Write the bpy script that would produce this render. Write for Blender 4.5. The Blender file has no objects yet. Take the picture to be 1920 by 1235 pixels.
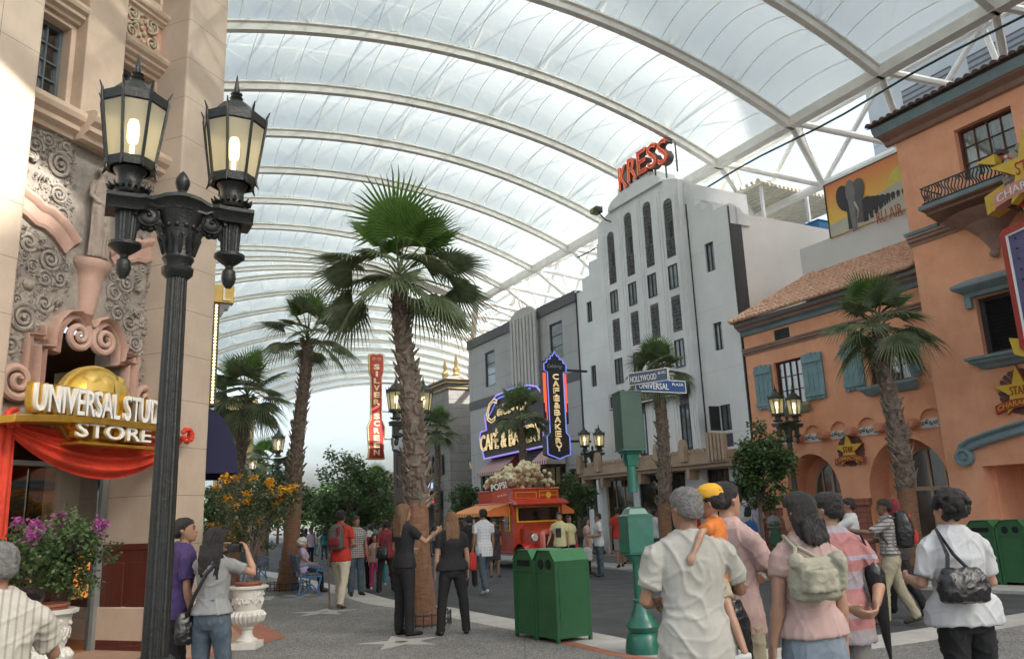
import bpy, bmesh, math, random
import numpy as np
from mathutils import Vector, Matrix, noise
R = math.radians
random.seed(7)
scene = bpy.context.scene
COL = scene.collection
# ---------------------------------------------------------------- camera
F_PX, PITCH, ROLL, CX, CY, EYE = 1500.0, R(13.0), R(2.2), 960.0, 617.5, 1.55
fw = np.array([0, math.cos(PITCH), math.sin(PITCH)])
u0 = np.array([0, -math.sin(PITCH), math.cos(PITCH)])
r0 = np.array([1.0, 0, 0])
rt = math.cos(ROLL) * r0 - math.sin(ROLL) * u0
up = math.cos(ROLL) * u0 + math.sin(ROLL) * r0
CAMP = np.array([0, 0, EYE])
cam_data = bpy.data.cameras.new("camera")
cam = bpy.data.objects.new("camera", cam_data)
COL.objects.link(cam)
cam.matrix_world = Matrix(((rt[0], up[0], -fw[0], 0), (rt[1], up[1], -fw[1], 0), (rt[2], up[2], -fw[2], EYE), (0, 0, 0, 1)))
cam_data.sensor_width = 36.0
cam_data.lens = 36.0 * F_PX / 1920.0
cam_data.clip_start = 0.05
cam_data.clip_end = 4000
scene.camera = cam
# ---------------------------------------------------------------- daylight
SUN_EL, SUN_AZ = R(33), R(114.5)
world = bpy.data.worlds.new("World"); scene.world = world
world.use_nodes = True
wn = world.node_tree.nodes; wl = world.node_tree.links
sky = wn.new("ShaderNodeTexSky"); sky.sky_type = 'NISHITA'; sky.sun_disc = False
sky.sun_elevation = SUN_EL; sky.sun_rotation = SUN_AZ
sky.air_density = 1.0; sky.dust_density = 7.0; sky.ozone_density = 0.6
hs_ = wn.new("ShaderNodeHueSaturation"); hs_.inputs['Saturation'].default_value = .62; hs_.inputs['Value'].default_value = .88; wl.new(sky.outputs[0], hs_.inputs['Color'])
# thin high cloud
wtc = wn.new("ShaderNodeTexCoord"); wmp = wn.new("ShaderNodeMapping"); wmp.inputs['Scale'].default_value = (1.6, 1.6, 4.0); wl.new(wtc.outputs['Generated'], wmp.inputs[0])
wno = wn.new("ShaderNodeTexNoise"); wno.inputs['Scale'].default_value = 1.5; wno.inputs['Detail'].default_value = 7; wno.inputs['Roughness'].default_value = .6; wl.new(wmp.outputs[0], wno.inputs[0])
wmr = wn.new("ShaderNodeMapRange"); wmr.inputs[1].default_value = .42; wmr.inputs[2].default_value = .68; wmr.inputs[3].default_value = .12; wmr.inputs[4].default_value = .8; wl.new(wno.outputs[0], wmr.inputs[0])
wmx = wn.new("ShaderNodeMix"); wmx.data_type = 'RGBA'; wl.new(wmr.outputs[0], wmx.inputs[0]); wl.new(hs_.outputs[0], wmx.inputs[6]); wmx.inputs[7].default_value = (2.0, 2.3, 2.4, 1)
wl.new(wmx.outputs[2], wn["Background"].inputs[0])
wn["Background"].inputs[1].default_value = 0.15
sl = bpy.data.lights.new("sun", 'SUN'); sl.energy = 2.8; sl.angle = R(0.5); sl.color = (1.0, 0.94, 0.85)
sun = bpy.data.objects.new("sun", sl); COL.objects.link(sun)
sdir = Vector((math.sin(SUN_AZ) * math.cos(SUN_EL), math.cos(SUN_AZ) * math.cos(SUN_EL), math.sin(SUN_EL)))
sun.rotation_euler = sdir.to_track_quat('Z', 'Y').to_euler()
scene.view_settings.view_transform = 'Standard'
scene.view_settings.look = 'None'
scene.view_settings.exposure = 1.85
scene.view_settings.gamma = 1.0
scene.render.engine = 'CYCLES'
scene.cycles.transparent_max_bounces = 24
scene.cycles.max_bounces = 8
# ---------------------------------------------------------------- surveying helpers
def ray(x, y):
    return fw + rt * (x - CX) / F_PX - up * (y - CY) / F_PX
def G(x, y, z=0.0):
    d = ray(x, y); t = (z - EYE) / d[2]
    return CAMP + t * d
def hitp(x, y, n, k):
    d = ray(x, y); t = (k - CAMP @ n) / (d @ n)
    return CAMP + t * d
def at_depth(x, y, dist):
    """point seen at x,y at a horizontal distance dist from the viewer"""
    d = ray(x, y); return CAMP + d * (dist / math.hypot(d[0], d[1]))
class Frame:
    """a facade plane: local x along the facade (rightwards), local y into the building, z up"""
    def __init__(s, xdir_deg, point):
        a = R(xdir_deg); s.X = np.array([math.sin(a), math.cos(a), 0.0])
        s.Y = np.array([-s.X[1], s.X[0], 0.0]); s.k = float(np.dot(point, s.Y)); s.O = s.Y * s.k
        s.rot = math.atan2(s.X[1], s.X[0])
    def uz(s, x, y, w=0.0):
        P = hitp(x, y, s.Y, s.k - w); return float(P @ s.X), float(P[2])
    def place(s, o, u=0.0, w=0.0, z=0.0):
        P = s.O + s.X * u - s.Y * w; o.location = (P[0], P[1], z); o.rotation_euler = (0, 0, s.rot); return o
    def W(s, u, w, z):
        P = s.O + s.X * u - s.Y * w; return Vector((P[0], P[1], z))
# ---------------------------------------------------------------- object helpers
def tag(o, label=None, cat=None, group=None, kind=None):
    if label: o['label'] = label
    if cat: o['category'] = cat
    if group: o['group'] = group
    if kind: o['kind'] = kind
    return o
def empty(name, loc=(0, 0, 0), rz=0.0, label=None, cat=None, group=None, kind=None):
    o = bpy.data.objects.new(name, None); COL.objects.link(o); o.empty_display_size = 0.2
    o.location = loc; o.rotation_euler = (0, 0, rz)
    return tag(o, label, cat, group, kind)
def copy_tree(o, parent=None):
    c = o.copy(); COL.objects.link(c); c.parent = parent
    if parent is not None: c.matrix_parent_inverse = o.matrix_parent_inverse
    for ch in o.children: copy_tree(ch, c)
    return c
class MB:
    """collects shapes, then becomes one mesh object"""
    def __init__(s): s.v = []; s.f = []; s.m = []; s.mi = 0
    def add(s, vs, fs):
        b = len(s.v); s.v.extend([tuple(map(float, p)) for p in vs])
        for f in fs: s.f.append(tuple(b + i for i in f)); s.m.append(s.mi)
        return s
    def box(s, x0, x1, y0, y1, z0, z1):
        if x0 > x1: x0, x1 = x1, x0
        if y0 > y1: y0, y1 = y1, y0
        if z0 > z1: z0, z1 = z1, z0
        return s.add([(x0, y0, z0), (x1, y0, z0), (x1, y1, z0), (x0, y1, z0), (x0, y0, z1), (x1, y0, z1), (x1, y1, z1), (x0, y1, z1)],
                     [(0, 3, 2, 1), (4, 5, 6, 7), (0, 1, 5, 4), (1, 2, 6, 5), (2, 3, 7, 6), (3, 0, 4, 7)])
    def obox(s, c, ax, ay, az, hx, hy, hz):
        c = Vector(c); ax = Vector(ax); ay = Vector(ay); az = Vector(az); vs = []
        for k in (-1, 1):
            for a, b in ((-1, -1), (1, -1), (1, 1), (-1, 1)): vs.append(c + ax * hx * a + ay * hy * b + az * hz * k)
        return s.add(vs, [(0, 3, 2, 1), (4, 5, 6, 7), (0, 1, 5, 4), (1, 2, 6, 5), (2, 3, 7, 6), (3, 0, 4, 7)])
    def prism(s, poly, w0, w1):
        """poly in facade plane (u,z); extruded along local y from w0 to w1"""
        n = len(poly)
        a = sum(poly[i][0] * poly[(i + 1) % n][1] - poly[(i + 1) % n][0] * poly[i][1] for i in range(n))
        if a < 0: poly = poly[::-1]
        if w0 > w1: w0, w1 = w1, w0
        vs = [(p[0], w0, p[1]) for p in poly] + [(p[0], w1, p[1]) for p in poly]
        fs = [tuple(range(n)), tuple(range(2 * n - 1, n - 1, -1))] + [(i, i + n, (i + 1) % n + n, (i + 1) % n) for i in range(n)]
        return s.add(vs, fs)
    def zprism(s, poly, z0, z1):
        n = len(poly)
        a = sum(poly[i][0] * poly[(i + 1) % n][1] - poly[(i + 1) % n][0] * poly[i][1] for i in range(n))
        if a < 0: poly = poly[::-1]
        vs = [(p[0], p[1], z0) for p in poly] + [(p[0], p[1], z1) for p in poly]
        return s.add(vs, [tuple(range(n - 1, -1, -1)), tuple(range(n, 2 * n))] + [(i, (i + 1) % n, (i + 1) % n + n, i + n) for i in range(n)])
    def profile(s, prof, x0, x1):
        """moulding: profile in (y,z), swept along x"""
        n = len(prof)
        vs = [(x0, p[0], p[1]) for p in prof] + [(x1, p[0], p[1]) for p in prof]
        return s.add(vs, [tuple(range(n)), tuple(range(2 * n - 1, n - 1, -1))] + [(i, i + n, (i + 1) % n + n, (i + 1) % n) for i in range(n)])
    def rings(s, rings, cap=True, closed=True):
        n = len(rings[0]); vs = [p for r_ in rings for p in r_]; fs = []
        for i in range(len(rings) - 1):
            for j in range(n if closed else n - 1):
                a = i * n + j; b = i * n + (j + 1) % n; fs.append((a, b, b + n, a + n))
        if cap: fs.append(tuple(range(n - 1, -1, -1))); fs.append(tuple((len(rings) - 1) * n + j for j in range(n)))
        return s.add(vs, fs)
    def lathe(s, prof, c=(0, 0, 0), n=20, cap=True, sx=1, sy=1, ph=0):
        """profile of (radius, z)"""
        return s.rings([[(c[0] + r_ * sx * math.cos(2 * math.pi * k / n + ph), c[1] + r_ * sy * math.sin(2 * math.pi * k / n + ph), c[2] + z) for k in range(n)] for r_, z in prof], cap)
    def tube(s, pts, r_, n=8, cap=True):
        pts = [Vector(p) for p in pts]
        rs = r_ if isinstance(r_, (list, tuple)) else [r_] * len(pts)
        rings = []; prev = None
        for i, p in enumerate(pts):
            a = pts[max(0, i - 1)]; b = pts[min(len(pts) - 1, i + 1)]; t = (b - a)
            if t.length < 1e-9: t = Vector((0, 0, 1))
            t.normalize()
            if prev is None:
                q = Vector((0, 0, 1)) if abs(t.z) < 0.9 else Vector((1, 0, 0)); nx = q.cross(t).normalized()
            else:
                nx = prev - t * prev.dot(t)
                nx = nx.normalized() if nx.length > 1e-6 else Vector((1, 0, 0)).cross(t).normalized()
            prev = nx; ny = t.cross(nx)
            rings.append([p + (nx * math.cos(2 * math.pi * k / n) + ny * math.sin(2 * math.pi * k / n)) * rs[i] for k in range(n)])
        return s.rings(rings, cap)
    def ball(s, c, r_, n=10, m=7, sx=1, sy=1, sz=1):
        prof = [(max(1e-4, math.sin(math.pi * i / m)) * r_, -math.cos(math.pi * i / m) * r_ * sz) for i in range(m + 1)]
        return s.lathe(prof, c, n, True, sx, sy)
    def build(s, name, mats, parent=None, smooth=False, loc=None, rot=None, bevel=0):
        me = bpy.data.meshes.new(name); me.from_pydata(s.v, [], s.f)
        if not isinstance(mats, (list, tuple)): mats = [mats]
        for m in mats: me.materials.append(m)
        if len(mats) > 1: me.polygons.foreach_set('material_index', s.m)
        me.validate(); me.update()
        if smooth:
            me.polygons.foreach_set('use_smooth', [True] * len(me.polygons))
            if smooth != 'all':
                try: me.set_sharp_from_angle(angle=R(38))
                except Exception: pass
        o = bpy.data.objects.new(name, me); COL.objects.link(o)
        if parent is not None: o.parent = parent
        if loc is not None: o.location = loc
        if rot is not None: o.rotation_euler = rot
        if bevel:
            b = o.modifiers.new('bevel', 'BEVEL'); b.width = bevel; b.segments = 2; b.limit_method = 'ANGLE'; b.angle_limit = R(40)
        return o
def baked(o):
    """apply the object's modifiers"""
    dg = bpy.context.evaluated_depsgraph_get(); dg.update()
    me = bpy.data.meshes.new_from_object(o.evaluated_get(dg)); o.modifiers.clear(); o.data = me
    return o
def text_part(txt, size, ext, mat, parent, name='lettering', loc=(0, 0, 0), rot=(R(90), 0, 0), bold=0.0, align='CENTER', xs=1.0, shear=0.0, bev=0.0, spacing=1.0, fit=None, curve=None):
    cu = bpy.data.curves.new(name, 'FONT'); cu.body = txt; cu.size = size; cu.extrude = ext; cu.offset = bold
    cu.align_x = align; cu.align_y = 'CENTER'; cu.shear = shear; cu.space_character = spacing; cu.resolution_u = 3
    if bev: cu.bevel_depth = bev
    tmp = bpy.data.objects.new(name, cu); COL.objects.link(tmp)
    bpy.context.view_layer.update()
    dg = bpy.context.evaluated_depsgraph_get(); me = bpy.data.meshes.new_from_object(tmp.evaluated_get(dg))
    bpy.data.objects.remove(tmp)
    n = len(me.vertices); co = np.empty(n * 3); me.vertices.foreach_get('co', co); co = co.reshape(-1, 3)
    co[:, 0] *= xs
    if fit and n:
        w, h = fit; lo = co.min(0); hi = co.max(0)
        co[:, 0] = (co[:, 0] - (lo[0] + hi[0]) / 2) * (w / max(1e-6, hi[0] - lo[0]))
        co[:, 1] = (co[:, 1] - (lo[1] + hi[1]) / 2) * (h / max(1e-6, hi[1] - lo[1]))
    if curve: co[:, 1] += curve(co[:, 0])
    me.vertices.foreach_set('co', co.ravel()); me.update(); me.name = name
    me.materials.clear(); me.materials.append(mat)
    o = bpy.data.objects.new(name, me); COL.objects.link(o); o.parent = parent; o.location = loc; o.rotation_euler = rot
    return o
# ---------------------------------------------------------------- materials
MATS = {}
def M(name, col=(.5, .5, .5), rough=.7, var=.12, scale=3.0, bump=0.0, bscale=40.0, metal=0.0, spec=.5, col2=None, mix=.5, coat=0.0, stretch=None, emit=0.0, ecol=None, sss=0.0, trans=0.0, alpha=1.0, stain=0.0):
    if name in MATS: return MATS[name]
    m = bpy.data.materials.new(name); m.use_nodes = True; nt = m.node_tree; N = nt.nodes; L = nt.links
    b = N['Principled BSDF']; b.inputs['Roughness'].default_value = rough; b.inputs['Metallic'].default_value = metal
    b.inputs['Specular IOR Level'].default_value = spec; b.inputs['Coat Weight'].default_value = coat
    if sss: b.inputs['Subsurface Weight'].default_value = sss; b.inputs['Subsurface Scale'].default_value = 0.02
    if alpha < 1: b.inputs['Alpha'].default_value = alpha
    tc = N.new('ShaderNodeTexCoord'); vec = tc.outputs['Object']
    if stretch:
        mp = N.new('ShaderNodeMapping'); mp.inputs['Scale'].default_value = stretch; L.new(vec, mp.inputs[0]); vec = mp.outputs[0]
    n1 = N.new('ShaderNodeTexNoise'); n1.inputs['Scale'].default_value = scale; n1.inputs['Detail'].default_value = 6; n1.inputs['Roughness'].default_value = .65
    L.new(vec, n1.inputs['Vector'])
    cr = N.new('ShaderNodeValToRGB'); c2 = col2 or tuple(min(1, c * (1 + var)) for c in col)
    c1 = col if col2 else tuple(c * (1 - var) for c in col)
    cr.color_ramp.elements[0].position = .5 - mix * .5 + .1; cr.color_ramp.elements[1].position = .5 + mix * .5 - .1
    cr.color_ramp.elements[0].color = (*c1, 1); cr.color_ramp.elements[1].color = (*c2, 1)
    L.new(n1.outputs[0], cr.inputs[0]); out = cr.outputs[0]
    if stain:
        n3 = N.new('ShaderNodeTexNoise'); n3.inputs['Scale'].default_value = scale * .23; n3.inputs['Detail'].default_value = 8; n3.inputs['Roughness'].default_value = .75
        mp3 = N.new('ShaderNodeMapping'); mp3.inputs['Scale'].default_value = (1.0, 1.0, .35); L.new(tc.outputs['Object'], mp3.inputs[0]); L.new(mp3.outputs[0], n3.inputs['Vector'])
        r3 = N.new('ShaderNodeMapRange'); r3.inputs[1].default_value = .35; r3.inputs[2].default_value = .75; r3.inputs[3].default_value = 1 + stain * .4; r3.inputs[4].default_value = 1 - stain
        L.new(n3.outputs[0], r3.inputs[0]); mm = N.new('ShaderNodeMix'); mm.data_type = 'RGBA'; mm.blend_type = 'MULTIPLY'; mm.inputs[0].default_value = 1
        L.new(out, mm.inputs[6]); L.new(r3.outputs[0], mm.inputs[7]); out = mm.outputs[2]
    L.new(out, b.inputs['Base Color'])
    if bump:
        n2 = N.new('ShaderNodeTexNoise'); n2.inputs['Scale'].default_value = bscale; n2.inputs['Detail'].default_value = 5
        L.new(vec, n2.inputs['Vector']); bp = N.new('ShaderNodeBump'); bp.inputs['Strength'].default_value = bump; bp.inputs['Distance'].default_value = .02
        L.new(n2.outputs[0], bp.inputs['Height']); L.new(bp.outputs[0], b.inputs['Normal'])
    if emit:
        b.inputs['Emission Color'].default_value = (*(ecol or col), 1); b.inputs['Emission Strength'].default_value = emit
    MATS[name] = m; m['out'] = 1
    return m
def base_link(m):
    """node socket that feeds the base colour"""
    b = m.node_tree.nodes['Principled BSDF']; return b, b.inputs['Base Color'].links[0].from_socket
def add_lines(m, axis, period, width, dark, bumpy=True, axis2=None, period2=None, brick=False, off=(0, 0, 0)):
    """joint lines: multiplies the colour by dark where frac(coord/period) < width"""
    nt = m.node_tree; N = nt.nodes; L = nt.links; b, src = base_link(m)
    tc = N.new('ShaderNodeTexCoord'); sp = N.new('ShaderNodeSeparateXYZ'); L.new(tc.outputs['Object'], sp.inputs[0])
    def math_(op, a, v=None):
        n = N.new('ShaderNodeMath'); n.operation = op
        if hasattr(a, 'links'): L.new(a, n.inputs[0])
        else: n.inputs[0].default_value = a
        if v is not None:
            if hasattr(v, 'links'): L.new(v, n.inputs[1])
            else: n.inputs[1].default_value = v
        return n.outputs[0]
    def line(ax, per, wd, o, shift=None):
        c = math_('ADD', sp.outputs[ax], o + 1000 * per)
        if shift is not None: c = math_('ADD', c, shift)
        fr = math_('FRACT', math_('DIVIDE', c, per))
        return math_('LESS_THAN', fr, wd / per)
    l1 = line(axis, period, width, off[axis])
    if axis2 is not None:
        shift = None
        if brick:
            row = math_('FLOOR', math_('DIVIDE', math_('ADD', sp.outputs[axis], off[axis] + 1000 * period), period))
            shift = math_('MULTIPLY', math_('MODULO', row, 2.0), period2 * .5)
        l1 = math_('MAXIMUM', l1, line(axis2, period2, width, off[axis2], shift))
    mx = N.new('ShaderNodeMix'); mx.data_type = 'RGBA'; mx.blend_type = 'MULTIPLY'; L.new(l1, mx.inputs[0]); L.new(src, mx.inputs[6]); mx.inputs[7].default_value = (dark, dark, dark, 1)
    L.new(mx.outputs[2], b.inputs['Base Color'])
    if bumpy:
        bp = N.new('ShaderNodeBump'); bp.inputs['Strength'].default_value = .6; bp.inputs['Distance'].default_value = .01; bp.invert = True
        L.new(l1, bp.inputs['Height'])
        if b.inputs['Normal'].links: L.new(b.inputs['Normal'].links[0].from_socket, bp.inputs['Normal'])
        L.new(bp.outputs[0], b.inputs['Normal'])
    return m
def M_stripe(name, c1, c2, axis=2, period=.1, duty=.5, rough=.8, c3=None, axis3=0, period3=.08, duty3=.2, bump=.15):
    """woven or printed stripes (and a second set for checks)"""
    if name in MATS: return MATS[name]
    m = M(name, c1, rough, .06, 12, bump, 60); nt = m.node_tree; N = nt.nodes; L = nt.links
    for (c, ax, per, du) in ((c2, axis, period, duty),) + (((c3, axis3, period3, duty3),) if c3 else ()):
        b, src = base_link(m)
        tc = N.new('ShaderNodeTexCoord'); sp = N.new('ShaderNodeSeparateXYZ'); L.new(tc.outputs['Object'], sp.inputs[0])
        d = N.new('ShaderNodeMath'); d.operation = 'DIVIDE'; L.new(sp.outputs[ax], d.inputs[0]); d.inputs[1].default_value = per
        a = N.new('ShaderNodeMath'); a.operation = 'ADD'; L.new(d.outputs[0], a.inputs[0]); a.inputs[1].default_value = 500
        f = N.new('ShaderNodeMath'); f.operation = 'FRACT'; L.new(a.outputs[0], f.inputs[0])
        l = N.new('ShaderNodeMath'); l.operation = 'LESS_THAN'; L.new(f.outputs[0], l.inputs[0]); l.inputs[1].default_value = du
        mx = N.new('ShaderNodeMix'); mx.data_type = 'RGBA'; L.new(l.outputs[0], mx.inputs[0]); L.new(src, mx.inputs[6]); mx.inputs[7].default_value = (*c, 1)
        L.new(mx.outputs[2], b.inputs['Base Color'])
    return m
def M_glass(name, col=(.03, .035, .04), rough=.04):
    if name in MATS: return MATS[name]
    m = M(name, col, rough, .4, 1.2, 0, 40, 0, .8, coat=.3); return m
def M_emit(name, col, s):
    if name in MATS: return MATS[name]
    m = bpy.data.materials.new(name); m.use_nodes = True; b = m.node_tree.nodes['Principled BSDF']
    b.inputs['Base Color'].default_value = (*col, 1); b.inputs['Emission Color'].default_value = (*col, 1); b.inputs['Emission Strength'].default_value = s
    MATS[name] = m; return m
def M_clear(name, tint=(.9, .92, .92), mixf=.25, rough=.03):
    """pane one can see through: transparent with a glossy coat"""
    if name in MATS: return MATS[name]
    m = bpy.data.materials.new(name); m.use_nodes = True; nt = m.node_tree; N = nt.nodes; L = nt.links; N.remove(N['Principled BSDF'])
    t = N.new('ShaderNodeBsdfTransparent'); t.inputs[0].default_value = (*tint, 1); g = N.new('ShaderNodeBsdfGlossy'); g.inputs['Roughness'].default_value = rough
    fr = N.new('ShaderNodeFresnel'); fr.inputs[0].default_value = 1.45; ad = N.new('ShaderNodeMath'); ad.operation = 'MULTIPLY_ADD'; ad.inputs[1].default_value = 1.0; ad.inputs[2].default_value = mixf * .2
    L.new(fr.outputs[0], ad.inputs[0]); mx = N.new('ShaderNodeMixShader'); L.new(ad.outputs[0], mx.inputs[0]); L.new(t.outputs[0], mx.inputs[1]); L.new(g.outputs[0], mx.inputs[2])
    L.new(mx.outputs[0], N['Material Output'].inputs[0]); MATS[name] = m; return m
def M_leaf(name, col, col2, tr=.35, rough=.45, scale=4.0):
    if name in MATS: return MATS[name]
    m = M(name, col, rough, .3, scale, col2=col2, spec=.35); nt = m.node_tree; N = nt.nodes; L = nt.links; b, src = base_link(m)
    t = N.new('ShaderNodeBsdfTranslucent'); L.new(src, t.inputs[0]); mx = N.new('ShaderNodeMixShader'); mx.inputs[0].default_value = tr
    L.new(b.outputs[0], mx.inputs[1]); L.new(t.outputs[0], mx.inputs[2]); L.new(mx.outputs[0], N['Material Output'].inputs[0]); return m
# street axes: T runs away down the boulevard, S runs across it to the right
TD = np.array([math.sin(R(-28.6)), math.cos(R(-28.6)), 0.0]); SD = np.array([math.cos(R(-28.6)), -math.sin(R(-28.6)), 0.0])
def ST(s, t, z=0.0):
    P = SD * s + TD * t; return Vector((P[0], P[1], z))
FR = Frame(-28.6 + 180, (6.75, 25.5, 0))          # right-hand row of facades, x = -t
FS = Frame(20.5, (-5.723, 11.435, 0))             # store entrance facade
# ================================================================ ground
m_asphalt = M('asphalt', (.062, .065, .070), .85, .25, 2.0, .5, 160, stain=.42)
m_far = M('far_ground', (.09, .09, .085), .95, .2, .2)
def aggregate():
    m = M('aggregate', (.19, .19, .185), .85, .1, 1.5, .3, 220, stain=.38); nt = m.node_tree; N = nt.nodes; L = nt.links; b, src = base_link(m)
    tc = N.new('ShaderNodeTexCoord'); v = N.new('ShaderNodeTexVoronoi'); v.inputs['Scale'].default_value = 85; L.new(tc.outputs['Object'], v.inputs['Vector'])
    sp = N.new('ShaderNodeSeparateXYZ'); L.new(v.outputs['Color'], sp.inputs[0])
    cr = N.new('ShaderNodeValToRGB'); e = cr.color_ramp.elements; e[0].color = (.5, .5, .5, 1); e[1].color = (1.75, 1.72, 1.65, 1); e[0].position = .25; e[1].position = .95
    L.new(sp.outputs[0], cr.inputs[0]); mx = N.new('ShaderNodeMix'); mx.data_type = 'RGBA'; mx.blend_type = 'MULTIPLY'; mx.inputs[0].default_value = 1
    L.new(src, mx.inputs[6]); L.new(cr.outputs[0], mx.inputs[7]); L.new(mx.outputs[2], b.inputs['Base Color'])
    # saw cut joints, wide squares
    return m
m_agg = add_lines(aggregate(), 0, 3.1, .012, .6, True, 1, 3.1)
m_kerb = M('kerb_stone', (.42, .41, .38), .8, .12, 4, .2, 90, stain=.2)
m_salmon = add_lines(M('salmon_paving', (.42, .27, .185), .75, .1, 3, .15, 80, stain=.15), 0, 1.3, .01, .6, True, 1, 1.3)
m_terra = M('terracotta_band', (.36, .13, .075), .75, .15, 5, .15, 80, stain=.15)
m_emb = M('bronze_inlay', (.16, .12, .07), .5, .2, 20)
m_star = M('star_inlay', (.40, .39, .37), .6, .08, 6)
gr = MB(); gr.add([(-1500, -1500, -.12), (1500, -1500, -.12), (1500, 1500, -.12), (-1500, 1500, -.12)], [(0, 1, 2, 3)])
tag(gr.build('ground', m_far), kind='structure')
RZ = -.05
rd = MB(); q = [ST(-25, 3), ST(30, 3), ST(30, 140), ST(-25, 140)]
rd.add([(p.x, p.y, RZ) for p in q], [(0, 1, 2, 3)]); tag(rd.build('road', m_asphalt), kind='structure')
# near pavement: outer edge as surveyed, from the far left round the corner to the right
edge = [(474, 1067), (523, 1073), (620, 1094), (684, 1109), (745, 1127), (839, 1136), (878, 1144), (964, 1160), (1060, 1176), (1127, 1187), (1185, 1199), (1240, 1211), (1300, 1218), (1370, 1220), (1459, 1214), (1508, 1208), (1617, 1194), (1744, 1175), (1820, 1163), (1920, 1148)]
E = [G(x, y)[:2] for x, y in edge]
E = [E[0] + (E[0] - E[1]) * 6] + E + [E[-1] + (E[-1] - E[-2]) * 6]
def smooth_line(P, it=2):
    P = [np.array(p[:2]) for p in P]
    for _ in range(it):
        Q = [P[0]]
        for a, b in zip(P[:-1], P[1:]): Q += [a * .75 + b * .25, a * .25 + b * .75]
        P = Q + [P[-1]]
    return P
def offset_line(P, d):
    out = []
    for i, p in enumerate(P):
        a = P[max(0, i - 1)]; b = P[min(len(P) - 1, i + 1)]; t = (b - a) / (np.linalg.norm(b - a) + 1e-9)
        out.append(p + np.array([t[1], -t[0]]) * d)
    return out
E = smooth_line(E, 2)
def strip(name, A, B, z0, z1, mat, skirt=True):
    m = MB(); n = len(A)
    vs = [(*p, z1) for p in A] + [(*p, z1) for p in B]; fs = [(i, i + n, i + n + 1, i + 1) for i in range(n - 1)]
    if skirt:
        vs += [(*p, z0) for p in A]; fs += [(i, i + 1, i + 1 + 2 * n, i + 2 * n) for i in range(n - 1)]
    m.add(vs, fs); return tag(m.build(name, mat), kind='structure')
KW = .62
En = offset_line(E, KW)      # inner side of the kerb band (towards the viewer)
strip('kerb', E, En, -.12, .0, m_kerb)
pv = MB(); inner = [tuple(p) for p in En]
poly = [(*p, -.001) for p in inner] + [(16.5, -8, -.001), (-30, -8, -.001), (-42, 60, -.001)]
pv.add(poly, [tuple(range(len(poly) - 1, -1, -1))]); tag(pv.build('pavement', m_agg), kind='structure')
# red band inside the kerb on the corner
i0 = next(i for i, p in enumerate(En) if p[1] < G(1105, 1183)[1]); i1 = next(i for i, p in enumerate(En) if p[0] > G(1262, 1222)[0])
seg = En[i0:i1]
strip('red_band', offset_line(seg, .02), offset_line(seg, .17), 0, .003, m_terra, False)
# far pavement
fe = [(900, 1046), (1000, 1053), (1132, 1061), (1209, 1070), (1384, 1079), (1500, 1087), (1640, 1095), (1742, 1100), (1920, 1108)]
Fe = [G(x, y)[:2] for x, y in fe]; Fe = [ST(15.2, 60)[:2], ST(14.8, 42)[:2]] + Fe[1:] + [Fe[-1] + (Fe[-1] - Fe[-2]) * 6]
Fe = smooth_line(Fe, 2); Fi = offset_line(Fe, -1.1)
if np.dot(Fi[5] - Fe[5], SD[:2]) < 0: Fi = offset_line(Fe, 1.1)
strip('kerb', Fe, Fi, -.12, .0, m_kerb)
m_pave2 = add_lines(M('far_paving', (.16, .155, .15), .85, .12, 2, .2, 90, stain=.25), 0, 1.5, .012, .6, True, 1, 1.5)
pv = MB(); poly = [(*p, -.001) for p in Fi] + [(*ST(30, -16)[:2], -.001), (*ST(30, 60)[:2], -.001)]
pv.add(poly, [tuple(range(len(poly)))]); tag(pv.build('pavement', m_pave2), kind='structure')
# salmon band of paving along the far facades
pb = MB(); a, b, c, d = ST(16.9, 3), ST(18.2, 3), ST(18.2, 38), ST(16.9, 38)
pb.add([(p.x, p.y, .004) for p in (a, b, c, d)], [(0, 1, 2, 3)]); tag(pb.build('paving_band', m_salmon), kind='structure')
# salmon paving with terracotta border at the store door
def flat(name, pts, z, mat):
    m = MB(); n = len(pts); a = sum(pts[i][0] * pts[(i + 1) % n][1] - pts[(i + 1) % n][0] * pts[i][1] for i in range(n))
    if a < 0: pts = pts[::-1]
    m.add([(p[0], p[1], z) for p in pts], [tuple(range(n))]); return tag(m.build(name, mat), kind='structure')
A0, A1, A2 = G(430, 1138), G(538, 1194), G(330, 1248)
far_l = FS.W(9.0, 1.0, 0); near_l = FS.W(2.0, 1.0, 0)
flat('paving_band', [tuple(A1)[:2], tuple(A0)[:2], tuple(FS.W(11.5, -1, 0))[:2], tuple(FS.W(2, 0.0, 0))[:2], (-5.2, 4.0), tuple(A2)[:2]], .003, m_terra)
ins = lambda p, c, k: (p[0] + (c[0] - p[0]) * k, p[1] + (c[1] - p[1]) * k)
cc = (-5.3, 10.3)
flat('paving_inset', [ins(A1, cc, .22), ins(A0, cc, .14), ins(FS.W(11.3, -.8, 0), cc, .03), tuple(FS.W(2.3, 0.05, 0))[:2], (-5.3, 4.4), ins(A2, cc, .17)], .007, m_salmon)
def star_poly(c, r_, rot=0, k=.382, n=5):
    return [(c[0] + (r_ if i % 2 == 0 else r_ * k) * math.sin(rot + math.pi * i / n), c[1] + (r_ if i % 2 == 0 else r_ * k) * math.cos(rot + math.pi * i / n)) for i in range(2 * n)]
for k, (x, y, r_) in enumerate(((752, 1203, .62), (606, 1147, .62), (495, 1121, .6), (560, 1116, .6))):
    c = G(x, y); flat('pavement_star', star_poly(c, r_, R(-20 + 13 * k)), .004, m_star); flat('star_emblem', [(c[0] + .085 * math.cos(a), c[1] + .085 * math.sin(a)) for a in [i * math.pi / 9 for i in range(18)]], .008, m_emb)
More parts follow.
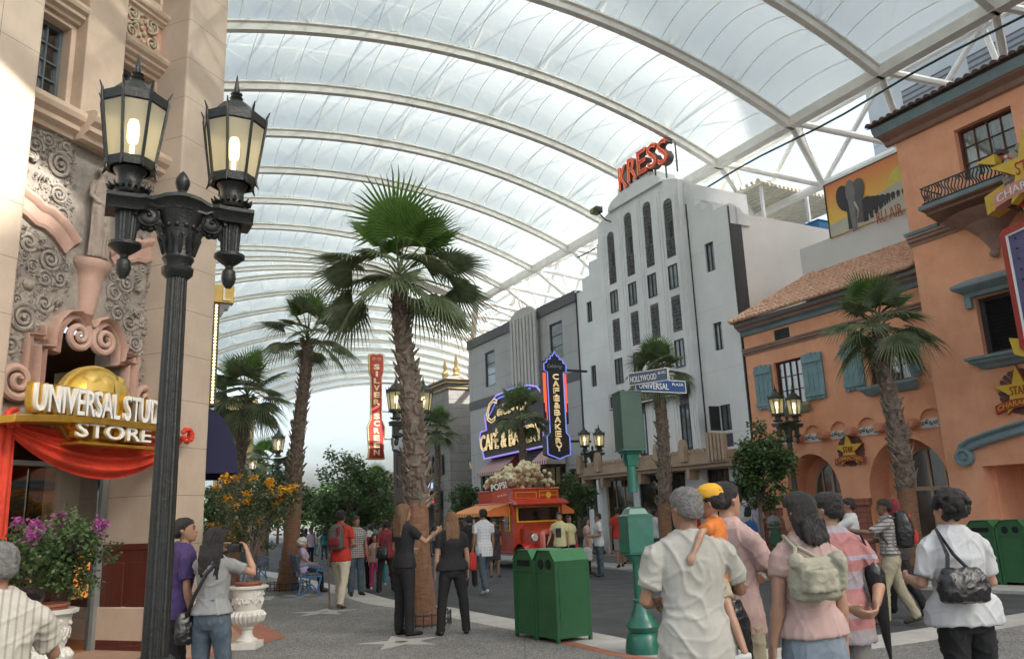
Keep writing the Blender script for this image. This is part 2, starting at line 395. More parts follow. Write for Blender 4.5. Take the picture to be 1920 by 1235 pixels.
# hill and far trees behind everything
def hill(name, x0, x1, y, h, mat, seed):
    m = MB(); n = 60; rows = []
    for j, (dy, s) in enumerate(((0, 0), (25, .55), (60, .9), (100, 1.0), (160, .8))):
        rows.append([(x0 + (x1 - x0) * i / n, y + dy, -1 + s * h * (0.55 + .45 * noise.noise((i * .11 + seed, dy * .01, 3)) + .35 * math.sin(math.pi * i / n)) + (1.2 * noise.noise((i * .9, dy * .2, seed)) if j else 0)) for i in range(n + 1)])
    m.rings(rows, cap=False, closed=False); return tag(m.build(name, mat, smooth='all'), kind='structure')
m_hill = M('hill_green', (.06, .10, .06), .95, .3, .25, .8, 1.2, col2=(.11, .16, .09))
hill('hill', -330, 60, 300, 19, m_hill, 4)
# ================================================================ the store on the left
m_sand = add_lines(M('sandstone', (.52, .415, .32), .72, .12, 1.6, .08, 50, col2=(.60, .49, .385), stain=.14), 2, .66, .008, .45, True, 0, 1.9)
m_sandp = M('sandstone_plain', (.58, .45, .34), .75, .1, 2.2, .1, 60, stain=.15)
m_pink = M('pink_stone', (.50, .33, .26), .75, .12, 3, .1, 60, stain=.2)
m_pinkw = M('pink_render', (.56, .30, .22), .8, .08, 3, .05, 60)
m_grey_orn = M('grey_carving', (.33, .295, .255), .8, .18, 7, .35, 45, stain=.3)
m_cream_orn = M('cream_carving', (.50, .44, .32), .8, .12, 7, .3, 45, stain=.2)
m_frame_blue = M('blue_grey_metal', (.09, .11, .125), .5, .1, 4)
m_winglass = M_glass('store_glass', (.10, .09, .085))
m_curt = M('window_curtain', (.45, .26, .22), .9, .2, 2, .2, 12, stretch=(8, 8, .6))
m_gold = M('gold_paint', (.62, .40, .07), .32, .12, 5, metal=.75, spec=.6)
m_goldm = M('gold_matt', (.50, .34, .08), .5, .12, 4, metal=.3)
m_white = M('white_letter', (.78, .77, .72), .45, .04, 5)
m_red_cloth = M('red_drape', (.60, .050, .022), .75, .25, 2.5, .15, 20)
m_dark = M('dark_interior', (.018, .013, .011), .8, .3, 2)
m_wood = M('red_wood', (.085, .018, .012), .35, .35, 6, col2=(.13, .03, .018), stretch=(6, 6, .6), coat=.4)
m_copper = M('grey_jamb', (.20, .21, .20), .5, .1, 3)
store = empty('store_building', label='tall sandstone store building with carved entrance bay between two piers', cat='building'); FS.place(store)
def yb(w): return -w
def P_(poly, w0, w1, mb): mb.prism(poly, -w1, -w0); return mb
# piers
pr = MB()
pr.box(8.62, 9.45, -1.0, .05, .0, 14); pr.box(8.66, 9.41, .05, .5, 4.3, 14)
o = pr.build('pier', m_sand, store, bevel=.03)
pr = MB(); pr.box(8.56, 9.51, -1.07, .0, 0, .55); pr.build('plinth', m_sandp, store, bevel=.02)
pr = MB(); pr.box(2.0, 6.23, -1.0, .05, 0, 14); pr.build('pier', m_sand, store, bevel=.03)
# flank wall down the boulevard
C0 = np.array(FS.W(9.45, 1.0, 0)); Lb = 11.0
tdl = (float(TD @ FS.X), float(TD @ FS.Y))
fl = MB(); a = (9.45, -1.0); b = (9.45 + tdl[0] * Lb, -1.0 + tdl[1] * Lb); nx, ny = -tdl[1] * .35, tdl[0] * .35
fl.zprism([(a[0] - .02, a[1] + .04), (b[0], b[1]), (b[0] + nx, b[1] + ny), (a[0] + nx - .1, a[1] + ny + .2)], 0, 13.9); fl.build('wall', m_sand, store)
fl = MB(); fl.zprism([(2.0, .1), (9.2, .1), (b[0] + nx, b[1] + ny), (4, 9), (2, 9)], 13.4, 13.6); fl.build('roof', m_sandp, store)
# entrance bay wall (w=.5) with the shaped opening over the door
bay = MB()
def mirror(P, c=7.62): return [(2 * c - u, z) for u, z in P]
openL = [(6.98, 2.9), (6.98, 3.72), (7.16, 3.72), (7.16, 3.95), (7.26, 4.12), (7.42, 4.2)]
openP = openL + [(2 * 7.62 - u, z) for u, z in openL[::-1]]
poly = [(6.2, 2.9)] + openP + [(8.66, 2.9), (8.66, 6.75), (6.2, 6.75)]
P_(poly, .2, .5, bay); bay.build('carved_wall', m_grey_orn, store)
# upper wall: bays, pilaster, windows
def window(parent, u0, u1, z0, z1, w, nx, nz, fm, gm, ft=.05, name='window', bar=.022, curtain=None, depth=.06):
    f = MB(); f.box(u0, u0 + ft, -w, -w + depth, z0, z1); f.box(u1 - ft, u1, -w, -w + depth, z0, z1); f.box(u0 + ft, u1 - ft, -w, -w + depth, z0, z0 + ft); f.box(u0 + ft, u1 - ft, -w, -w + depth, z1 - ft, z1)
    for i in range(1, nx):
        u = u0 + ft + (u1 - u0 - 2 * ft) * i / nx; f.box(u - bar / 2, u + bar / 2, -w + .006, -w + depth - .012, z0 + ft, z1 - ft)
    for i in range(1, nz):
        z = z0 + ft + (z1 - z0 - 2 * ft) * i / nz; f.box(u0 + ft, u1 - ft, -w + .009, -w + depth - .015, z - bar / 2, z + bar / 2)
    fo = f.build(name, fm, parent)
    g = MB(); g.box(u0 + ft * .5, u1 - ft * .5, -w + depth * .6, -w + depth * .6 + .012, z0 + ft * .5, z1 - ft * .5)
    g.build('pane', gm, fo)
    if curtain:
        c = MB(); n = 24; pts = []
        for k, (ua, ub) in enumerate(((u0 + ft, (u0 + u1) / 2 - (.002 if u0 < 0 else .05)), ((u0 + u1) / 2 + (.002 if u0 < 0 else .05), u1 - ft))):
            c.rings([[(ua + (ub - ua) * i / n, -w + depth + .09 + .025 * math.sin(i * 1.7 + k), z) for i in range(n + 1)] for z in (z0 + .02, z1 - .02)], cap=False, closed=False)
        c.build('curtain', curtain, fo)
    return fo
m_clear = M_clear('clear_pane', (.82, .85, .85), .5)
uw = MB()
uw.box(7.16, 7.80, -.62, .1, 6.9, 13.4)                                   # pilaster
for (a, b) in ((6.2, 7.16), (7.80, 8.66)):
    for z0 in (6.95, 9.4, 11.9):
        uw.box(a, b, -.42, .1, z0, z0 + .22)                               # below window
        uw.box(a, b, -.42, .1, z0 + 1.34, z0 + 2.45)                          # above window
        uw.box(a, a + .08, -.42, .1, z0 + .22, z0 + 1.34); uw.box(b - .08, b, -.42, .1, z0 + .22, z0 + 1.34)
uw.build('wall', m_sandp, store, bevel=.012)
pk = MB()
for (a, b) in ((6.2, 7.16), (7.80, 8.66)):
    for z0 in (8.62, 11.07): pk.box(a + .03, b - .03, -.435, -.42, z0, z0 + .72)
pk.build('spandrel', m_pinkw, store)
for (a, b) in ((6.28, 7.08), (7.88, 8.58)):
    for z0 in (7.17, 9.62): window(store, a, b, z0, z0 + 1.12, .26, 4, 4, m_frame_blue, m_clear, curtain=m_curt)
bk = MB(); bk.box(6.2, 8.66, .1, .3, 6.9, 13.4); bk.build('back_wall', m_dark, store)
prof = [(0, 0), (-.12, .0), (-.15, .05), (-.24, .09), (-.25, .15), (-.33, .2), (-.36, .26), (-.36, .32), (-.30, .36), (0, .38)]
def mould(z, s, a, b, w, mat, name='cornice', par=store):
    m = MB(); m.profile([(-w + y * s, z + zz * s) for y, zz in prof], a, b); return m.build(name, mat, par)
mould(6.62, 1.0, 6.2, 8.68, .45, m_sandp); m = MB(); m.profile([(-.62 + y * 1.0, 6.605 + zz * 1.02) for y, zz in prof], 7.12, 7.84); m.build('cornice', m_sandp, store)
for z in (8.36, 10.81):
    for a, b in ((6.2, 7.15), (7.81, 8.66)): mould(z, .7, a, b, .40, m_sandp)
for z in (9.2, 11.6):
    for a, b in ((6.2, 7.15), (7.81, 8.66)): mould(z, .55, a, b, .40, m_sandp)
# ---- carving
def spiral(mb, c, r_, w, turns=2.1, a0=0.0, ccw=1, tr=None, n=None):
    tr = tr or r_ * .21; N_ = n or int(14 * turns) + 3; pts = []; rr = []
    for i in range(N_):
        t = i / (N_ - 1); rad = r_ * (1 - t) ** .85 + r_ * .10; a = a0 + ccw * t * turns * 2 * math.pi
        pts.append((c[0] + rad * math.cos(a), -w - tr * .25 - t * tr * .9, c[1] + rad * math.sin(a))); rr.append(tr * (1 - .45 * t))
    mb.tube(pts, rr, 6); mb.ball((c[0], -w - tr * 1.2, c[1]), r_ * .17, 8, 5)
def rosette(mb, c, r_, w, n=8):
    for i in range(n):
        a = 2 * math.pi * i / n; mb.ball((c[0] + r_ * .6 * math.cos(a), -w - .004, c[1] + r_ * .6 * math.sin(a)), r_ * .36, 6, 4, 1, .7, 1)
    mb.ball((c[0], -w - .012, c[1]), r_ * .34, 8, 5)
def leafcurl(mb, c, r_, w, a0):
    for k in range(4):
        a = a0 + k * .45; p0 = (c[0], -w, c[1]); L_ = r_ * (1 - .15 * k)
        pts = [(c[0] + L_ * t * math.cos(a + t * .9), -w - .02 - .03 * math.sin(t * 3), c[1] + L_ * t * math.sin(a + t * .9)) for t in (0, .25, .5, .75, 1)]
        mb.tube(pts, [r_ * .07, r_ * .13, r_ * .14, r_ * .11, r_ * .03], 5)
def inside(p, poly):
    c = False; n = len(poly)
    for i in range(n):
        a, b = poly[i], poly[(i + 1) % n]
        if (a[1] > p[1]) != (b[1] > p[1]) and p[0] < (b[0] - a[0]) * (p[1] - a[1]) / (b[1] - a[1]) + a[0]: c = not c
    return c
def carve(mb, poly, w, seed, rmin=.02, rmax=.12, tries=2600, hero=()):
    rnd = random.Random(seed); us = [p[0] for p in poly]; zs = [p[1] for p in poly]; done = []
    for c, r_, kind, a0, cc_ in hero: done.append((c, r_)); spiral(mb, c, r_ * .82, w, 2.3, a0, cc_)
    for i in range(tries):
        r_ = rmax * (1 - i / tries) ** 1.2 + rmin; c = (rnd.uniform(min(us), max(us)), rnd.uniform(min(zs), max(zs)))
        if not inside(c, poly) or any(not inside((c[0] + r_ * .8 * math.cos(a), c[1] + r_ * .8 * math.sin(a)), poly) for a in (0, 1.57, 3.14, 4.71)): continue
        if any(math.hypot(c[0] - d[0][0], c[1] - d[0][1]) < (r_ + d[1]) * .80 for d in done): continue
        done.append((c, r_)); k = rnd.random()
        if k < .48 and r_ > rmin * 1.3: spiral(mb, c, r_ * .85, w, 1.7, rnd.uniform(0, 6.3), rnd.choice((-1, 1)))
        elif k < .75: leafcurl(mb, c, r_ * 1.1, w, rnd.uniform(0, 6.3))
        elif k < .9: rosette(mb, c, r_, w, 7)
        else: mb.ball((c[0], -w, c[1]), r_ * .6, 9, 6, 1, .8, 1)
    for i in range(700):
        c = (rnd.uniform(min(us), max(us)), rnd.uniform(min(zs), max(zs))); r_ = rnd.uniform(.018, .032)
        if not inside(c, poly) or any(math.hypot(c[0] - d[0][0], c[1] - d[0][1]) < (r_ + d[1]) * .7 for d in done): continue
        done.append((c, r_)); (leafcurl(mb, c, r_ * 1.8, w, rnd.uniform(0, 6.3)) if i % 3 else mb.ball((c[0], -w, c[1]), r_ * .8, 6, 4))
cv = MB()
# upper frieze (left and right of the figure)
carve(cv, [(6.25, 5.75), (6.9, 5.55), (7.26, 5.35), (7.26, 6.6), (6.25, 6.6)], .5, 3, hero=[((7.02, 6.22), .2, 0, .6, 1), ((7.04, 5.82), .15, 0, 2.5, -1), ((6.42, 5.85), .14, 0, 0, 1)])
carve(cv, [(7.98, 5.35), (8.3, 5.5), (8.62, 5.7), (8.62, 6.6), (7.98, 6.6)], .5, 5, hero=[((8.22, 6.22), .2, 0, 2.5, -1), ((8.2, 5.82), .15, 0, .6, 1)])
# lower field
lo = [(6.25, 3.5), (6.8, 3.6), (6.95, 3.95), (7.0, 4.15), (7.2, 4.32), (7.36, 4.5), (7.36, 5.0), (6.9, 5.2), (6.25, 5.35)]
carve(cv, lo, .5, 11, hero=[((7.0, 4.92), .19, 0, 2.5, -1), ((6.72, 4.1), .2, 0, 1.0, 1), ((6.5, 4.75), .15, 0, 0, 1)], tries=3600)
lor = [(8.62, 3.5), (8.44, 3.6), (8.29, 3.95), (8.24, 4.15), (8.05, 4.32), (7.9, 4.5), (7.9, 5.0), (8.3, 5.2), (8.62, 5.35)]
carve(cv, lor, .5, 12, hero=[((8.22, 4.92), .17, 0, .6, 1), ((8.45, 4.1), .15, 0, 2.0, -1)], tries=3600)
cv.build('carving', m_grey_orn, store, smooth=True)
# pink band running over both sides, and the moulded frame round the opening
def sweepflat(mb, pts, hw, w, th):
    """flat moulded band following pts in the facade plane"""
    n = len(pts); rows = []
    for i, p in enumerate(pts):
        a = pts[max(0, i - 1)]; b = pts[min(n - 1, i + 1)]; t = Vector((b[0] - a[0], b[1] - a[1])); t = t.normalized() if t.length else Vector((1, 0)); nr = Vector((-t.y, t.x))
        rows.append([(p[0] + nr.x * k * hw, -w - d * th, p[1] + nr.y * k * hw) for k, d in ((-1, 0), (-1, .8), (-.72, 1), (-.6, .55), (.25, .5), (.4, .9), (.7, 1.15), (1, .9), (1, 0))])
    mb.rings(rows, cap=True, closed=True)
bd = MB()
top = [(6.2, 5.60), (6.45, 5.60), (6.68, 5.52), (6.78, 5.46), (6.92, 5.45), (7.1, 5.36), (7.3, 5.18)]
sweepflat(bd, top, .17, .5, .07); sweepflat(bd, mirror(top)[::-1], .17, .5, .07)
bd.build('pink_band', m_pink, store, smooth=True)
fr_ = MB()
def volute(mb, c, r_, a0, ccw, w, thick):
    pts = []; rr = []; N_ = 44; turns = 1.9
    for i in range(N_):
        t = i / (N_ - 1); rad = r_ * (1 - t) + r_ * .12; a = a0 + ccw * t * turns * 2 * math.pi
        pts.append((c[0] + rad * math.cos(a), -w - .05 - t * .07, c[1] + rad * math.sin(a))); rr.append(thick * (1 - .55 * t))
    mb.tube(pts, rr, 8)
for sgn in (1, -1):
    fx = lambda u: u if sgn == 1 else 2 * 7.62 - u
    path = [(6.93, 3.05), (6.93, 3.76), (7.12, 3.76), (7.12, 3.98), (7.18, 4.13), (7.28, 4.24), (7.40, 4.27), (7.5, 4.22), (7.56, 4.12)]
    pp = [(fx(u), z) for u, z in path]
    sweepflat(fr_, pp if sgn == 1 else pp[::-1], .07, .5, .16)
    sweepflat(fr_, [(fx(u), z) for u, z in ([(6.80, 3.1), (6.80, 3.9), (7.0, 3.9), (7.0, 4.05)])][::sgn], .05, .5, .09)
    volute(fr_, (fx(7.42), 4.0), .17, R(50) if sgn == 1 else R(130), -sgn, .56, .055)
    volute(fr_, (fx(6.66), 3.32), .2, R(-20) if sgn == 1 else R(200), -sgn, .52, .06)
fr_.build('moulded_frame', m_pink, store, smooth=True)
cb = MB(); cb.lathe([(.03, 0), (.10, .05), (.13, .2), (.17, .5), (.2, .62), (.24, .66), (.27, .72), (.27, .78), (.22, .8)], (7.62, -.5, 4.28), 18, True, 1, .9); cb.build('corbel', m_pink, store, smooth=True)
# medallions of the spandrels
for zc in (8.98, 11.43):
    for uc in (6.68, 8.23):
        md = MB()
        for sx in (1, -1):
            for sz in (1, -1): spiral(md, (uc + sx * .2, zc + sz * .15), .12, .44, 1.8, R(90), sx * sz)
        for k in range(9): md.ball((uc + .05 * math.sin(k * 2.4), -.45, zc - .28 + k * .07), .04, 7, 5)
        leafcurl(md, (uc - .1, zc), .16, .44, 2.2); leafcurl(md, (uc + .1, zc), .16, .44, -.4)
        md.build('medallion', m_cream_orn, store, smooth=True)
# figure standing on the corbel is built with the people (see below)
# ---- doorway: glass doors, interior
dr = MB(); dr.box(8.50, 8.60, -.06, .06, 0, 2.9); dr.box(6.25, 6.33, -.05, .05, 0, 2.9); dr.box(6.33, 8.5, -.05, .05, 2.38, 2.44); dr.build('door_frame', m_copper, store)
for a, b in ((6.34, 7.4), (7.43, 8.49)):
    g = MB(); g.box(a, b, -.008, .004, .03, 2.36); gg = g.build('glass_door', m_clear, store)
    h = MB(); u = b - .09 if a < 7 else a + .09; h.tube([(u, -.06, .95), (u, -.06, 1.45)], .012, 8); h.tube([(u, -.06, 1.0), (u, 0, 1.0)], .01, 6); h.tube([(u, -.06, 1.4), (u, 0, 1.4)], .01, 6); h.build('handle', m_goldm, gg)
wd = MB(); wd.box(8.585, 8.62, -.96, -.06, .12, 1.28); wd.box(8.57, 8.62, -.98, -.06, 1.28, 1.36); wd.box(8.56, 8.62, -.99, -.06, 0, .14)
for k in range(2): wd.box(8.574, 8.59, -.9 + k * .44, -.53 + k * .44, .3, 1.12)
wd.build('wainscot', m_wood, store, bevel=.008)
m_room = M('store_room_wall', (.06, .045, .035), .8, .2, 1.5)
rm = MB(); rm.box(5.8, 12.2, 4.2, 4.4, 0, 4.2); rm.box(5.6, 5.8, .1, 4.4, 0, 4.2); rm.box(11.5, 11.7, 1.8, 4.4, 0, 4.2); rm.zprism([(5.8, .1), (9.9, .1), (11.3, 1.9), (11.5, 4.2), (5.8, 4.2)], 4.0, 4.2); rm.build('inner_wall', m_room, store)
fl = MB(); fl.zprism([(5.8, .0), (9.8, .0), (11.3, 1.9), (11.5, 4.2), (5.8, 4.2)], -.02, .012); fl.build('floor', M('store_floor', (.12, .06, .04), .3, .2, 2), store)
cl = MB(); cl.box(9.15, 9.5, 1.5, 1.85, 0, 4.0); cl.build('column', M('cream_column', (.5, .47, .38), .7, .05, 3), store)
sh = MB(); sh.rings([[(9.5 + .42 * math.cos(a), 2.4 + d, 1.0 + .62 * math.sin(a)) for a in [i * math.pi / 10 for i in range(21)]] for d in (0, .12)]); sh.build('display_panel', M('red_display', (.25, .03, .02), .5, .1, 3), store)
m_glow = M_emit('lit_orange_panel', (1.0, .32, .06), .55)
lp = MB(); lp.box(8.55, 8.85, 2.4, 2.5, 1.2, 1.95); lp.box(9.9, 10.7, 2.0, 2.1, .5, 1.35); lp.build('lit_display', m_glow, store)
sh = MB()
for k in range(4):
    sh.box(6.4, 7.6, 3.0, 3.5, .5 + k * .45, .53 + k * .45)
sh.box(6.38, 6.42, 3.0, 3.5, 0, 2.3); sh.box(7.58, 7.62, 3.0, 3.5, 0, 2.3); sh.build('shelf', m_wood, store)
sp = MB()
for k in range(5): sp.lathe([(.04, 0), (.05, .03)], (6.5 + k * .6, .9 + .35 * k, 3.96), 10)
sp.build('downlight', M_emit('downlight', (1, .85, .6), 6), store)
# rack and garments seen through the door
rk = MB(); rk.tube([(9.7, 1.0, 0), (9.7, 1.0, 1.0), (10.3, 1.0, 1.0), (10.3, 1.0, 0)], .015, 6); rk.build('rail', m_frame_blue, store)
# ---- the sign over the door
sign = empty('store_sign', label='gold globe sign with white raised letters above the store entrance', cat='sign'); FS.place(sign)
led = MB(); n = 30; LW = FS.uz(322, 810, 1.5)[0] - 5.95
arc = lambda u: -.055 * ((u - 7.33) / 1.2) ** 2
led.prism([(5.95 + LW * i / n, 2.84 + arc(5.95 + LW * i / n)) for i in range(n + 1)] + [(5.95 + LW - LW * i / n, 2.76 + arc(5.95 + LW - LW * i / n)) for i in range(n + 1)], -1.56, -1.0)
led.build('ledge', m_gold, sign, bevel=.008)
dsc = MB(); dsc.prism([(7.27 + .53 * math.cos(a), 2.99 + .53 * math.sin(a)) for a in [2 * math.pi * i / 48 for i in range(48)]], -1.2, -1.08); dsc.build('disc', m_goldm, sign, bevel=.012)
gl = MB(); gl.rings([[(7.27 + .5 * math.cos(e) * math.cos(a), -1.2 - .26 * math.sin(e), 2.99 + .5 * math.cos(e) * math.sin(a)) for a in [2 * math.pi * i / 40 for i in range(40)]] for e in [k * math.pi / 2 / 9 for k in range(10)]], cap=False)
g_ = gl.build('globe', m_gold, sign, smooth='all')
ld = MB(); rnd = random.Random(5)
for (cx, cz, rr_) in ((7.12, 3.16, .17), (7.42, 3.22, .12), (7.36, 3.0, .11), (7.05, 3.34, .08), (7.5, 3.36, .07), (7.24, 3.3, .08)):
    pts = []
    for i in range(16):
        a = 2 * math.pi * i / 16; q_ = rr_ * (1 + .35 * noise.noise((math.cos(a) * 2 + cx * 9, math.sin(a) * 2, 1))); x = cx + q_ * math.cos(a); z = cz + q_ * math.sin(a)
        d2_ = ((x - 7.27) ** 2 + (z - 2.99) ** 2) / .25; pts.append((x, -1.2 - .26 * math.sqrt(max(0, 1 - d2_)) - .012, z))
    cyy = min(p[1] for p in pts) - .004; ctr = (cx, cyy - .0, cz); b0 = len(ld.v)
    ld.add(pts + [ctr], [(i, (i + 1) % 16, 16) for i in range(16)])
ld.build('continents', m_goldm, g_, smooth='all')
uA, zA = FS.uz(66, 716, 1.55); uB, zB = FS.uz(334, 800, 1.55); zA2 = FS.uz(70, 770, 1.55)[1]; uM = (uA + uB) / 2; zM = (zA + zA2) / 2
text_part('UNIVERSAL STUDIOS', .4, .035, m_white, sign, fit=(uB - uA, zA - zA2), loc=(uM, -1.55, zM), bold=.004)
text_part('UNIVERSAL STUDIOS', .4, .045, m_gold, sign, name='letter_backing', fit=(uB - uA + .04, zA - zA2 + .04), loc=(uM, -1.49, zM), bold=.016)
lb = MB(); lb.box(6.8, 7.95, -1.52, -1.2, 2.52, 2.55); lb.build('bar', m_gold, sign)
sA, zC_ = FS.uz(143, 790, 1.5); sB, _ = FS.uz(281, 815, 1.5); zD_ = FS.uz(143, 818, 1.5)[1]
text_part('STORE', .3, .03, m_white, sign, fit=(sB - sA, zC_ - zD_), loc=((sA + sB) / 2, -1.5, (zC_ + zD_) / 2), bold=.004)
text_part('STORE', .3, .04, m_gold, sign, name='letter_backing', fit=(sB - sA + .03, zC_ - zD_ + .03), loc=((sA + sB) / 2, -1.46, (zC_ + zD_) / 2), bold=.014)
# ---- red drape
drape = empty('red_drape', label='red cloth swag hung across the store door with bows at both ends', cat='drape'); FS.place(drape)
sw = MB(); rows = []
nu, nv = 48, 26
for j in range(nv + 1):
    v = j / nv; row = []
    for i in range(nu + 1):
        t = i / nu; u = 6.15 + 2.62 * t; sag = 4 * t * (1 - t)
        z = 2.78 - .06 * v - sag * (.10 + .42 * v) - .05 * v
        fold = .030 * math.sin(v * 24 + 1.5 * math.sin(t * 3.1)) * (.35 + sag)
        row.append((u, -1.13 - .10 * math.sin(v * 3.0) * (.4 + sag) - fold, z + .008 * math.sin(v * 19 + t * 4)))
    rows.append(row)
sw.rings(rows, cap=False, closed=False); s_ = sw.build('swag', m_red_cloth, drape, smooth='all')
tl = MB(); rows = []
for j in range(20):
    z = 2.75 - 2.35 * j / 19; wd_ = .09 + .05 * j / 19
    rows.append([(6.17 + wd_ * math.cos(a) * 1.3, -1.12 + .06 * math.sin(a) + .018 * math.sin(7 * a + j * .1), z) for a in [2 * math.pi * k / 28 for k in range(28)]])
tl.rings(rows); tl.build('tail', m_red_cloth, drape, smooth='all')
for u in (6.19, 8.78):
    bw = MB(); rnd = random.Random(int(u * 10))
    for k in range(26):
        a = rnd.uniform(0, 6.28); e = rnd.uniform(-1, 1); r_ = .085; c = (u + r_ * math.cos(a) * .9, -1.2 - .05 * abs(e), 2.78 + r_ * math.sin(a))
        bw.lathe([(.005, -.035), (.035, -.02), (.045, 0), (.03, .025), (.005, .03)], c, 7, True, 1, rnd.uniform(.5, 1), rnd.uniform(0, 3))
    bw.build('bow', m_red_cloth, drape, smooth='all')
# ---- things fixed to the boulevard flank: marquee light strip, hanging sign, awning
def along(L_, out, z): return C0 + TD * L_ + SD * out + np.array([0, 0, z])
ms = empty('marquee_light_strip', label='vertical strip of small yellow bulbs on the store flank', cat='marquee light'); ms.location = tuple(along(1.5, 0, 0)); ms.rotation_euler = (0, 0, math.atan2(SD[1], SD[0]))
z0, z1 = at_depth(401, 742, 13.3)[2], at_depth(408, 553, 13.3)[2]
mm_ = MB(); mm_.box(-.2, .27, -.14, .14, z0 - .05, z1 + .05); mm_.build('panel', M('dark_sign_box', (.03, .028, .03), .5, .1, 4), ms)
mb_ = MB()
for k in range(30): mb_.ball((.215, -.15, z0 + (z1 - z0) * k / 29), .020, 8, 6)
mb_.build('bulbs', M_emit('bulb_yellow', (1, .78, .25), 2.2), ms)
hs = empty('hanging_sign', label='small gold sign with a white letter above the marquee bulbs', cat='sign'); hs.location = tuple(along(1.5, 0, 0)); hs.rotation_euler = ms.rotation_euler
zt = at_depth(430, 515, 13.3)[2]; zb = at_depth(420, 545, 13.3)[2]
h_ = MB(); h_.box(.12, .50, -.1, .1, zb, zt + .03); h_.build('box', m_goldm, hs, bevel=.01)
h_ = MB(); h_.prism([(-.05, zb), (.46, zb), (.42, zb - .1), (.36, zb - .12), (.32, zb - .22), (.24, zb - .26), (.16, zb - .36), (-.05, zb - .4)], -.06, .06); h_.build('bracket', M('cloudy_grey_plate', (.25, .25, .25), .6, .2, 6), hs)
text_part('L', .3, .01, m_white, hs, loc=(.38, -.112, (zt + zb) / 2 + .01), fit=(.13, .22))
aw = empty('window_awning', label='dark navy domed awning on the store flank', cat='awning'); aw.location = tuple(along(1.2, 0, 0)); aw.rotation_euler = ms.rotation_euler
za = at_depth(400, 765, 13.0)[2]; zb_ = at_depth(395, 888, 13.0)[2]
a_ = MB(); rows = []
for i in range(15):
    e = i / 14 * math.pi / 2; rows.append([(-.1 + .56 * math.sin(e) * 1.02, -1.0 + 2.0 * k / 12, zb_ + (za - zb_) * math.cos(e)) for k in range(13)])
a_.rings(rows, cap=False, closed=False); m_navy = M_stripe('navy_canvas', (.012, .014, .05), (.03, .035, .11), 1, .33, .08)
a_.build('canvas', m_navy, aw, smooth='all')
a_ = MB()
for y in (-1.0, 1.0): a_.add([(-.1, y, zb_)] + [(-.1 + .571 * math.sin(i / 14 * math.pi / 2), y, zb_ + (za - zb_) * math.cos(i / 14 * math.pi / 2)) for i in range(15)], [(0, i, i + 1) for i in range(1, 15)])
a_.build('side_panel', m_navy, aw)
# ================================================================ right-hand row of facades (x = along the street towards the viewer)
def bld(name, label):
    o = empty(name, label=label, cat='building'); return FR.place(o)
def wall_holes(mb, u0, u1, z0, z1, holes, wf, wb):
    us = sorted({u0, u1, *[h[0] for h in holes], *[h[1] for h in holes]}); zs = sorted({z0, z1, *[h[2] for h in holes], *[h[3] for h in holes]})
    for a, b in zip(us[:-1], us[1:]):
        for c, d in zip(zs[:-1], zs[1:]):
            m_, n_ = (a + b) / 2, (c + d) / 2
            if any(h[0] < m_ < h[1] and h[2] < n_ < h[3] for h in holes): continue
            mb.add([(a, -wf, c), (b, -wf, c), (b, -wf, d), (a, -wf, d)], [(0, 1, 2, 3)]); mb.add([(a, -wb, c), (b, -wb, c), (b, -wb, d), (a, -wb, d)], [(3, 2, 1, 0)])
    for a, b, c, d in list(holes) :
        for p, q in (((a, c), (a, d)), ((b, d), (b, c)), ((a, d), (b, d)), ((b, c), (a, c))):
            mb.add([(p[0], -wf, p[1]), (q[0], -wf, q[1]), (q[0], -wb, q[1]), (p[0], -wb, p[1])], [(0, 1, 2, 3)])
    for p, q in (((u0, z0), (u0, z1)), ((u1, z1), (u1, z0)), ((u0, z1), (u1, z1))):
        mb.add([(p[0], -wf, p[1]), (q[0], -wf, q[1]), (q[0], -wb, q[1]), (p[0], -wb, p[1])], [(3, 2, 1, 0)])
    return mb
# ---------------------------------------------------------------- grey panelled cafe building
m_gpan = add_lines(M('grey_panel', (.36, .365, .37), .55, .07, .5, .03, 40, stain=.12), 2, 1.18, .018, .55, True, 0, 1.3, off=(.2, 0, .1))
m_gflute = M('beige_flute', (.46, .445, .43), .7, .06, 3, stain=.12)
m_gdark = M('dark_grey_band', (.085, .088, .092), .6, .1, 3)
m_charc = M('charcoal_metal', (.035, .037, .04), .45, .15, 4)
m_glassB = M_glass('sky_glass', (.16, .19, .20), .05)
m_glassD = M_glass('dark_glass', (.018, .02, .022), .05)
m_shopint = M('shop_interior', (.05, .04, .03), .8, .3, 1)
cafe = bld('cafe_building', 'grey stone panelled cafe building with a fluted pier and dark parapet')
w_ = MB(); holes = [(-36.3, -35.2, 7.9, 9.7), (-29.8, -28.7, 8.1, 9.72), (-37.2, -29.0, 0, 3.6), (-28.75, -27.55, 0, 3.3)]
wall_holes(w_, -38.25, -27.45, 0, 10.25, holes, 0, -.35); w_.build('wall', m_gpan, cafe)
w_ = MB(); w_.box(-38.25, -27.45, .36, 12, .0, 10.0); w_.build('back_wall', m_gpan, cafe)
w_ = MB(); w_.box(-38.3, -33.2, -.08, .3, 10.25, 10.72); w_.box(-30.7, -27.45, -.08, .3, 10.25, 10.72); w_.box(-38.26, -34.3, -.03, .0, 6.95, 7.4); w_.box(-28.6, -27.45, -.03, .0, 6.9, 7.3); w_.box(-38.28, -37.2, -.04, 0, 0, .9); w_.box(-29.0, -28.75, -.04, .0, 1.6, 2.6); w_.box(-27.55, -27.46, -.03, .0, 1.6, 2.6); w_.build('parapet', m_gdark, cafe)
f_ = MB(); f_.box(-33.15, -30.75, -.18, .3, 6.2, 10.6)
for k in range(8): u = -33.02 + k * .32; f_.box(u, u + .2, -.26, -.18, 6.2, 10.55)
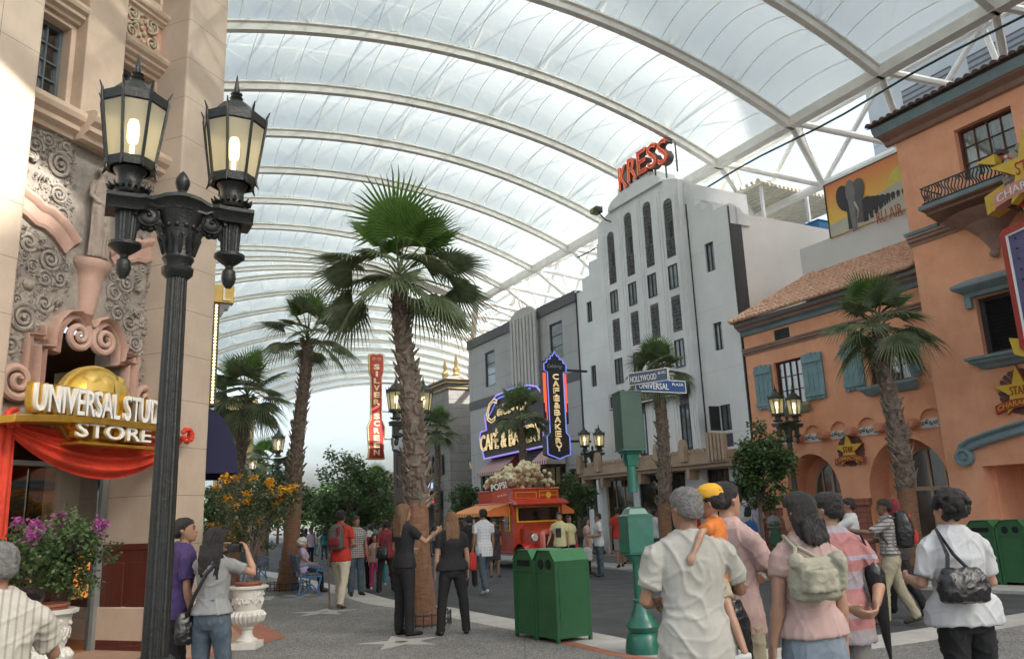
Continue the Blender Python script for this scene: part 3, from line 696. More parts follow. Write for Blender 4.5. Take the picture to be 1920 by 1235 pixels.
f_.prism([(-33.15, 10.6), (-30.75, 10.6)] + [(-31.95 + 1.2 * math.cos(a), 10.6 + .42 * math.sin(a)) for a in [i * math.pi / 14 for i in range(1, 14)]], -.18, .3)
f_.build('fluted_pier', m_gflute, cafe)
for (a, b, c, d) in holes[:2]:
    fo = window(cafe, a, b, c, d, -.05, 1, 3, m_charc, m_glassB, .07); 
# shop front
shop = MB(); shop.box(-38.0, -27.5, 2.6, 2.7, 0, 3.6); shop.box(-38.0, -27.5, .35, 2.6, 3.6, 3.7); shop.build('inner_wall', m_shopint, cafe)
window(cafe, -37.2, -33.3, .5, 3.55, -.1, 4, 2, m_charc, m_glassD, .07); window(cafe, -33.2, -29.0, .0, 3.55, -.1, 4, 2, m_charc, m_glassD, .07)
window(cafe, -28.75, -27.55, 0, 3.25, -.1, 2, 1, m_charc, m_glassD, .06)
for u in (-36.4, -35.0, -31.2, -28.3): pl_ = MB(); pl_.ball((u, 1.2, 2.4), .1, 8, 6, 1, 1, 1.6); pl_.build('wall_lamp', M_emit('warm_lamp', (1, .62, .22), 5), cafe)
gr_ = MB(); gr_.box(-32.6, -30.3, -.1, .0, 3.55, 4.35); gr_.build('vent_grille', add_lines(M('vent_grille', (.03, .03, .032), .5), 2, .11, .05, 4, False), cafe)
m_rwstripe = M_stripe('red_white_canvas', (.55, .5, .47), (.33, .07, .07), 0, .19, .5)
def awning(parent, u0, u1, z0, z1, w0, w1, mat, name='awning', val=.16):
    a = MB(); n = 8
    rows = [[(u0 + (u1 - u0) * i / n, -(w0 + (w1 - w0) * t), z1 + (z0 - z1) * t) for i in range(n + 1)] for t in (0, .5, 1)]
    rows.append([(u0 + (u1 - u0) * i / n, -w1 - .01, z0 - val) for i in range(n + 1)]); a.rings(rows, cap=False, closed=False)
    for u in (u0, u1): a.add([(u, -w0, z1), (u, -w1, z0), (u, -w1, z0 - val), (u, -w0, z0 - val)], [(0, 1, 2, 3)])
    return a.build(name, mat, parent)
awning(cafe, -35.6, -33.0, 3.55, 4.3, .05, 1.0, m_rwstripe); awning(cafe, -30.2, -28.9, 3.7, 4.5, .05, 1.0, m_rwstripe)
# marquee sign of the cafe with neon outline
m_signd = M('sign_charcoal', (.035, .033, .037), .5, .1, 3)
m_neonB = M_emit('neon_blue', (.22, .28, .9), .22); m_neonV = M_emit('neon_violet', (.36, .28, .85), .2); m_neonR = M_emit('neon_red', (1.0, .16, .07), .25); m_neonY = M_emit('neon_yellow', (.9, .72, .40), .16)
m_gold_l = M('gold_letter', (.30, .2, .06), .45, .1, 5)
cs = FR.place(empty('cafe_marquee_sign', label='wide dark stepped marquee sign with violet neon outline and yellow neon cafe lettering', cat='sign'))
outline = [FR.uz(x, y, .6) for x, y in ((908, 860), (899, 821), (901, 810), (912, 806), (909, 781), (917, 767), (925, 749), (930, 741), (941, 737), (956, 729), (975, 725), (990, 722), (1006, 724), (1013, 733), (1019, 745), (1019, 836))]
b_ = MB(); b_.prism(outline, -.55, -.05); b_.build('panel', m_signd, cs)
b_ = MB(); b_.tube([(u, -.6, z) for u, z in outline] + [(outline[0][0], -.6, outline[0][1])], .045, 6); b_.build('neon_outline', m_neonV, cs)
b_ = MB(); b_.tube([(u + .25, -.62, z - .18) for u, z in outline[4:12]], .03, 6); b_.build('neon_tube', m_neonB, cs)
def neon_text(txt, parent, loc, fit, rot=(R(90), 0, 0), shear=0, d=.03, fill=m_gold_l, tube=m_neonY, off=.012, curve=None):
    """outlined letters: thin tube outline in front of a filled face"""
    cu = bpy.data.curves.new('letters', 'FONT'); cu.body = txt; cu.size = 1; cu.align_x = 'CENTER'; cu.align_y = 'CENTER'; cu.shear = shear; cu.resolution_u = 2; cu.fill_mode = 'NONE'; cu.bevel_depth = .0; cu.offset = off
    tmp = bpy.data.objects.new('tmp', cu); COL.objects.link(tmp); bpy.context.view_layer.update()
    me = bpy.data.meshes.new_from_object(tmp.evaluated_get(bpy.context.evaluated_depsgraph_get())); bpy.data.objects.remove(tmp)
    n = len(me.vertices); co = np.empty(n * 3); me.vertices.foreach_get('co', co); co = co.reshape(-1, 3); lo = co.min(0); hi = co.max(0)
    x = (co[:, 0] - (lo[0] + hi[0]) / 2) * fit[0] / (hi[0] - lo[0]); y = (co[:, 1] - (lo[1] + hi[1]) / 2) * fit[1] / (hi[1] - lo[1])
    if curve: y = y + curve(x)
    adj = {i: [] for i in range(n)}
    for e in me.edges: a, b = e.vertices; adj[a].append(b); adj[b].append(a)
    seen = set(); mb = MB()
    for s0 in range(n):
        if s0 in seen or not adj[s0]: continue
        loop = [s0]; seen.add(s0); cur = s0
        while True:
            nx = [k for k in adj[cur] if k not in seen]
            if not nx: break
            cur = nx[0]; seen.add(cur); loop.append(cur)
        loop.append(s0); mb.tube([(x[i], y[i], 0) for i in loop], d, 4, cap=False)
    o = mb.build('neon_lettering', tube, parent, loc=loc, rot=rot)
    nrm = Matrix.Rotation(rot[2], 3, 'Z') @ Matrix.Rotation(rot[0], 3, 'X') @ Vector((0, 0, 1))
    text_part(txt, 1, .02, fill, parent, loc=Vector(loc) - nrm * (d + .02), rot=rot, fit=fit, shear=shear, curve=curve)
    return o
neon_text('CAFÉ & BAKERY', cs, (-32.75, -.66, 5.1), (6.0, .95), d=.028)
neon_text('C', cs, (-34.4, -.66, 6.45), (1.1, 1.1), shear=.3, d=.028); neon_text('elebrity', cs, (-32.4, -.66, 6.3), (2.9, .65), shear=.3, d=.02)
# blade sign
def blade(name, s0, s1, t, label, thick):
    o = empty(name, label=label, cat='sign'); p = ST((s0 + s1) / 2, t); o.location = (p.x, p.y, 0); o.rotation_euler = (0, 0, math.atan2(SD[1], SD[0])); return o
bs = blade('cafe_blade_sign', 15.62, 16.8, 26.5, 'tall dark vertical blade sign with blue and red neon edges and yellow CAFE letters', .3)
hw = .62
sh_ = [(-.50, 3.72), (0, 3.55), (.50, 3.72), (.5, 4.4), (.36, 4.55), (.36, 6.9), (.5, 6.95), (.5, 7.22), (.36, 7.3), (.36, 7.4), (.2, 7.42), (.2, 7.52), (.1, 7.55), (0, 7.72)]
full = sh_ + [(-u, z) for u, z in sh_[-2:2:-1]]
b_ = MB(); b_.prism(full, -.14, .22); b_.build('panel', m_signd, bs)
b_ = MB(); b_.tube([(u * 1.01, -.17, z) for u, z in full + [full[0]]], .022, 6); b_.build('neon_outline', m_neonB, bs)
b_ = MB()
for sx in (-1, 1):
    for k in range(3): b_.tube([(sx * (.42 + .05 * k), -.10, 5.0 + .35 * k), (sx * (.42 + .05 * k), -.10, 6.88)], .016, 6)
b_.build('neon_tube', m_neonR, bs)
for sx in (-1, 1): b_ = MB(); b_.box(sx * .37, sx * .56, -.085, .1, 4.9, 6.92); b_.build('side_fin', m_signd, bs)
for i, ch in enumerate('CAFÉ&BAKERY'): neon_text(ch, bs, (0, -.18, 6.72 - i * .275 - (.02 if i > 3 else 0)), (.26, .215 if ch != 'É' else .24), d=.013, off=.008)
text_part('Celebrity', .2, .01, M('silver_script', (.4, .4, .42), .4), bs, loc=(0, -.152, 7.12), fit=(.68, .2), shear=.35)
b_ = MB(); b_.box(.5, 1.6, -.02, .06, 7.0, 7.08); b_.box(.5, 1.6, -.02, .06, 4.2, 4.28); b_.build('bracket', m_charc, bs)
# ---------------------------------------------------------------- white art deco tower
m_kw = add_lines(M('white_render', (.70, .72, .73), .62, .05, .8, .04, 60, stain=.10), 2, 2.05, .012, .8, True, off=(0, 0, .3))
m_kwp = M('white_render_plain', (.70, .72, .73), .62, .05, .8, .04, 60, stain=.10)
m_relief = M('dark_relief', (.10, .102, .108), .5, .25, 8, .3, 30)
kr = bld('deco_building', 'tall white stepped art deco building with four dark vertical relief strips')
kwall = MB()
lw = [(-26.73, -26.36, 9.12, 9.98), (-26.7, -26.33, 6.44, 7.3), (-26.7, -26.33, 3.9, 4.75)]
wall_holes(kwall, -27.42, -25.2, 0, 10.56, lw, 0, -.3)
kwall.prism([(-26.95, 10.56), (-25.2, 10.56), (-25.2, 12.2), (-25.75, 12.2), (-25.75, 11.62), (-26.4, 11.62), (-26.4, 11.08), (-26.95, 11.08)], .0, .3)
rw = [(-19.46, -19.04, 9.18, 10.18), (-19.42, -19.02, 6.5, 7.42), (-19.5, -19.0, 3.9, 4.72), (-19.46, -19.0, 3.38, 3.8)]
wall_holes(kwall, -20.2, -18.18, 0, 11.05, rw, 0, -.3)
kwall.prism([(-20.2, 11.05), (-18.18, 11.05), (-18.18, 11.2), (-18.9, 11.2), (-18.9, 11.42), (-19.45, 11.42), (-19.45, 11.7), (-19.75, 11.7), (-19.75, 11.98), (-20.2, 11.98)], .0, .3)
kwall.build('wing_wall', m_kw, kr)
# centre: bays recessed between flat piers
strips = [(-24.56, -24.06, 12.2), (-23.3, -22.84, 12.62), (-22.14, -21.66, 12.66), (-20.97, -20.52, 12.4)]
strips = [(-24.60, -24.12, 12.25), (-23.42, -22.94, 12.62), (-22.24, -21.76, 12.62), (-21.06, -20.58, 12.30)]
tw = MB(); cuts = [-25.2] + [c for a, b, _ in strips for c in (a, b)] + [-20.2]
topf = lambda u: 13.32 - .09 * ((u + 22.6)) ** 2 * .95
for k in range(0, len(cuts), 2):
    a, b = cuts[k], cuts[k + 1]
    tw.prism([(a, 0), (b, 0)] + [(b + (a - b) * i / 6, topf(b + (a - b) * i / 6)) for i in range(7)], -.3, .3)
    mid = (a + b) / 2; hw_ = (b - a) / 2                                  # stepped flutes on each pier
    tw.prism([(mid - hw_ * .62, 0), (mid + hw_ * .62, 0), (mid + hw_ * .62, topf(mid) - .45), (mid, topf(mid) - .35), (mid - hw_ * .62, topf(mid) - .45)], -.33, -.3)
    tw.prism([(mid - hw_ * .28, 0), (mid + hw_ * .28, 0), (mid + hw_ * .28, topf(mid) - .65), (mid, topf(mid) - .58), (mid - hw_ * .28, topf(mid) - .65)], -.355, -.33)
for a, b, zt in strips:
    tw.prism([(a, zt - .2)] + [((a + b) / 2 + (b - a) / 2 * -math.cos(t), zt - .2 + .2 * math.sin(t)) for t in [i * math.pi / 8 for i in range(1, 8)]] + [(b, zt - .2), (b, topf(b)), (a, topf(a))], -.298, .3)
    for z in (5.0,): pass
tw.build('tower', m_kwp, kr, bevel=.012)
cr = MB()
cr.prism([(-24.25, 13.0), (-20.95, 13.0)] + [(-22.6 + 1.62 * math.cos(a), 13.1 + .45 * math.sin(a)) for a in [i * math.pi / 16 for i in range(17)]], -.42, .5)
cr.prism([(-23.6, 13.3), (-21.6, 13.3), (-21.6, 13.75), (-22.0, 13.82), (-23.2, 13.82), (-23.6, 13.75)], -.35, .9)
cr.box(-21.2, -20.2, -.1, 3.0, 11.9, 12.75); cr.box(-20.7, -20.2, -.1, 2.0, 11.4, 12.2); cr.build('crown', m_kwp, kr, bevel=.01)
rl = MB(); wn_ = []
for si, (a, b, zt) in enumerate(strips):
    rl.box(a, b, -.265, .0, 0, zt)
    c = (a + b) / 2; hw_ = (b - a) / 2
    for z0, z1 in ((10.18, zt - .1), (7.55, 8.66)):
        # zigzags, fan and beads cast in relief
        n = int((z1 - z0) / .13); rnd = random.Random(si * 7 + int(z0))
        for k in range(n):
            z = z0 + .05 + (z1 - z0) * k / n; f_ = (z - z0) / max(.01, z1 - z0)
            if f_ < .35 or z0 < 8: 
                pts = [(c + hw_ * .92 * (i / 6 * 2 - 1), -.27 - .02 * ((i + k) % 2), z + .05 * math.sin(i * 1.9 + k * .5)) for i in range(7)]; rl.tube(pts, .022, 4)
            elif f_ < .62:
                for i in range(-3, 4): rl.tube([(c, -.265, z - .05), (c + hw_ * .8 * math.sin(i * .4), -.285, z + .12 * math.cos(i * .4))], .014, 4)
            else:
                for i in range(4): rl.ball((c + hw_ * (-.72 + .48 * i + .2 * (k % 2)), -.265, z), .05 + .01 * rnd.random(), 6, 4, .9, .8, 1.1)
rl.build('relief_strip', m_relief, kr)
for si, (a, b, zt) in enumerate(strips):
    for z0, z1 in ((8.72, 10.12), (5.95, 7.45)):
        lp_ = MB(); lp_.box(a, b, -.292, -.265, z0, z0 + .26); lp_.box(a, b, -.292, -.265, z1 - .28, z1); lp_.build('spandrel', m_kwp, kr)
        window(kr, a, b, z0 + .26, z1 - .28, .32, 2, 1, m_charc, m_glassB, .04, bar=.035)
    window(kr, a, b, 3.45, 4.95, .32, 2, 1, m_charc, m_glassB, .045, bar=.035)
for (a, b, c, d) in lw + rw[:3]: window(kr, a, b, c, d, -.06, 2, 1, m_charc, m_glassB, .05, bar=.04)
lv_ = MB(); lv_.box(-19.46, -19.0, .05, .1, 3.38, 3.8); lv_.build('vent_grille', m_charc, kr)
# open casement of the lowest right window
oc = MB(); oc.box(-19.53, -19.5, -.42, .0, 3.92, 4.7); oc.build('open_casement', m_charc, kr)
dk = MB(); dk.box(-27.46, -27.42, -.06, .3, 0, 10.6); dk.box(-20.2, -20.155, -.02, .0, 0, 11.9); dk.box(-18.2, -18.155, -.04, .0, 0, 11.1); dk.build('edge_strip', m_charc, kr)  # middle strip stands in for the shadow gap beside the tower
# body with the blank side wall
bd_ = MB(); bd_.box(-27.4, -18.2, .3, 4.9, 0, 10.95); bd_.box(-27.4, -18.2, 4.9, 9, 0, 10.2); bd_.build('side_wall', M('side_render', (.70, .70, .68), .7, .04, .7, stain=.06), kr)
bd_ = MB(); bd_.box(-18.2, -18.15, .0, .46, 0, 10.5); bd_.build('shade_band', M('shade_band', (.045, .047, .052), .6, .1, 3), kr)  # shading along the side wall's front edge, built as a dark strip
sp_ = MB()
for k in range(3): sp_.box(-18.21, -18.13, .3, .85 - .16 * k, 10.5 + .2 * k, 10.7 + .2 * k)
sp_.build('side_step', m_kwp, kr)
# name plate over the canopy
pl_ = MB(); pl_.box(-24.75, -20.3, -.58, -.452, 5.22, 5.80); np_ = pl_.build('name_plate', m_charc, kr)
pl_ = MB(); pl_.box(-24.7, -20.35, -.60, -.58, 5.25, 5.29); pl_.box(-24.7, -20.35, -.60, -.58, 5.73, 5.77); pl_.box(-24.7, -24.66, -.6, -.58, 5.29, 5.73); pl_.box(-20.39, -20.35, -.6, -.58, 5.29, 5.73); pl_.build('plate_border', m_kwp, np_)
text_part('R', .3, .01, m_kwp, np_, loc=(-24.35, -.592, 5.51), fit=(.3, .34)); text_part('AL', .3, .01, m_gold_l, np_, loc=(-22.6, -.592, 5.51), fit=(.6, .34))
# red letters on the roof
m_kred = M('red_letter', (.55, .12, .07), .5, .12, 4); m_kside = M('letter_side', (.12, .07, .06), .6, .2, 4)
ks = FR.place(empty('rooftop_letters', label='red raised letters KRESS standing in an arc on top of the white tower', cat='sign'))
base_z = lambda u: 13.45 + .22 * (1 - ((u + 21.8) / 1.5) ** 2)
for i, ch in enumerate('KRESS'):
    u = -23.05 + i * .60; hh = .95
    text_part(ch, 1, .13, m_kside, ks, name='letter', loc=(u, -.3, base_z(u) + hh / 2), fit=(.56, hh), bold=.01, xs=1)
    text_part(ch, 1, .01, m_kred, ks, name='letter_face', loc=(u, -.45, base_z(u) + hh / 2), fit=(.57, hh + .02), bold=.012)
    neon_text(ch, ks, (u, -.49, base_z(u) + hh / 2), (.50, hh - .06), d=.014, fill=m_kred, tube=M_emit('neon_orange', (1.0, .25, .12), .12), off=0)
fr2 = MB()
for i in range(6): u = -23.2 + i * .6; fr2.box(u - .02, u + .02, -.25, -.2, 13.1, 14.2)
fr2.build('support', m_charc, ks)
fl_ = FR.place(empty('floodlight', label='small black floodlight at the left shoulder of the white tower roof', cat='floodlight'))
f_ = MB(); f_.box(-24.7, -24.3, -.9, -.6, 13.0, 13.25); f_.build('housing', m_charc, fl_, bevel=.02)
f_ = MB(); f_.box(-24.72, -24.5, -.93, -.902, 13.03, 13.22); f_.build('lens', M('lens_green', (.18, .25, .04), .3), fl_)
f_ = MB(); f_.tube([(-24.4, -.75, 13.0), (-24.3, -.5, 12.7), (-24.2, -.2, 12.6)], .03, 6); f_.build('arm', m_charc, fl_)
# ground floor canopy
m_can = M('canopy_tan', (.42, .31, .22), .7, .1, 3, .1, 40, stain=.2)
cn = FR.place(empty('street_canopy', label='tan canopy with scalloped crest and fins over the white building shop front', cat='canopy'))
c_ = MB(); c_.box(-26.0, -18.0, -1.2, -.47, 2.72, 2.86); c_.box(-26.02, -17.98, -1.26, -.47, 2.86, 3.16); c_.box(-26.0, -18.0, -1.22, -.47, 3.16, 3.2)
c_.box(-26.03, -17.97, -1.30, -1.2, 2.84, 2.9); c_.build('fascia', m_can, cn)
c_ = MB()
for k in range(34):
    u = -25.9 + k * .235; c_.prism([(u + .1 * math.cos(a), 3.2 + .13 * math.sin(a)) for a in [i * math.pi / 6 for i in range(7)]], -1.24, -1.16)
c_.build('crest', m_can, cn)
for u in (-25.9, -24.7, -22.4, -21.2, -19.9):
    c_ = MB(); c_.prism([(u - .12, 2.95), (u + .12, 2.95), (u + .12, 3.45), (u + .07, 3.6), (u, 3.66), (u - .07, 3.6), (u - .12, 3.45)], -1.4, -1.2); c_.prism([(u - .06, 2.4), (u + .06, 2.4), (u + .1, 2.75), (u - .1, 2.75)], -1.2, -.8); c_.build('fin', m_can, cn, bevel=.012)
c_ = MB(); 
for k in range(5): c_.box(-18.75 + k * .16, -18.65 + k * .16, -1.36, -1.2, 2.9, 3.75 - .02 * k)
c_.build('fluted_end', m_can, cn)
gf = MB(); wall_holes(gf, -27.42, -25.0, 0, 2.7, [(-26.9, -25.3, 0, 2.3)], .46, .1) if False else None
gf = MB()
for u0_, u1_ in ((-25.75, -25.3), (-23.6, -23.25), (-20.75, -19.7), (-18.7, -18.2)): gf.box(u0_, u1_, -.6, -.46, 0, 2.72)
gf.build('ground_pier', m_kwp, kr)
for a, b in ((-25.3, -23.6), (-23.25, -20.75), (-19.7, -18.7)): window(kr, a, b, .05, 2.7, .56, 3, 1, m_charc if b > -22 else m_can, M_glass('shop_glass', (.05, .04, .03), .06), .08)
gd = MB()
for k in range(9): rnd = random.Random(k); gd.ball((-25.1 + k * .55, -.50, .8 + rnd.random() * .9), .1 + .06 * rnd.random(), 7, 5, 1, .2, 1.5)
fx_ = MB(); fx_.tube([(-20.2, -.66, .8), (-20.2, -.66, 1.3)], .06, 10); fx_.ball((-20.2, -.66, 1.33), .05); tag(FR.place(fx_.build('fire_extinguisher', M('ext_red', (.5, .02, .015), .35))), 'red fire extinguisher mounted on the white pier under the tan canopy', 'fire extinguisher')
# ---------------------------------------------------------------- roof deck pergola behind
pg = FR.place(empty('roof_pergola', label='pale slatted metal pergola on the roof between the white tower and the mural', cat='pergola'))
p_ = MB()
for k in range(16): p_.box(-24.4 + k * .29, -24.28 + k * .29, 3.4, 8.4, 13.28, 13.38)
for k in range(24): p_.box(-24.5, -19.85, 3.4 + k * .21, 3.5 + k * .21, 13.12, 13.24)
p_.build('slats', M('pergola_slat', (.55, .53, .45), .7, .12, 3), pg)
p_ = MB()
for u in (-24.3, -22.2, -20.0):
    for y in (3.5, 5.9, 8.2): p_.box(u - .06, u + .06, y, y + .1, 10.1, 13.12)
p_.build('post', m_kwp, pg)
for k, (u, n_) in enumerate(((-20.5, 'left'), (-19.6, 'right'))):
    b_ = FR.place(empty('roof_tank', label='small blue box unit under the roof pergola, the %s one of two' % n_, cat='equipment box')); y = 4.0 + 1.1 * k; p_ = MB(); p_.box(u, u + .7, y, y + .5, 10.9, 11.6); p_.box(u - .03, u + .73, y - .03, y + .53, 11.6, 11.66); p_.build('casing', M('blue_box', (.02, .14, .32), .5, .1, 3), b_, bevel=.02)
# ---------------------------------------------------------------- orange building
m_or = M('orange_render', (.70, .305, .17), .85, .10, 1.6, .5, 22, col2=(.87, .455, .285), mix=.9, stain=.18)
m_orp = M('orange_render_pink', (.62, .28, .17), .85, .12, 2, .2, 35, stain=.1)
m_bl = M('slate_blue_trim', (.20, .275, .30), .6, .1, 3, .05, 30, stain=.15)
m_brn = M('brown_trim', (.30, .19, .15), .7, .12, 3, stain=.2)
m_tile = M('clay_tile', (.56, .29, .19), .8, .25, 7, .1, 40, col2=(.78, .56, .42))
m_tiled = M('dark_tile', (.10, .06, .045), .8, .25, 5, .1, 40)
m_wfr = M('brown_window_frame', (.10, .035, .022), .6, .15, 5)
m_lace = M('white_lace', (.62, .63, .60), .9, .08, 2, .3, 14, stretch=(7, 7, .7))
og = bld('orange_building', 'orange rendered building with blue shutters, tiled roof and a taller tower wing')
# lower wing wall with two arched recesses
def arch_poly(u0, u1, z0, zs, zt, n=14):
    c = (u0 + u1) / 2; h = (u1 - u0) / 2; return [(u0, z0)] + [(c - h * math.cos(a), zs + (zt - zs) * math.sin(a)) for a in [i * math.pi / n for i in range(n + 1)]] + [(u1, z0)]
AR = [(-17.05, -15.15, 0, 1.75, 2.9), (-14.25, -12.0, 0, 1.8, 3.05)]
lowz = 3.1
wl_ = MB(); prev = -18.12
for (a, b, z0, zs, zt) in AR:
    c = (a + b) / 2
    L1 = [(prev, 0), (a, 0)] + arch_poly(a, b, z0, zs, zt)[1:9] + [(c, lowz), (prev, lowz)]
    wl_.prism(L1, .0, .75)
    L2 = arch_poly(a, b, z0, zs, zt)[8:] + [(b + .001, 0), (b + .15, 0), (b + .15, lowz), (c, lowz)]
    wl_.prism(L2, .0, .75); prev = b + .15
wl_.build('arcade_wall', m_or, og)
wl_ = MB(); hs_ = [(-17.02, -15.98, 4.33, 5.66), (-13.8, -12.62, 4.48, 5.66), (-16.86, -16.27, 6.25, 6.62)]
wall_holes(wl_, -18.12, -11.75, lowz + .6, 7.0, hs_, 0, -.3)
# corbel course: little arches stepping out
wl_.build('wall', m_or, og)
co_ = MB(); n_ar = 7; ua, ub = -18.12, -11.8; pw = (ub - ua) / n_ar
for k in range(n_ar):
    a, b = ua + k * pw, ua + (k + 1) * pw; c = (a + b) / 2; h = pw * .33
    co_.prism([(a, lowz + .12), (c - h, lowz + .12)] + [(c - h * math.cos(t), lowz + .3 + .28 * math.sin(t)) for t in [i * math.pi / 8 for i in range(9)]] + [(c + h, lowz + .12), (b, lowz + .12), (b, lowz + .82), (a, lowz + .82)], -.02, .06)
co_.box(ua, ub, .06, .2, lowz, lowz + .8)
co_.build('corbel_course', m_or, og)
co_ = MB()
for k in range(n_ar + 1):
    u = ua + k * pw; co_.rings([[(u + r_ * math.cos(a), -y, lowz + .26 + dz + r_ * .8 * math.sin(a)) for a in [i * math.pi / 5 for i in range(10)]] for y, r_, dz in ((.0, .17, 0), (.22, .15, .0), (.26, .12, .0))])
co_.build('corbel', m_orp, og)
co_ = MB(); 
for k in range(n_ar):
    c = ua + (k + .5) * pw
    for i in range(5): spiral(co_, (c - .22 + .11 * i, lowz + .22 + .04 * (i % 2)), .055, .0, 1.0, i, 1, .012, 9)
co_.build('grille', m_charc, og)
co_ = MB(); [co_.box(ua + (k + .5) * pw - .3, ua + (k + .5) * pw + .3, .03, .058, lowz + .12, lowz + .34) for k in range(n_ar)]; co_.build('grille_panel', m_kwp, og)
# arched windows inside the recesses
m_cream = M('cream_joinery', (.40, .31, .22), .6, .08, 3)
for (a, b, z0, zs, zt) in AR:
    a2, b2, zt2 = a + .42, b - .12, zt - .22; c = (a2 + b2) / 2
    bk_ = MB(); bk_.box(a - .05, b + .05, .76, .9, 0, 3.1); bk_.build('recess_wall', m_or, og)
    f_ = MB(); outer = arch_poly(a2, b2, .55, zs, zt2, 16); inn = arch_poly(a2 + .07, b2 - .07, .62, zs, zt2 - .07, 16)
    for i in range(len(outer) - 1): f_.prism([outer[i], outer[i + 1], inn[i + 1], inn[i]], .66, .74)
    f_.box(a2, b2, .65, .75, .5, .62); f_.box(a2 + .07, b2 - .07, .665, .735, zs - .05, zs + .05); f_.box(c - .04, c + .04, .662, .738, .62, zt2 - .05)
    for q_ in (-1, 1): f_.obox((c + q_ * (b2 - a2) * .25, .70, zs + (zt2 - zs) * .42), (1, 0, 0), (0, 1, 0), (0, 0, 1), .02, .03, (zt2 - zs) * .42)
    fo = f_.build('arched_window', m_cream, og)
    g_ = MB(); g_.prism(inn, .70, .715); g_.build('pane', M_glass('arch_glass', (.06, .05, .04), .08), fo)
# dado tiles and base
dd = MB(); dd.box(-15.1, -14.3, -.06, 0, 0, 1.45); dd.box(-18.1, -17.1, -.06, 0, 0, 1.45); dd.box(-15.16, -14.24, -.1, .02, 1.45, 1.62); dd.build('dado', add_lines(M('terracotta_dado', (.32, .12, .08), .7, .15, 4), 2, .14, .02, .5, True, 0, .3), og)
dd = MB(); dd.box(-15.12, -14.28, -.075, -.06, 0, .42); dd.box(-11.9, -11.5, -.56, -.5, 0, .5); dd.build('tile_base', M('blue_tile', (.12, .17, .19), .4, .15, 6), og)
# windows, shutters, sills
window(og, -17.02, -15.98, 4.33, 5.66, -.1, 4, 3, m_wfr, m_clear, .05, curtain=m_lace); window(og, -13.8, -12.62, 4.48, 5.66, -.1, 4, 3, m_wfr, m_clear, .05, curtain=m_lace)
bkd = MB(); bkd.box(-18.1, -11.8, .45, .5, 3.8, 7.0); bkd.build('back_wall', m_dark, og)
m_sh = M('blue_shutter', (.17, .29, .32), .65, .15, 5, .05, 40)
def shutter(a, b, z0, z1):
    s_ = MB(); n = 4; wd_ = (b - a) / n
    for k in range(n): s_.box(a + k * wd_ + .006, a + (k + 1) * wd_ - .006, -.07, -.03, z0 + .02 * (k % 2), z1 + .02 * math.sin(k * 1.6))
    s_.box(a + .01, b - .01, -.03, -.02, z0 + .02, z1 - .02)
    so = s_.build('shutter', m_sh, og)
    s_ = MB(); 
    for z in (z0 + .1, z1 - .26): s_.prism([(a, z), (b, z), (b, z + .12), (b - .03, z + .15), (a + .03, z + .15), (a, z + .12)], -.10, -.07)
    s_.build('shutter_batten', m_sh, so)
shutter(-17.78, -17.1, 4.34, 5.66); shutter(-15.9, -15.2, 4.36, 5.68); shutter(-14.55, -13.9, 4.42, 5.7); shutter(-12.56, -12.28, 4.5, 5.72)
def sill(a, b, z, w, s=1.0, mat=m_bl):
    m = MB(); n = [(0, 0), (-.10, .03), (-.17, .12), (-.22, .2), (-.22, .27), (0, .27)]
    rows = []
    for u, k in ((a, 1), (b, 1)): rows.append([(u, -w + y * s, z + zz * s) for y, zz in n])
    for j, (y, zz) in enumerate(n): pass
    m.rings([[(a + (.2 * s - abs(y) * s * .9), -w + y * s, z + zz * s) for y, zz in n], [(b - (.2 * s - abs(y) * s * .9), -w + y * s, z + zz * s) for y, zz in n]]); return m.build('sill', mat, og)
sill(-17.2, -15.7, 4.05, .0); sill(-14.0, -12.3, 4.18, .0)
vg = MB(); vg.box(-16.86, -16.27, .03, .08, 6.25, 6.62); 
for i in range(9):
    for j in range(6): vg.ball((-16.83 + i * .065, .02, 6.28 + j * .062), .024, 5, 4)
vg.build('vent_grille', m_charc, og)
# mouldings
def course(z, s, a, b, w, mat, nm='cornice'):
    m = MB(); pr_ = [(.02, 0), (-.03, 0), (-.04, .05), (-.09, .08), (-.09, .13), (-.12, .15), (-.12, .2), (.02, .22)]
    m.profile([(-w + y * s, z + zz * s) for y, zz in pr_], a, b); return m.build(nm, mat, og)
course(6.08, 1.0, -18.15, -11.6, 0, m_brn)
m = MB(); m.profile([(.0, 6.68), (-.06, 6.7), (-.1, 6.8), (-.22, 6.86), (-.22, 6.92), (-.34, 6.97), (-.36, 7.06), (.0, 7.06)], -18.13, -11.55); m.build('eaves_moulding', m_bl, og)
m = MB(); m.box(-18.12, -11.6, -.35, 2.0, 7.0, 7.062); m.build('roof_deck', m_brn, og)
m = MB(); m.profile([(-.2, 6.872), (-.235, 6.872), (-.235, 6.915), (-.33, 6.962), (-.2, 6.962)], -18.14, -11.6); m.build('eaves_band', m_brn, og)
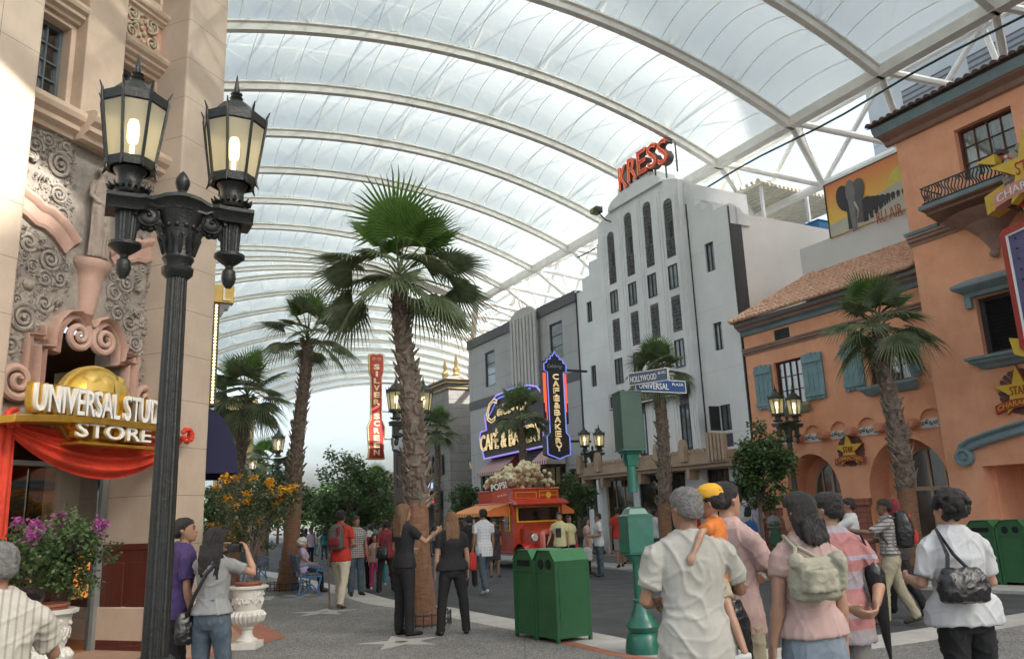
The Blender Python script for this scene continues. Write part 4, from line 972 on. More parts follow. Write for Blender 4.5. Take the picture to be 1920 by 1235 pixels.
# tiled roofs: rows of half-round tiles
def tiles(name, u0, u1, y0, z0, y1, z1, mat, hip=0.0, pitch=.17, rad=.075, parent=og, nrow=9):
    m = MB(); L_ = math.hypot(y1 - y0, z1 - z0); n = int((u1 - u0) / pitch); ty, tz = (y1 - y0) / L_, (z1 - z0) / L_; ny, nz = -tz, ty
    for k in range(n):
        u = u0 + (k + .5) * (u1 - u0) / n; lmax = L_ if hip <= 0 else L_ * min(1, (u - u0 + .1) / hip); rows_ = max(1, int(nrow * lmax / L_))
        for j in range(rows_):
            l0 = lmax * j / rows_; l1 = lmax * (j + 1) / rows_ + .03; jj = .008 * math.sin(k * 12.9 + j * 7.7)
            ra = rad * 1.05; rb = rad * .9; rr = []
            for l_, r_, lift in ((l0, ra, .035), (l1, rb, .0)):
                rr.append([(u + jj + r_ * math.cos(a), y0 + ty * l_ + ny * (r_ * math.sin(a) + lift), z0 + tz * l_ + nz * (r_ * math.sin(a) + lift)) for a in [i * math.pi / 5 for i in range(6)]])
            m.rings(rr, cap=True, closed=True)
    a = (u0, y0, z0); q_ = [(u0, y0 + ny * .0, z0), (u1, y0, z0), (u1, y1, z1), (u0 + hip, y1, z1)]
    m.add(q_, [(0, 1, 2, 3)]); return m.build(name, mat, parent)
tiles('tiled_roof', -18.16, -11.9, -.5, 7.06, 2.0, 8.6, m_tile, hip=1.35)
m = MB(); m.add([(-18.16, -.5, 7.06), (-16.81, 2.0, 8.6), (-17.9, 2.0, 8.5), (-18.12, .3, 7.1)], [(0, 1, 2, 3)]); m.tube([(-18.16, -.5, 7.12), (-16.81, 2.0, 8.66)], .08, 8); m.build('roof_hip', m_tile, og)
# tower wing
T0, T1, TW = -11.72, -2.0, .5
tw_holes = [(-10.23, -8.9, 8.66, 9.96), (-10.42, -8.3, 4.6, 5.9), (-11.15, -6.2, 0, 2.25)]
m = MB(); wall_holes(m, T0, T1, 0, 10.6, tw_holes[:2] + [(-10.9, -5.6, 0, 2.2)], TW, .1)
m.box(T0, T0 + .3, -TW + .01, 9, 0, 10.58); m.build('tower_wall', m_or, og)
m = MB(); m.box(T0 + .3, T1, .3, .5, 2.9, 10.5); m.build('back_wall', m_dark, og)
m = MB(); m.prism(arch_poly(-10.9, -5.6, 2.19, 2.2, 2.85, 20), -.505, -.497); 
# arched head of the porch: dark soffit panel just proud, then the porch itself
m = MB(); m.box(-12.0, -5.0, .9, 1.0, 0, 3.0); m.box(-12.0, -5.0, -.1, .9, 2.62, 2.7); m.box(-10.93, -10.85, -.1, .9, 0, 2.62); m.build('porch_wall', m_or, og)
m = MB(); m.box(-10.4, -9.9, .86, .9, 0, 1.75); m.build('porch_door', M('brown_door', (.06, .03, .025), .6, .15, 4), og)
m = MB(); m.box(-10.2, -9.95, .87, .9, 1.95, 2.1); m.build('notice_plate', M('pale_plate', (.45, .40, .33), .6), og)
m = MB(); m.lathe([(.06, 0), (.06, .03), (.03, .05)], (0, 0, 0), 12); b_ = m.build('alarm_bell', M('bell_red', (.5, .03, .02), .4), og, loc=(-10.35, .9, 2.25), rot=(R(90), 0, 0))
# blue arch moulding with scroll end
m = MB(); rows = []
ptsA = [(-11.22, 2.5), (-11.18, 2.62), (-11.0, 2.70), (-10.6, 2.80), (-10.1, 2.9), (-9.5, 3.0), (-8.8, 3.06), (-8.1, 3.08), (-7.4, 3.06), (-6.6, 3.0), (-5.8, 2.85)]
sweepflat(m, ptsA, .13, .52, .14); o_ = m.build('arch_moulding', m_bl, og, smooth=True)
m = MB(); m.rings([[(-11.2 + r_ * math.cos(a), -.5 - y, 2.42 + r_ * math.sin(a)) for a in [i * math.pi / 9 for i in range(18)]] for y, r_ in ((0, .2), (.16, .2), (.17, .14), (.13, .12), (.13, .07), (.18, .05))]); m.build('scroll', m_bl, og)
# upper window and balcony
window(og, -10.23, -8.9, 8.66, 9.96, .34, 4, 3, m_wfr, m_clear, .05, curtain=m_lace)
bc = MB(); bc.profile([(-.5, 7.72), (-.62, 7.74), (-.66, 7.84), (-1.0, 7.95), (-1.1, 7.97), (-1.12, 8.02), (-1.28, 8.04), (-1.3, 8.12), (-.5, 8.12)], -10.85, -7.4); bc.build('balcony_slab', m_brn, og)
bc = MB(); bc.profile([(-.5, 8.06), (-1.31, 8.06), (-1.33, 8.15), (-.5, 8.15)], -10.88, -7.37); bc.build('balcony_edge', m_bl, og)
bc = MB(); bc.rings([[(-9.75 + r_ * math.cos(a), -.5 - abs(r_ * .85 * math.sin(a)), z) for a in [i * math.pi / 10 for i in range(11)]] for z, r_ in ((7.72, .95), (7.5, .55), (7.25, .3), (7.0, .16), (6.85, .09))], closed=True); bc.ball((-9.75, -.6, 6.77), .1); bc.build('balcony_corbel', m_brn, og)
rl = MB()
for z in (8.2, 8.58): rl.tube([(-10.8, -.5, z), (-10.8, -1.25, z), (-7.5, -1.25, z)], .018, 6)
for k in range(46):
    u = -10.75 + k * .072; ph = k * .8
    rl.tube([(u + .035 * math.sin(ph + i * 1.3), -1.25, 8.2 + .38 * i / 5) for i in range(6)], .017, 4)
for k in range(8): rl.tube([(-10.8 + .02 * math.sin(i * 1.3), -.55 - .09 * k, 8.2 + .38 * i / 5) for i in range(6)], .011, 4)
for k in range(14): spiral(rl, (-10.6 + k * .24, 8.5), .05, 1.25, 1.2, 0, 1, .01, 10)
rl.build('balcony_railing', m_charc, og)
for a, b in ((-11.75, -7.2),): course(7.55, 1.2, a, b, TW, m_brn); 
m = MB(); m.profile([(-.5, 7.8), (-.66, 7.8), (-.68, 7.87), (-.5, 7.9)], -11.78, -10.9); m.build('string_course', m_bl, og)
# louvred window with blue hood and sill
m = MB(); n = 14
for k in range(n): z = 4.66 + k * 1.2 / n; m.obox((-9.35, -.24, z), (1, 0, 0), (0, .7, -.7), (0, .7, .7), 1.03, .05, .006)
lv = m.build('louvre', m_charc, og)
m = MB(); m.box(-10.42, -10.3, -.36, -.2, 4.6, 5.9); m.box(-8.42, -8.3, -.36, -.2, 4.6, 5.9); m.box(-10.3, -8.42, -.36, -.2, 4.6, 4.68); m.box(-10.3, -8.42, -.36, -.2, 5.82, 5.9); m.build('louvre_frame', m_charc, og)
def bigmould(z, a, b, w, inv, nm):
    pr_ = [(0, 0), (-.12, .02), (-.16, .1), (-.22, .14), (-.3, .2), (-.34, .24), (-.34, .3), (-.28, .34), (0, .46)]
    if inv: pr_ = [(0, 0), (-.1, .02), (-.16, .09), (-.26, .14), (-.28, .2), (-.34, .22), (-.34, .28), (0, .28)]
    m = MB(); m.rings([[(a + (.34 + y) * .9, -w + y, z + zz) for y, zz in pr_], [(b - (.34 + y) * .9, -w + y, z + zz) for y, zz in pr_]]); return m.build(nm, m_bl, og)
bigmould(5.92, -10.75, -8.0, .5, False, 'window_hood'); bigmould(4.28, -10.7, -8.05, .5, True, 'window_sill')
m = MB(); m.box(-10.6, -10.45, -.62, -.5, 5.7, 5.95); m.build('hood_bracket', m_bl, og)
# tower eaves
m = MB(); m.profile([(-.5, 10.28), (-.6, 10.3), (-.66, 10.4), (-.85, 10.46), (-.9, 10.5), (-.5, 10.5)], -11.95, T1); m.build('eaves_band', m_brn, og)
m = MB(); m.profile([(-.5, 10.5), (-.92, 10.5), (-1.0, 10.66), (-1.02, 10.7), (-.5, 10.7)], -12.0, T1); m.build('eaves_moulding', m_bl, og)
m = MB(); m.box(-12.0, -11.7, -.49, 8, 10.5, 10.7); m.build('eaves_return', m_bl, og)
tiles('tower_roof', -12.1, T1, -1.1, 10.72, 3.0, 12.0, m_tiled, pitch=.2, rad=.085, nrow=8)
m = MB(); m.lathe([(.16, 0), (.14, .1), (.06, .2), (.05, .3), (.1, .36), (.13, .45), (.1, .55), (.02, .6)], (-9.3, 2.6, 11.95), 12); m.build('roof_finial', m_bl, og, smooth=True)
# ---------------------------------------------------------------- mural wall behind the tiled roof
mw = bld('mural_wall', 'plain white wall rising behind the clay tile roof')
m = MB(); m.box(-17.25, -11.7, 2.0, 2.4, 7.6, 9.55); m.box(-15.95, -11.7, 2.01, 2.4, 9.55, 11.2); m.build('wall', M('mural_white', (.66, .67, .67), .7, .04, .7, stain=.06), mw)
mu = FR.place(empty('elephant_mural', label='painted billboard of grey elephants under an orange sky with a yellow sun', cat='billboard'))
def quad(mb, a, b, c, d, y): mb.add([(a, y, c), (b, y, c), (b, y, d), (a, y, d)], [(0, 1, 2, 3)])
mo = bpy.data.materials.new('mural_sky'); mo.use_nodes = True; nt = mo.node_tree; tc = nt.nodes.new('ShaderNodeTexCoord'); sp = nt.nodes.new('ShaderNodeSeparateXYZ'); mr = nt.nodes.new('ShaderNodeMapRange'); mr.inputs[1].default_value = 10.0; mr.inputs[2].default_value = 11.2; cr_ = nt.nodes.new('ShaderNodeValToRGB'); cr_.color_ramp.elements[0].color = (.85, .56, .09, 1); cr_.color_ramp.elements[1].color = (.74, .22, .08, 1)
nt.links.new(tc.outputs['Object'], sp.inputs[0]); nt.links.new(sp.outputs[2], mr.inputs[0]); nt.links.new(mr.outputs[0], cr_.inputs[0]); nt.links.new(cr_.outputs[0], nt.nodes['Principled BSDF'].inputs[0])
MU0 = -15.93
m = MB(); m.box(MU0, -11.75, 1.93, 2.0, 9.52, 11.22); m.build('board', mo, mu)
m = MB(); m.box(MU0 - .03, MU0, 1.9, 2.0, 9.5, 11.25); m.box(MU0, -11.75, 1.91, 1.99, 11.222, 11.25); m.build('frame', m_charc, mu)
m = MB(); m.prism([(MU0, 9.52), (-11.75, 9.52), (-11.75, 10.6), (-13.0, 10.45), (-14.2, 10.25), (-15.0, 10.0), (MU0, 9.9)], 1.922, 1.932); m.build('painted_ground', M('mural_sand', (.50, .50, .42), .7, .06, 3), mu)
m = MB(); su_, sz_ = FR.uz(1694, 337, -1.92); m.prism([(su_ + .5 * math.cos(a), sz_ + .5 * math.sin(a)) for a in [i * math.pi / 12 for i in range(24)]], 1.926, 1.9325); m.build('painted_sun', M('mural_sun', (.62, .55, .12), .7), mu)
m_el1, m_el2, m_el3 = M('elephant_dark', (.06, .06, .065), .8), M('elephant_mid', (.13, .13, .135), .8), M('elephant_light', (.21, .21, .22), .8)
def ell(c, a, b, n=20, rot=0): return [(c[0] + a * math.cos(t) * math.cos(rot) - b * math.sin(t) * math.sin(rot), c[1] + a * math.cos(t) * math.sin(rot) + b * math.sin(t) * math.cos(rot)) for t in [2 * math.pi * i / n for i in range(n)]]
def elephant(cx, cz, s, k):
    for nm, mat, shapes, d in (('painted_elephant', m_el1, [ell((cx - .26 * s, cz + .1 * s), .26 * s, .42 * s, rot=.2), [(cx - .22 * s, cz - .9 * s), (cx + .02 * s, cz - .9 * s), (cx + .1 * s, cz), (cx - .2 * s, cz)]], .0),
                               ('painted_ear', m_el2, [ell((cx + .24 * s, cz + .15 * s), .22 * s, .38 * s, rot=-.2), [(cx + .1 * s, cz - .8 * s), (cx + .32 * s, cz - .82 * s), (cx + .36 * s, cz), (cx + .1 * s, cz)]], .003),
                               ('painted_trunk', m_el3, [ell((cx, cz + .22 * s), .17 * s, .36 * s), [(cx - .08 * s, cz - 1.0 * s), (cx + .06 * s, cz - .98 * s), (cx + .13 * s, cz + .1 * s), (cx - .13 * s, cz + .1 * s)]], .006)):
        m = MB()
        for i, sh in enumerate(shapes): m.prism(sh, 1.9 - d - k * .0 - i * .0012, 1.918 - d - i * .0012)
        m.build(nm, mat, mu)
    m = MB(); m.tube([(cx + .1 * s, 1.888, cz - .15 * s), (cx + .2 * s, 1.888, cz - .45 * s), (cx + .12 * s, 1.888, cz - .68 * s)], [.03 * s, .025 * s, .01 * s], 6); m.build('painted_tusk', M('tusk', (.6, .58, .5), .6), mu)
eu, ez = FR.uz(1596, 372, -1.9); elephant(eu, ez, 1.02, 0)
m = MB()
for k in range(9):
    u, z = FR.uz(1626 + 9.5 * k, 384 - 3.9 * k, -1.9); s = .36 * (.80 ** k)
    m.prism(ell((u, z), s * .6, s * .75, 12), 1.9 + .002 * k, 1.918); m.prism([(u - s * .5, z - s * 1.3), (u - s * .1, z - s * 1.3), (u - s * .05, z), (u - s * .5, z)], 1.902 + .002 * k, 1.9185); m.prism([(u + s * .1, z - s * 1.2), (u + s * .4, z - s * 1.2), (u + s * .45, z), (u + s * .1, z)], 1.903 + .002 * k, 1.9195)
m.build('painted_herd', m_el1, mu)
text_part('RU AIR', .4, .004, M('mural_red', (.42, .10, .05), .7), mu, loc=(FR.uz(1667, 400, -1.91)[0], 1.915, FR.uz(1667, 400, -1.91)[1]), fit=(.84, .36))
# ---------------------------------------------------------------- star shop signs
m_starY = M('star_yellow', (.62, .42, .05), .5, .08, 5); m_starR = M('sign_red', (.38, .04, .03), .5, .12, 5); m_bannerP = M('banner_pink', (.55, .25, .19), .6, .08, 5); m_ray = M('ray_grey', (.33, .31, .27), .7, .1, 5)
def star_sign(label, u, w, z, r_, name='star_sign', back=True, texts=('STAR', 'CHARACTERS'), big=False):
    o = FR.place(empty(name, label=label, cat='sign'))
    if back:
        m = MB(); n = 22
        for k in range(n):
            a = 2 * math.pi * k / n; m.prism([(u, z), (u + r_ * .90 * math.cos(a - .12), z + r_ * .86 * math.sin(a - .12)), (u + r_ * .9 * math.cos(a), z + r_ * .9 * math.sin(a)), (u + r_ * .86 * math.cos(a + .12), z + r_ * .86 * math.sin(a + .12))], -w - .03 - .001 * (k % 2), -w)
        m.build('ray_disc', m_ray if big or r_ > .55 else M('star_disc_brown', (.12, .06, .05), .7), o)
    else:
        pass
    m = MB(); m.prism(star_poly((u, z), r_ * 1.07), -w - .08, -w - .04); m.build('star_edge', m_starR, o)
    m = MB(); m.prism(star_poly((u, z), r_), -w - .12 - (.2 if big else 0), -w - .079); m.build('star', m_starY, o)
    d = .2 if big else 0
    text_part(texts[0], .3, .012, m_starR, o, loc=(u, -w - .125 - d, z + .02), fit=(r_ * .66, r_ * .34)); 
    bz = z - r_ * .62; m = MB(); n = 12; f = lambda x: .18 * r_ * (1 - (x / r_) ** 2)
    rows = [[(u + x, y, bz + f(x) + q * r_ * .17) for x in [r_ * 1.0 * (i / n * 2 - 1) for i in range(n + 1)]] for y, q in ((-w - .13 - d, -1), (-w - .13 - d, 1))]
    m.rings(rows, cap=False, closed=False); rows = [[(p[0], -w - .04, p[2]) for p in rows[0]], rows[0]]; m.rings(rows, cap=False, closed=False); m.rings([[(p[0], -w - .04, p[2] + 2 * r_ * .17) for p in rows[0]][::1], [(p[0], -w - .13 - d, p[2] + 2 * r_ * .17) for p in rows[0]]], cap=False, closed=False)
    m.build('banner', m_bannerP if big else m_starR, o)
    text_part(texts[1], .3, .008, m_starY if not big else m_kwp, o, loc=(u, -w - .14 - d, bz), fit=(r_ * 1.8, r_ * .2), curve=lambda x: .18 * r_ * (1 - (x / r_) ** 2))
    return o
star_sign('small yellow star emblem on brown disc painted between the two arched windows', -14.66, .0, 2.88, .47)
star_sign('yellow star sign with grey rays and red banner under the louvred window', -9.75, .5, 3.70, .55)
bgs = star_sign('large yellow star sign with pink banner and bulbs hung in front of the balcony', -8.1, 1.5, 7.95, .80, big=True)
m = MB(); pts = [(-8.78, 8.5), (-8.68, 8.3), (-8.80, 8.1), (-8.70, 7.9), (-8.80, 7.7), (-8.62, 7.4), (-8.45, 7.1), (-8.4, 6.8), (-8.1, 6.7), (-7.9, 7.0), (-8.2, 8.45)]; m.prism(pts, -1.52, -1.36); m.build('back_panel', m_starR, bgs)
m = MB()
for u, z in ((-8.68, 8.42), (-8.70, 8.22), (-8.72, 8.0), (-8.72, 7.8), (-8.5, 7.2), (-8.38, 6.95)): m.ball((u + .03, -1.53, z), .04, 8, 5)
m.build('bulbs', M('clear_bulb', (.6, .6, .65), .1), bgs)
m = MB(); m.prism([(-9.25, 7.35), (-8.8, 7.5), (-8.8, 7.9), (-9.25, 7.75)], -1.5, -1.1); m.prism([(-9.3, 8.55), (-8.9, 8.35), (-8.9, 8.6)], -1.5, -1.2); m.build('yellow_fin', m_starY, bgs)
m = MB(); m.box(-8.9, -8.8, -1.4, -.5, 7.4, 7.5); m.box(-8.9, -8.8, -1.4, -.5, 8.6, 8.7); m.build('bracket', m_charc, bgs)
rs = FR.place(empty('marquee_sign', label='red framed purple sign with white border and bulbs at the right edge', cat='sign'))
m = MB(); q_ = [(-9.1, 4.45), (-9.02, 4.35), (-7.2, 4.1), (-7.2, 7.2), (-9.02, 6.95), (-9.1, 6.85)]; m.prism(q_, -1.5, -1.1); m.build('case', m_starR, rs, bevel=.03)
m = MB(); m.prism([(-8.95, 4.5), (-7.25, 4.3), (-7.25, 7.05), (-8.95, 6.8)], -1.515, -1.49); m.build('face', M('sign_purple', (.10, .09, .20), .5, .1, 4), rs)
m = MB(); m.tube([(-7.3, -1.53, 4.36), (-8.93, -1.53, 4.54), (-8.93, -1.53, 6.76), (-7.3, -1.53, 7.0)], .03, 6); m.tube([(-8.6, -1.53, 4.9), (-8.6, -1.53, 6.4)], .02, 6); m.tube([(-8.6, -1.53, 6.4), (-7.3, -1.53, 6.55)], .02, 6); m.build('border', m_kwp, rs)
m = MB(); [m.ball((-8.77, -1.53, 4.7 + .22 * k), .025, 7, 4) for k in range(10)]; m.build('bulbs', M('dark_bulb', (.05, .05, .06), .2), rs)
m = MB(); m.prism([(-9.25, 4.35), (-8.95, 4.2), (-8.95, 4.6), (-9.3, 4.7)], -1.45, -1.05); m.build('yellow_fin', m_starY, rs); m = MB(); m.box(-9.0, -8.9, -1.1, -.5, 5.2, 5.3); m.build('bracket', m_charc, rs)
# ---------------------------------------------------------------- stone block building beyond the lane
m_blk = add_lines(M('stone_block', (.25, .245, .235), .75, .12, 2, .1, 50, stain=.15), 2, .5, .02, .45, True, 0, 1.1, brick=True)
m_blkc = M('gold_band', (.40, .30, .14), .6, .1, 3)
bb = bld('stone_block_building', 'grey stone block building with gilt banded cornice beyond the cafe')
m = MB(); m.box(-46, -41, .0, 9, 2.9, 8.6); m.box(-42.0, -41, .0, 9, 0, 2.9); m.box(-46, -45.4, .0, 9, 0, 2.9); m.box(-45.4, -42.0, 1.2, 9, 0, 2.9); m.build('wall', m_blk, bb)
for k in range(4): m = MB(); m.box(-46.1, -40.9 + .07 * k, -.1 - .08 * k, 9, 8.6 + .14 * k, 8.6 + .14 * k + (.1 if k % 2 else .14)); m.build('cornice', m_blkc if k % 2 == 0 else m_gdark, bb)
m = MB(); m.box(-45.6, -42, -.08, 0, 5.9, 6.05); m.build('gilt_band', m_blkc, bb)
m = MB(); rnd = random.Random(3)
for k in range(9): u = -45.6 + k * .47; m.obox((u, -.1, 4.4), (1, 0, 0), (0, 1, 0), (0, 0, 1), .09, .06, .55); (k % 2) and m.obox((u + .22, -.1, 4.4), (.5, 0, .87), (0, 1, 0), (-.87, 0, .5), .28, .05, .07)
m.build('black_lettering', m_charc, bb)
m = MB(); m.box(-45.8, -42, -.6, .0, 3.0, 3.5); m.build('fascia', M('fascia_grey', (.30, .29, .30), .6, .1, 3), bb)
m = MB(); [m.box(-45.6 + k * .42, -45.38 + k * .42, -.63, -.6, 3.12, 3.42) for k in range(9)]; m.build('blue_lettering', M_emit('pale_blue_light', (.45, .6, .9), .3), bb)
m = MB(); m.box(-45.4, -42.2, -.3, -.2, 2.25, 2.8); m.build('led_board', m_charc, bb)
m = MB(); rnd = random.Random(8); [m.box(-45.3 + k * .34, -45.1 + k * .34, -.32, -.3, 2.35 + .1 * rnd.random(), 2.62 + .1 * rnd.random()) for k in range(9)]; m.build('red_lettering', M_emit('led_red', (1.0, .05, .03), .8), bb)
tr_ = bld('tiled_turret', 'small cream turret with pale tiled roof and gold finials behind the stone building')
m = MB(); m.box(-56, -50, 3, 8, 0, 9.8); m.build('wall', M('cream_render', (.5, .43, .32), .8, .08, 2), tr_)
m = MB(); m.rings([[(-56.4, 2.6, 9.8), (-49.6, 2.6, 9.8), (-49.6, 8.4, 9.8), (-56.4, 8.4, 9.8)], [(-54, 5, 11.4), (-52, 5, 11.4), (-52, 6, 11.4), (-54, 6, 11.4)]]); m.build('roof', add_lines(M('pale_roof_tile', (.5, .38, .26), .8, .2, 4), 0, .4, .12, .6), tr_)
m = MB(); [m.lathe([(.3, 0), (.2, .2), (.28, .4), (.12, .7), (.16, .9), (.03, 1.5)], (u, 5.5, 11.5), 10) for u in (-54, -52)]; m.lathe([(.16, 0), (.1, .2), (.14, .4), (.03, .9)], (-50.2, 3, 9.9), 8); m.build('finial', m_blkc, tr_)
# tall blade sign far down the street
ss = blade('silver_screen_sign', 16.35, 17.5, 50, 'tall red vertical blade sign with gold edge reading SILVER SCREEN', .3)
o2 = [(-.58, 5.35), (-.46, 5.3), (.46, 5.3), (.58, 5.35), (.5, 5.9), (.6, 7.4), (.38, 7.9), (.38, 10.7), (.52, 11.1), (.52, 12.2), (.3, 12.3), (0, 12.25), (-.3, 12.3), (-.52, 12.2), (-.52, 11.1), (-.38, 10.7), (-.38, 7.9), (-.6, 7.4), (-.5, 5.9)]
m = MB(); m.prism(o2, -.1, .12); m.build('edge', M('gold_edge', (.6, .45, .2), .5), ss)
m = MB(); m.prism([(u * .86, 8.8 + (z - 8.8) * .975) for u, z in o2], -.125, -.1); m.build('panel', M('deep_red', (.32, .018, .02), .5, .1, 2), ss)
for i, ch in enumerate('SILVER SCREEN'):
    if ch != ' ': text_part(ch, .5, .02, M('cream_letter', (.70, .58, .34), .5), ss, name='letter', loc=(0, -.14, 11.35 - i * .465), fit=(.40 if ch != 'I' else .14, .36), bold=.02)
m = MB(); spiral(m, (-.18, 11.85), .13, .12, 1.3, 0, 1, .02, 12); spiral(m, (.18, 11.85), .13, .12, 1.3, 3.14, -1, .02, 12); m.build('scroll', M('gold_edge', (.6, .45, .2), .5), ss)
m = MB()
for z in (10.3, 8.4, 6.6): m.box(.4, 1.7, 0, .06, z, z + .06)
m.build('bracket', m_charc, ss)
cp = blade('hanging_shop_sign', 15.9, 17.3, 44, 'black edged white shop sign with stacked black letters behind the main palm', .3)
o3 = [(-.7, 5.4), (0, 5.1), (.7, 5.4), (.7, 6.9), (.45, 6.95), (.45, 7.5), (.2, 7.6), (.2, 8.1), (-.2, 8.1), (-.2, 7.6), (-.45, 7.5), (-.45, 6.95), (-.7, 6.9)]
m = MB(); m.prism(o3, -.1, .15); m.build('edge', m_charc, cp); m = MB(); m.prism([(u * .9, 6.6 + (z - 6.6) * .94) for u, z in o3], -.12, -.1); m.build('panel', M('panel_pale', (.55, .58, .62), .5), cp)
for tx, z, wd_ in (('O', 7.5, .3), ('&', 6.85, .35), ('PH', 6.15, .8)): text_part(tx, .5, .01, m_charc, cp, loc=(-.1, -.13, z), fit=(wd_, .48), bold=.02)
m = MB(); m.box(.6, 2.0, 0, .06, 7.2, 7.3); m.build('bracket', m_charc, cp)
# ---------------------------------------------------------------- far buildings closing the view
def farblock(name, label, px0, px1, pytop, dist, col, win=True, depth=8, floors=2, roofc=None):
    a = at_depth(px0, 980, dist); b = at_depth(px1, 980, dist); zt = at_depth((px0 + px1) / 2, pytop, dist)[2]
    dx = np.array([b[0] - a[0], b[1] - a[1]]); L_ = np.linalg.norm(dx); o = empty(name, (a[0], a[1], 0), math.atan2(dx[1], dx[0]), label=label, cat='building')
    m = MB(); m.box(0, L_, 0, depth, 0, zt); m.build('wall', M(name + str(px0) + '_wall', col, .8, .1, 1, stain=.15), o)
    m = MB(); m.box(-.15, L_ + .15, -.2, depth, zt - .35, zt); m.build('cornice', M(name + str(px0) + '_trim', roofc or tuple(c * 1.25 for c in col), .7), o)
    if win:
        n = max(2, int(L_ / 1.8))
        for f in range(floors):
            z0 = .3 + f * (zt - .6) / floors
            for k in range(n): window(o, (k + .2) * L_ / n, (k + .8) * L_ / n, z0 + .2, z0 + (zt - .6) / floors * .75, .03, 2, 2, m_charc, m_glassD, .06)
    return o
farblock('yellow_building', 'yellow building far down the left side behind the palms', 396, 470, 745, 46, (.50, .36, .17), floors=3)
farblock('cream_building', 'low cream building at the far end below the red blade sign', 690, 770, 885, 62, (.46, .42, .33), floors=2)
farblock('brown_shop', 'dark brown shop front behind the main palm trunk', 716, 800, 925, 56, (.10, .08, .07), floors=1)
farblock('terracotta_building', 'brownish narrow building behind the main palm with balconies', 738, 800, 820, 52, (.16, .13, .13), floors=2)
# big plain buildings outside the street; the second is unseen, added for its shade
def bigbox(name, label, s0, s1, t0, t1, h, col=(.33, .35, .37)):
    o = empty(name, tuple(ST(s0, t0)), FR.rot, label=label, cat='building')
    m = MB(); m.box(-(t1 - t0), 0, 0, s1 - s0, 0, h); m.build('wall', add_lines(M('cladding_grey', col, .6, .05, .5, stain=.05), 2, 3.2, .05, .8), o)
    m = MB(); [m.box(-(t1 - t0) + 2 + 3.4 * k, -(t1 - t0) + 4.6 + 3.4 * k, -.06, 0, h - 5, h - 2.6) for k in range(int((t1 - t0) / 3.4) - 1)]; m.build('vent_louvre', add_lines(M('louvre_grey', (.22, .23, .25), .6), 2, .3, .12, .6), o); return o
bigbox('tall_grey_building', 'plain blue grey building rising behind the orange tower', 35, 60, 2, 24.5, 24, (.40, .43, .46))
bigbox('tall_grey_building', 'tall plain block out of view, added behind the viewer to shade the street', 35, 70, -70, -18, 44)
# ================================================================ glazed vault over the street
m_steel = M('white_steel', (.80, .80, .76), .45, .06, 2, spec=.5)
m_gutter = M('cream_gutter', (.78, .77, .72), .5, .08, 2, stain=.1)
m_mem = bpy.data.materials.new('foil_membrane'); m_mem.use_nodes = True; nt = m_mem.node_tree; N = nt.nodes; L = nt.links; N.remove(N['Principled BSDF'])
tcn = N.new('ShaderNodeTexCoord'); nz = N.new('ShaderNodeTexNoise'); nz.inputs['Scale'].default_value = .35; nz.inputs['Detail'].default_value = 4; L.new(tcn.outputs['Object'], nz.inputs[0])
tr1 = N.new('ShaderNodeBsdfTransparent'); tr1.inputs[0].default_value = (.66, .72, .72, 1)
tl1 = N.new('ShaderNodeBsdfTranslucent'); tl1.inputs[0].default_value = (.43, .475, .475, 1)
df1 = N.new('ShaderNodeBsdfDiffuse'); df1.inputs[0].default_value = (.62, .66, .65, 1)
gl1 = N.new('ShaderNodeBsdfGlossy'); gl1.inputs['Roughness'].default_value = .15
mx0 = N.new('ShaderNodeMixShader'); mx0.inputs[0].default_value = .35; L.new(tl1.outputs[0], mx0.inputs[1]); L.new(df1.outputs[0], mx0.inputs[2])
mr1 = N.new('ShaderNodeMapRange'); mr1.inputs[1].default_value = .3; mr1.inputs[2].default_value = .7; mr1.inputs[3].default_value = .79; mr1.inputs[4].default_value = .83; L.new(nz.outputs[0], mr1.inputs[0])
mx1 = N.new('ShaderNodeMixShader'); L.new(mr1.outputs[0], mx1.inputs[0]); L.new(tr1.outputs[0], mx1.inputs[1]); L.new(mx0.outputs[0], mx1.inputs[2])
mx2 = N.new('ShaderNodeMixShader'); mx2.inputs[0].default_value = .06; L.new(mx1.outputs[0], mx2.inputs[1]); L.new(gl1.outputs[0], mx2.inputs[2]); L.new(mx2.outputs[0], N['Material Output'].inputs[0])
m_seam = M_leaf('white_seam', (.85, .87, .86), (.88, .9, .9), .7, .4, 3)
SE, ZE, HALF, RC = 20.1, 13.95, 10.05, 27.4
ZC = ZE - math.sqrt(RC ** 2 - HALF ** 2)
TPH = math.asin(HALF / RC)
# each rib: right foot, unit direction towards its left foot
ribs = []
t = 41.2 - 3.46 * 12
for k in range(13): ribs.append((ST(SE, t + 3.46 * k), Vector((-SD[0], -SD[1], 0))))
Apt = ribs[-1][0]; a0 = math.atan2(-SD[1], -SD[0]); yaw2 = R(-4.3); fwd2 = Vector((math.sin(yaw2), math.cos(yaw2), 0)); lft2 = Vector((-fwd2.y, fwd2.x, 0)); a1 = math.atan2(lft2.y, lft2.x)
a0 %= 2 * math.pi; a1 %= 2 * math.pi
for k in (1, 2, 3): a = a0 + (a1 - a0) * k / 3; ribs.append((Apt + fwd2 * .02 * k, Vector((math.cos(a), math.sin(a), 0))))
for k in range(1, 12): ribs.append((Apt + fwd2 * 3.6 * k, lft2))
def ribp(rib, f, dr=0.0):
    P, D = rib; a = TPH * (1 - 2 * f); x = HALF - (RC + dr) * math.sin(a); z = ZC + (RC + dr) * math.cos(a)
    return Vector((P.x + D.x * x, P.y + D.y * x, z))
canopy = empty('glazed_canopy', label='curved white steel and translucent foil canopy vaulting over the street', cat='canopy roof')
NS = 26
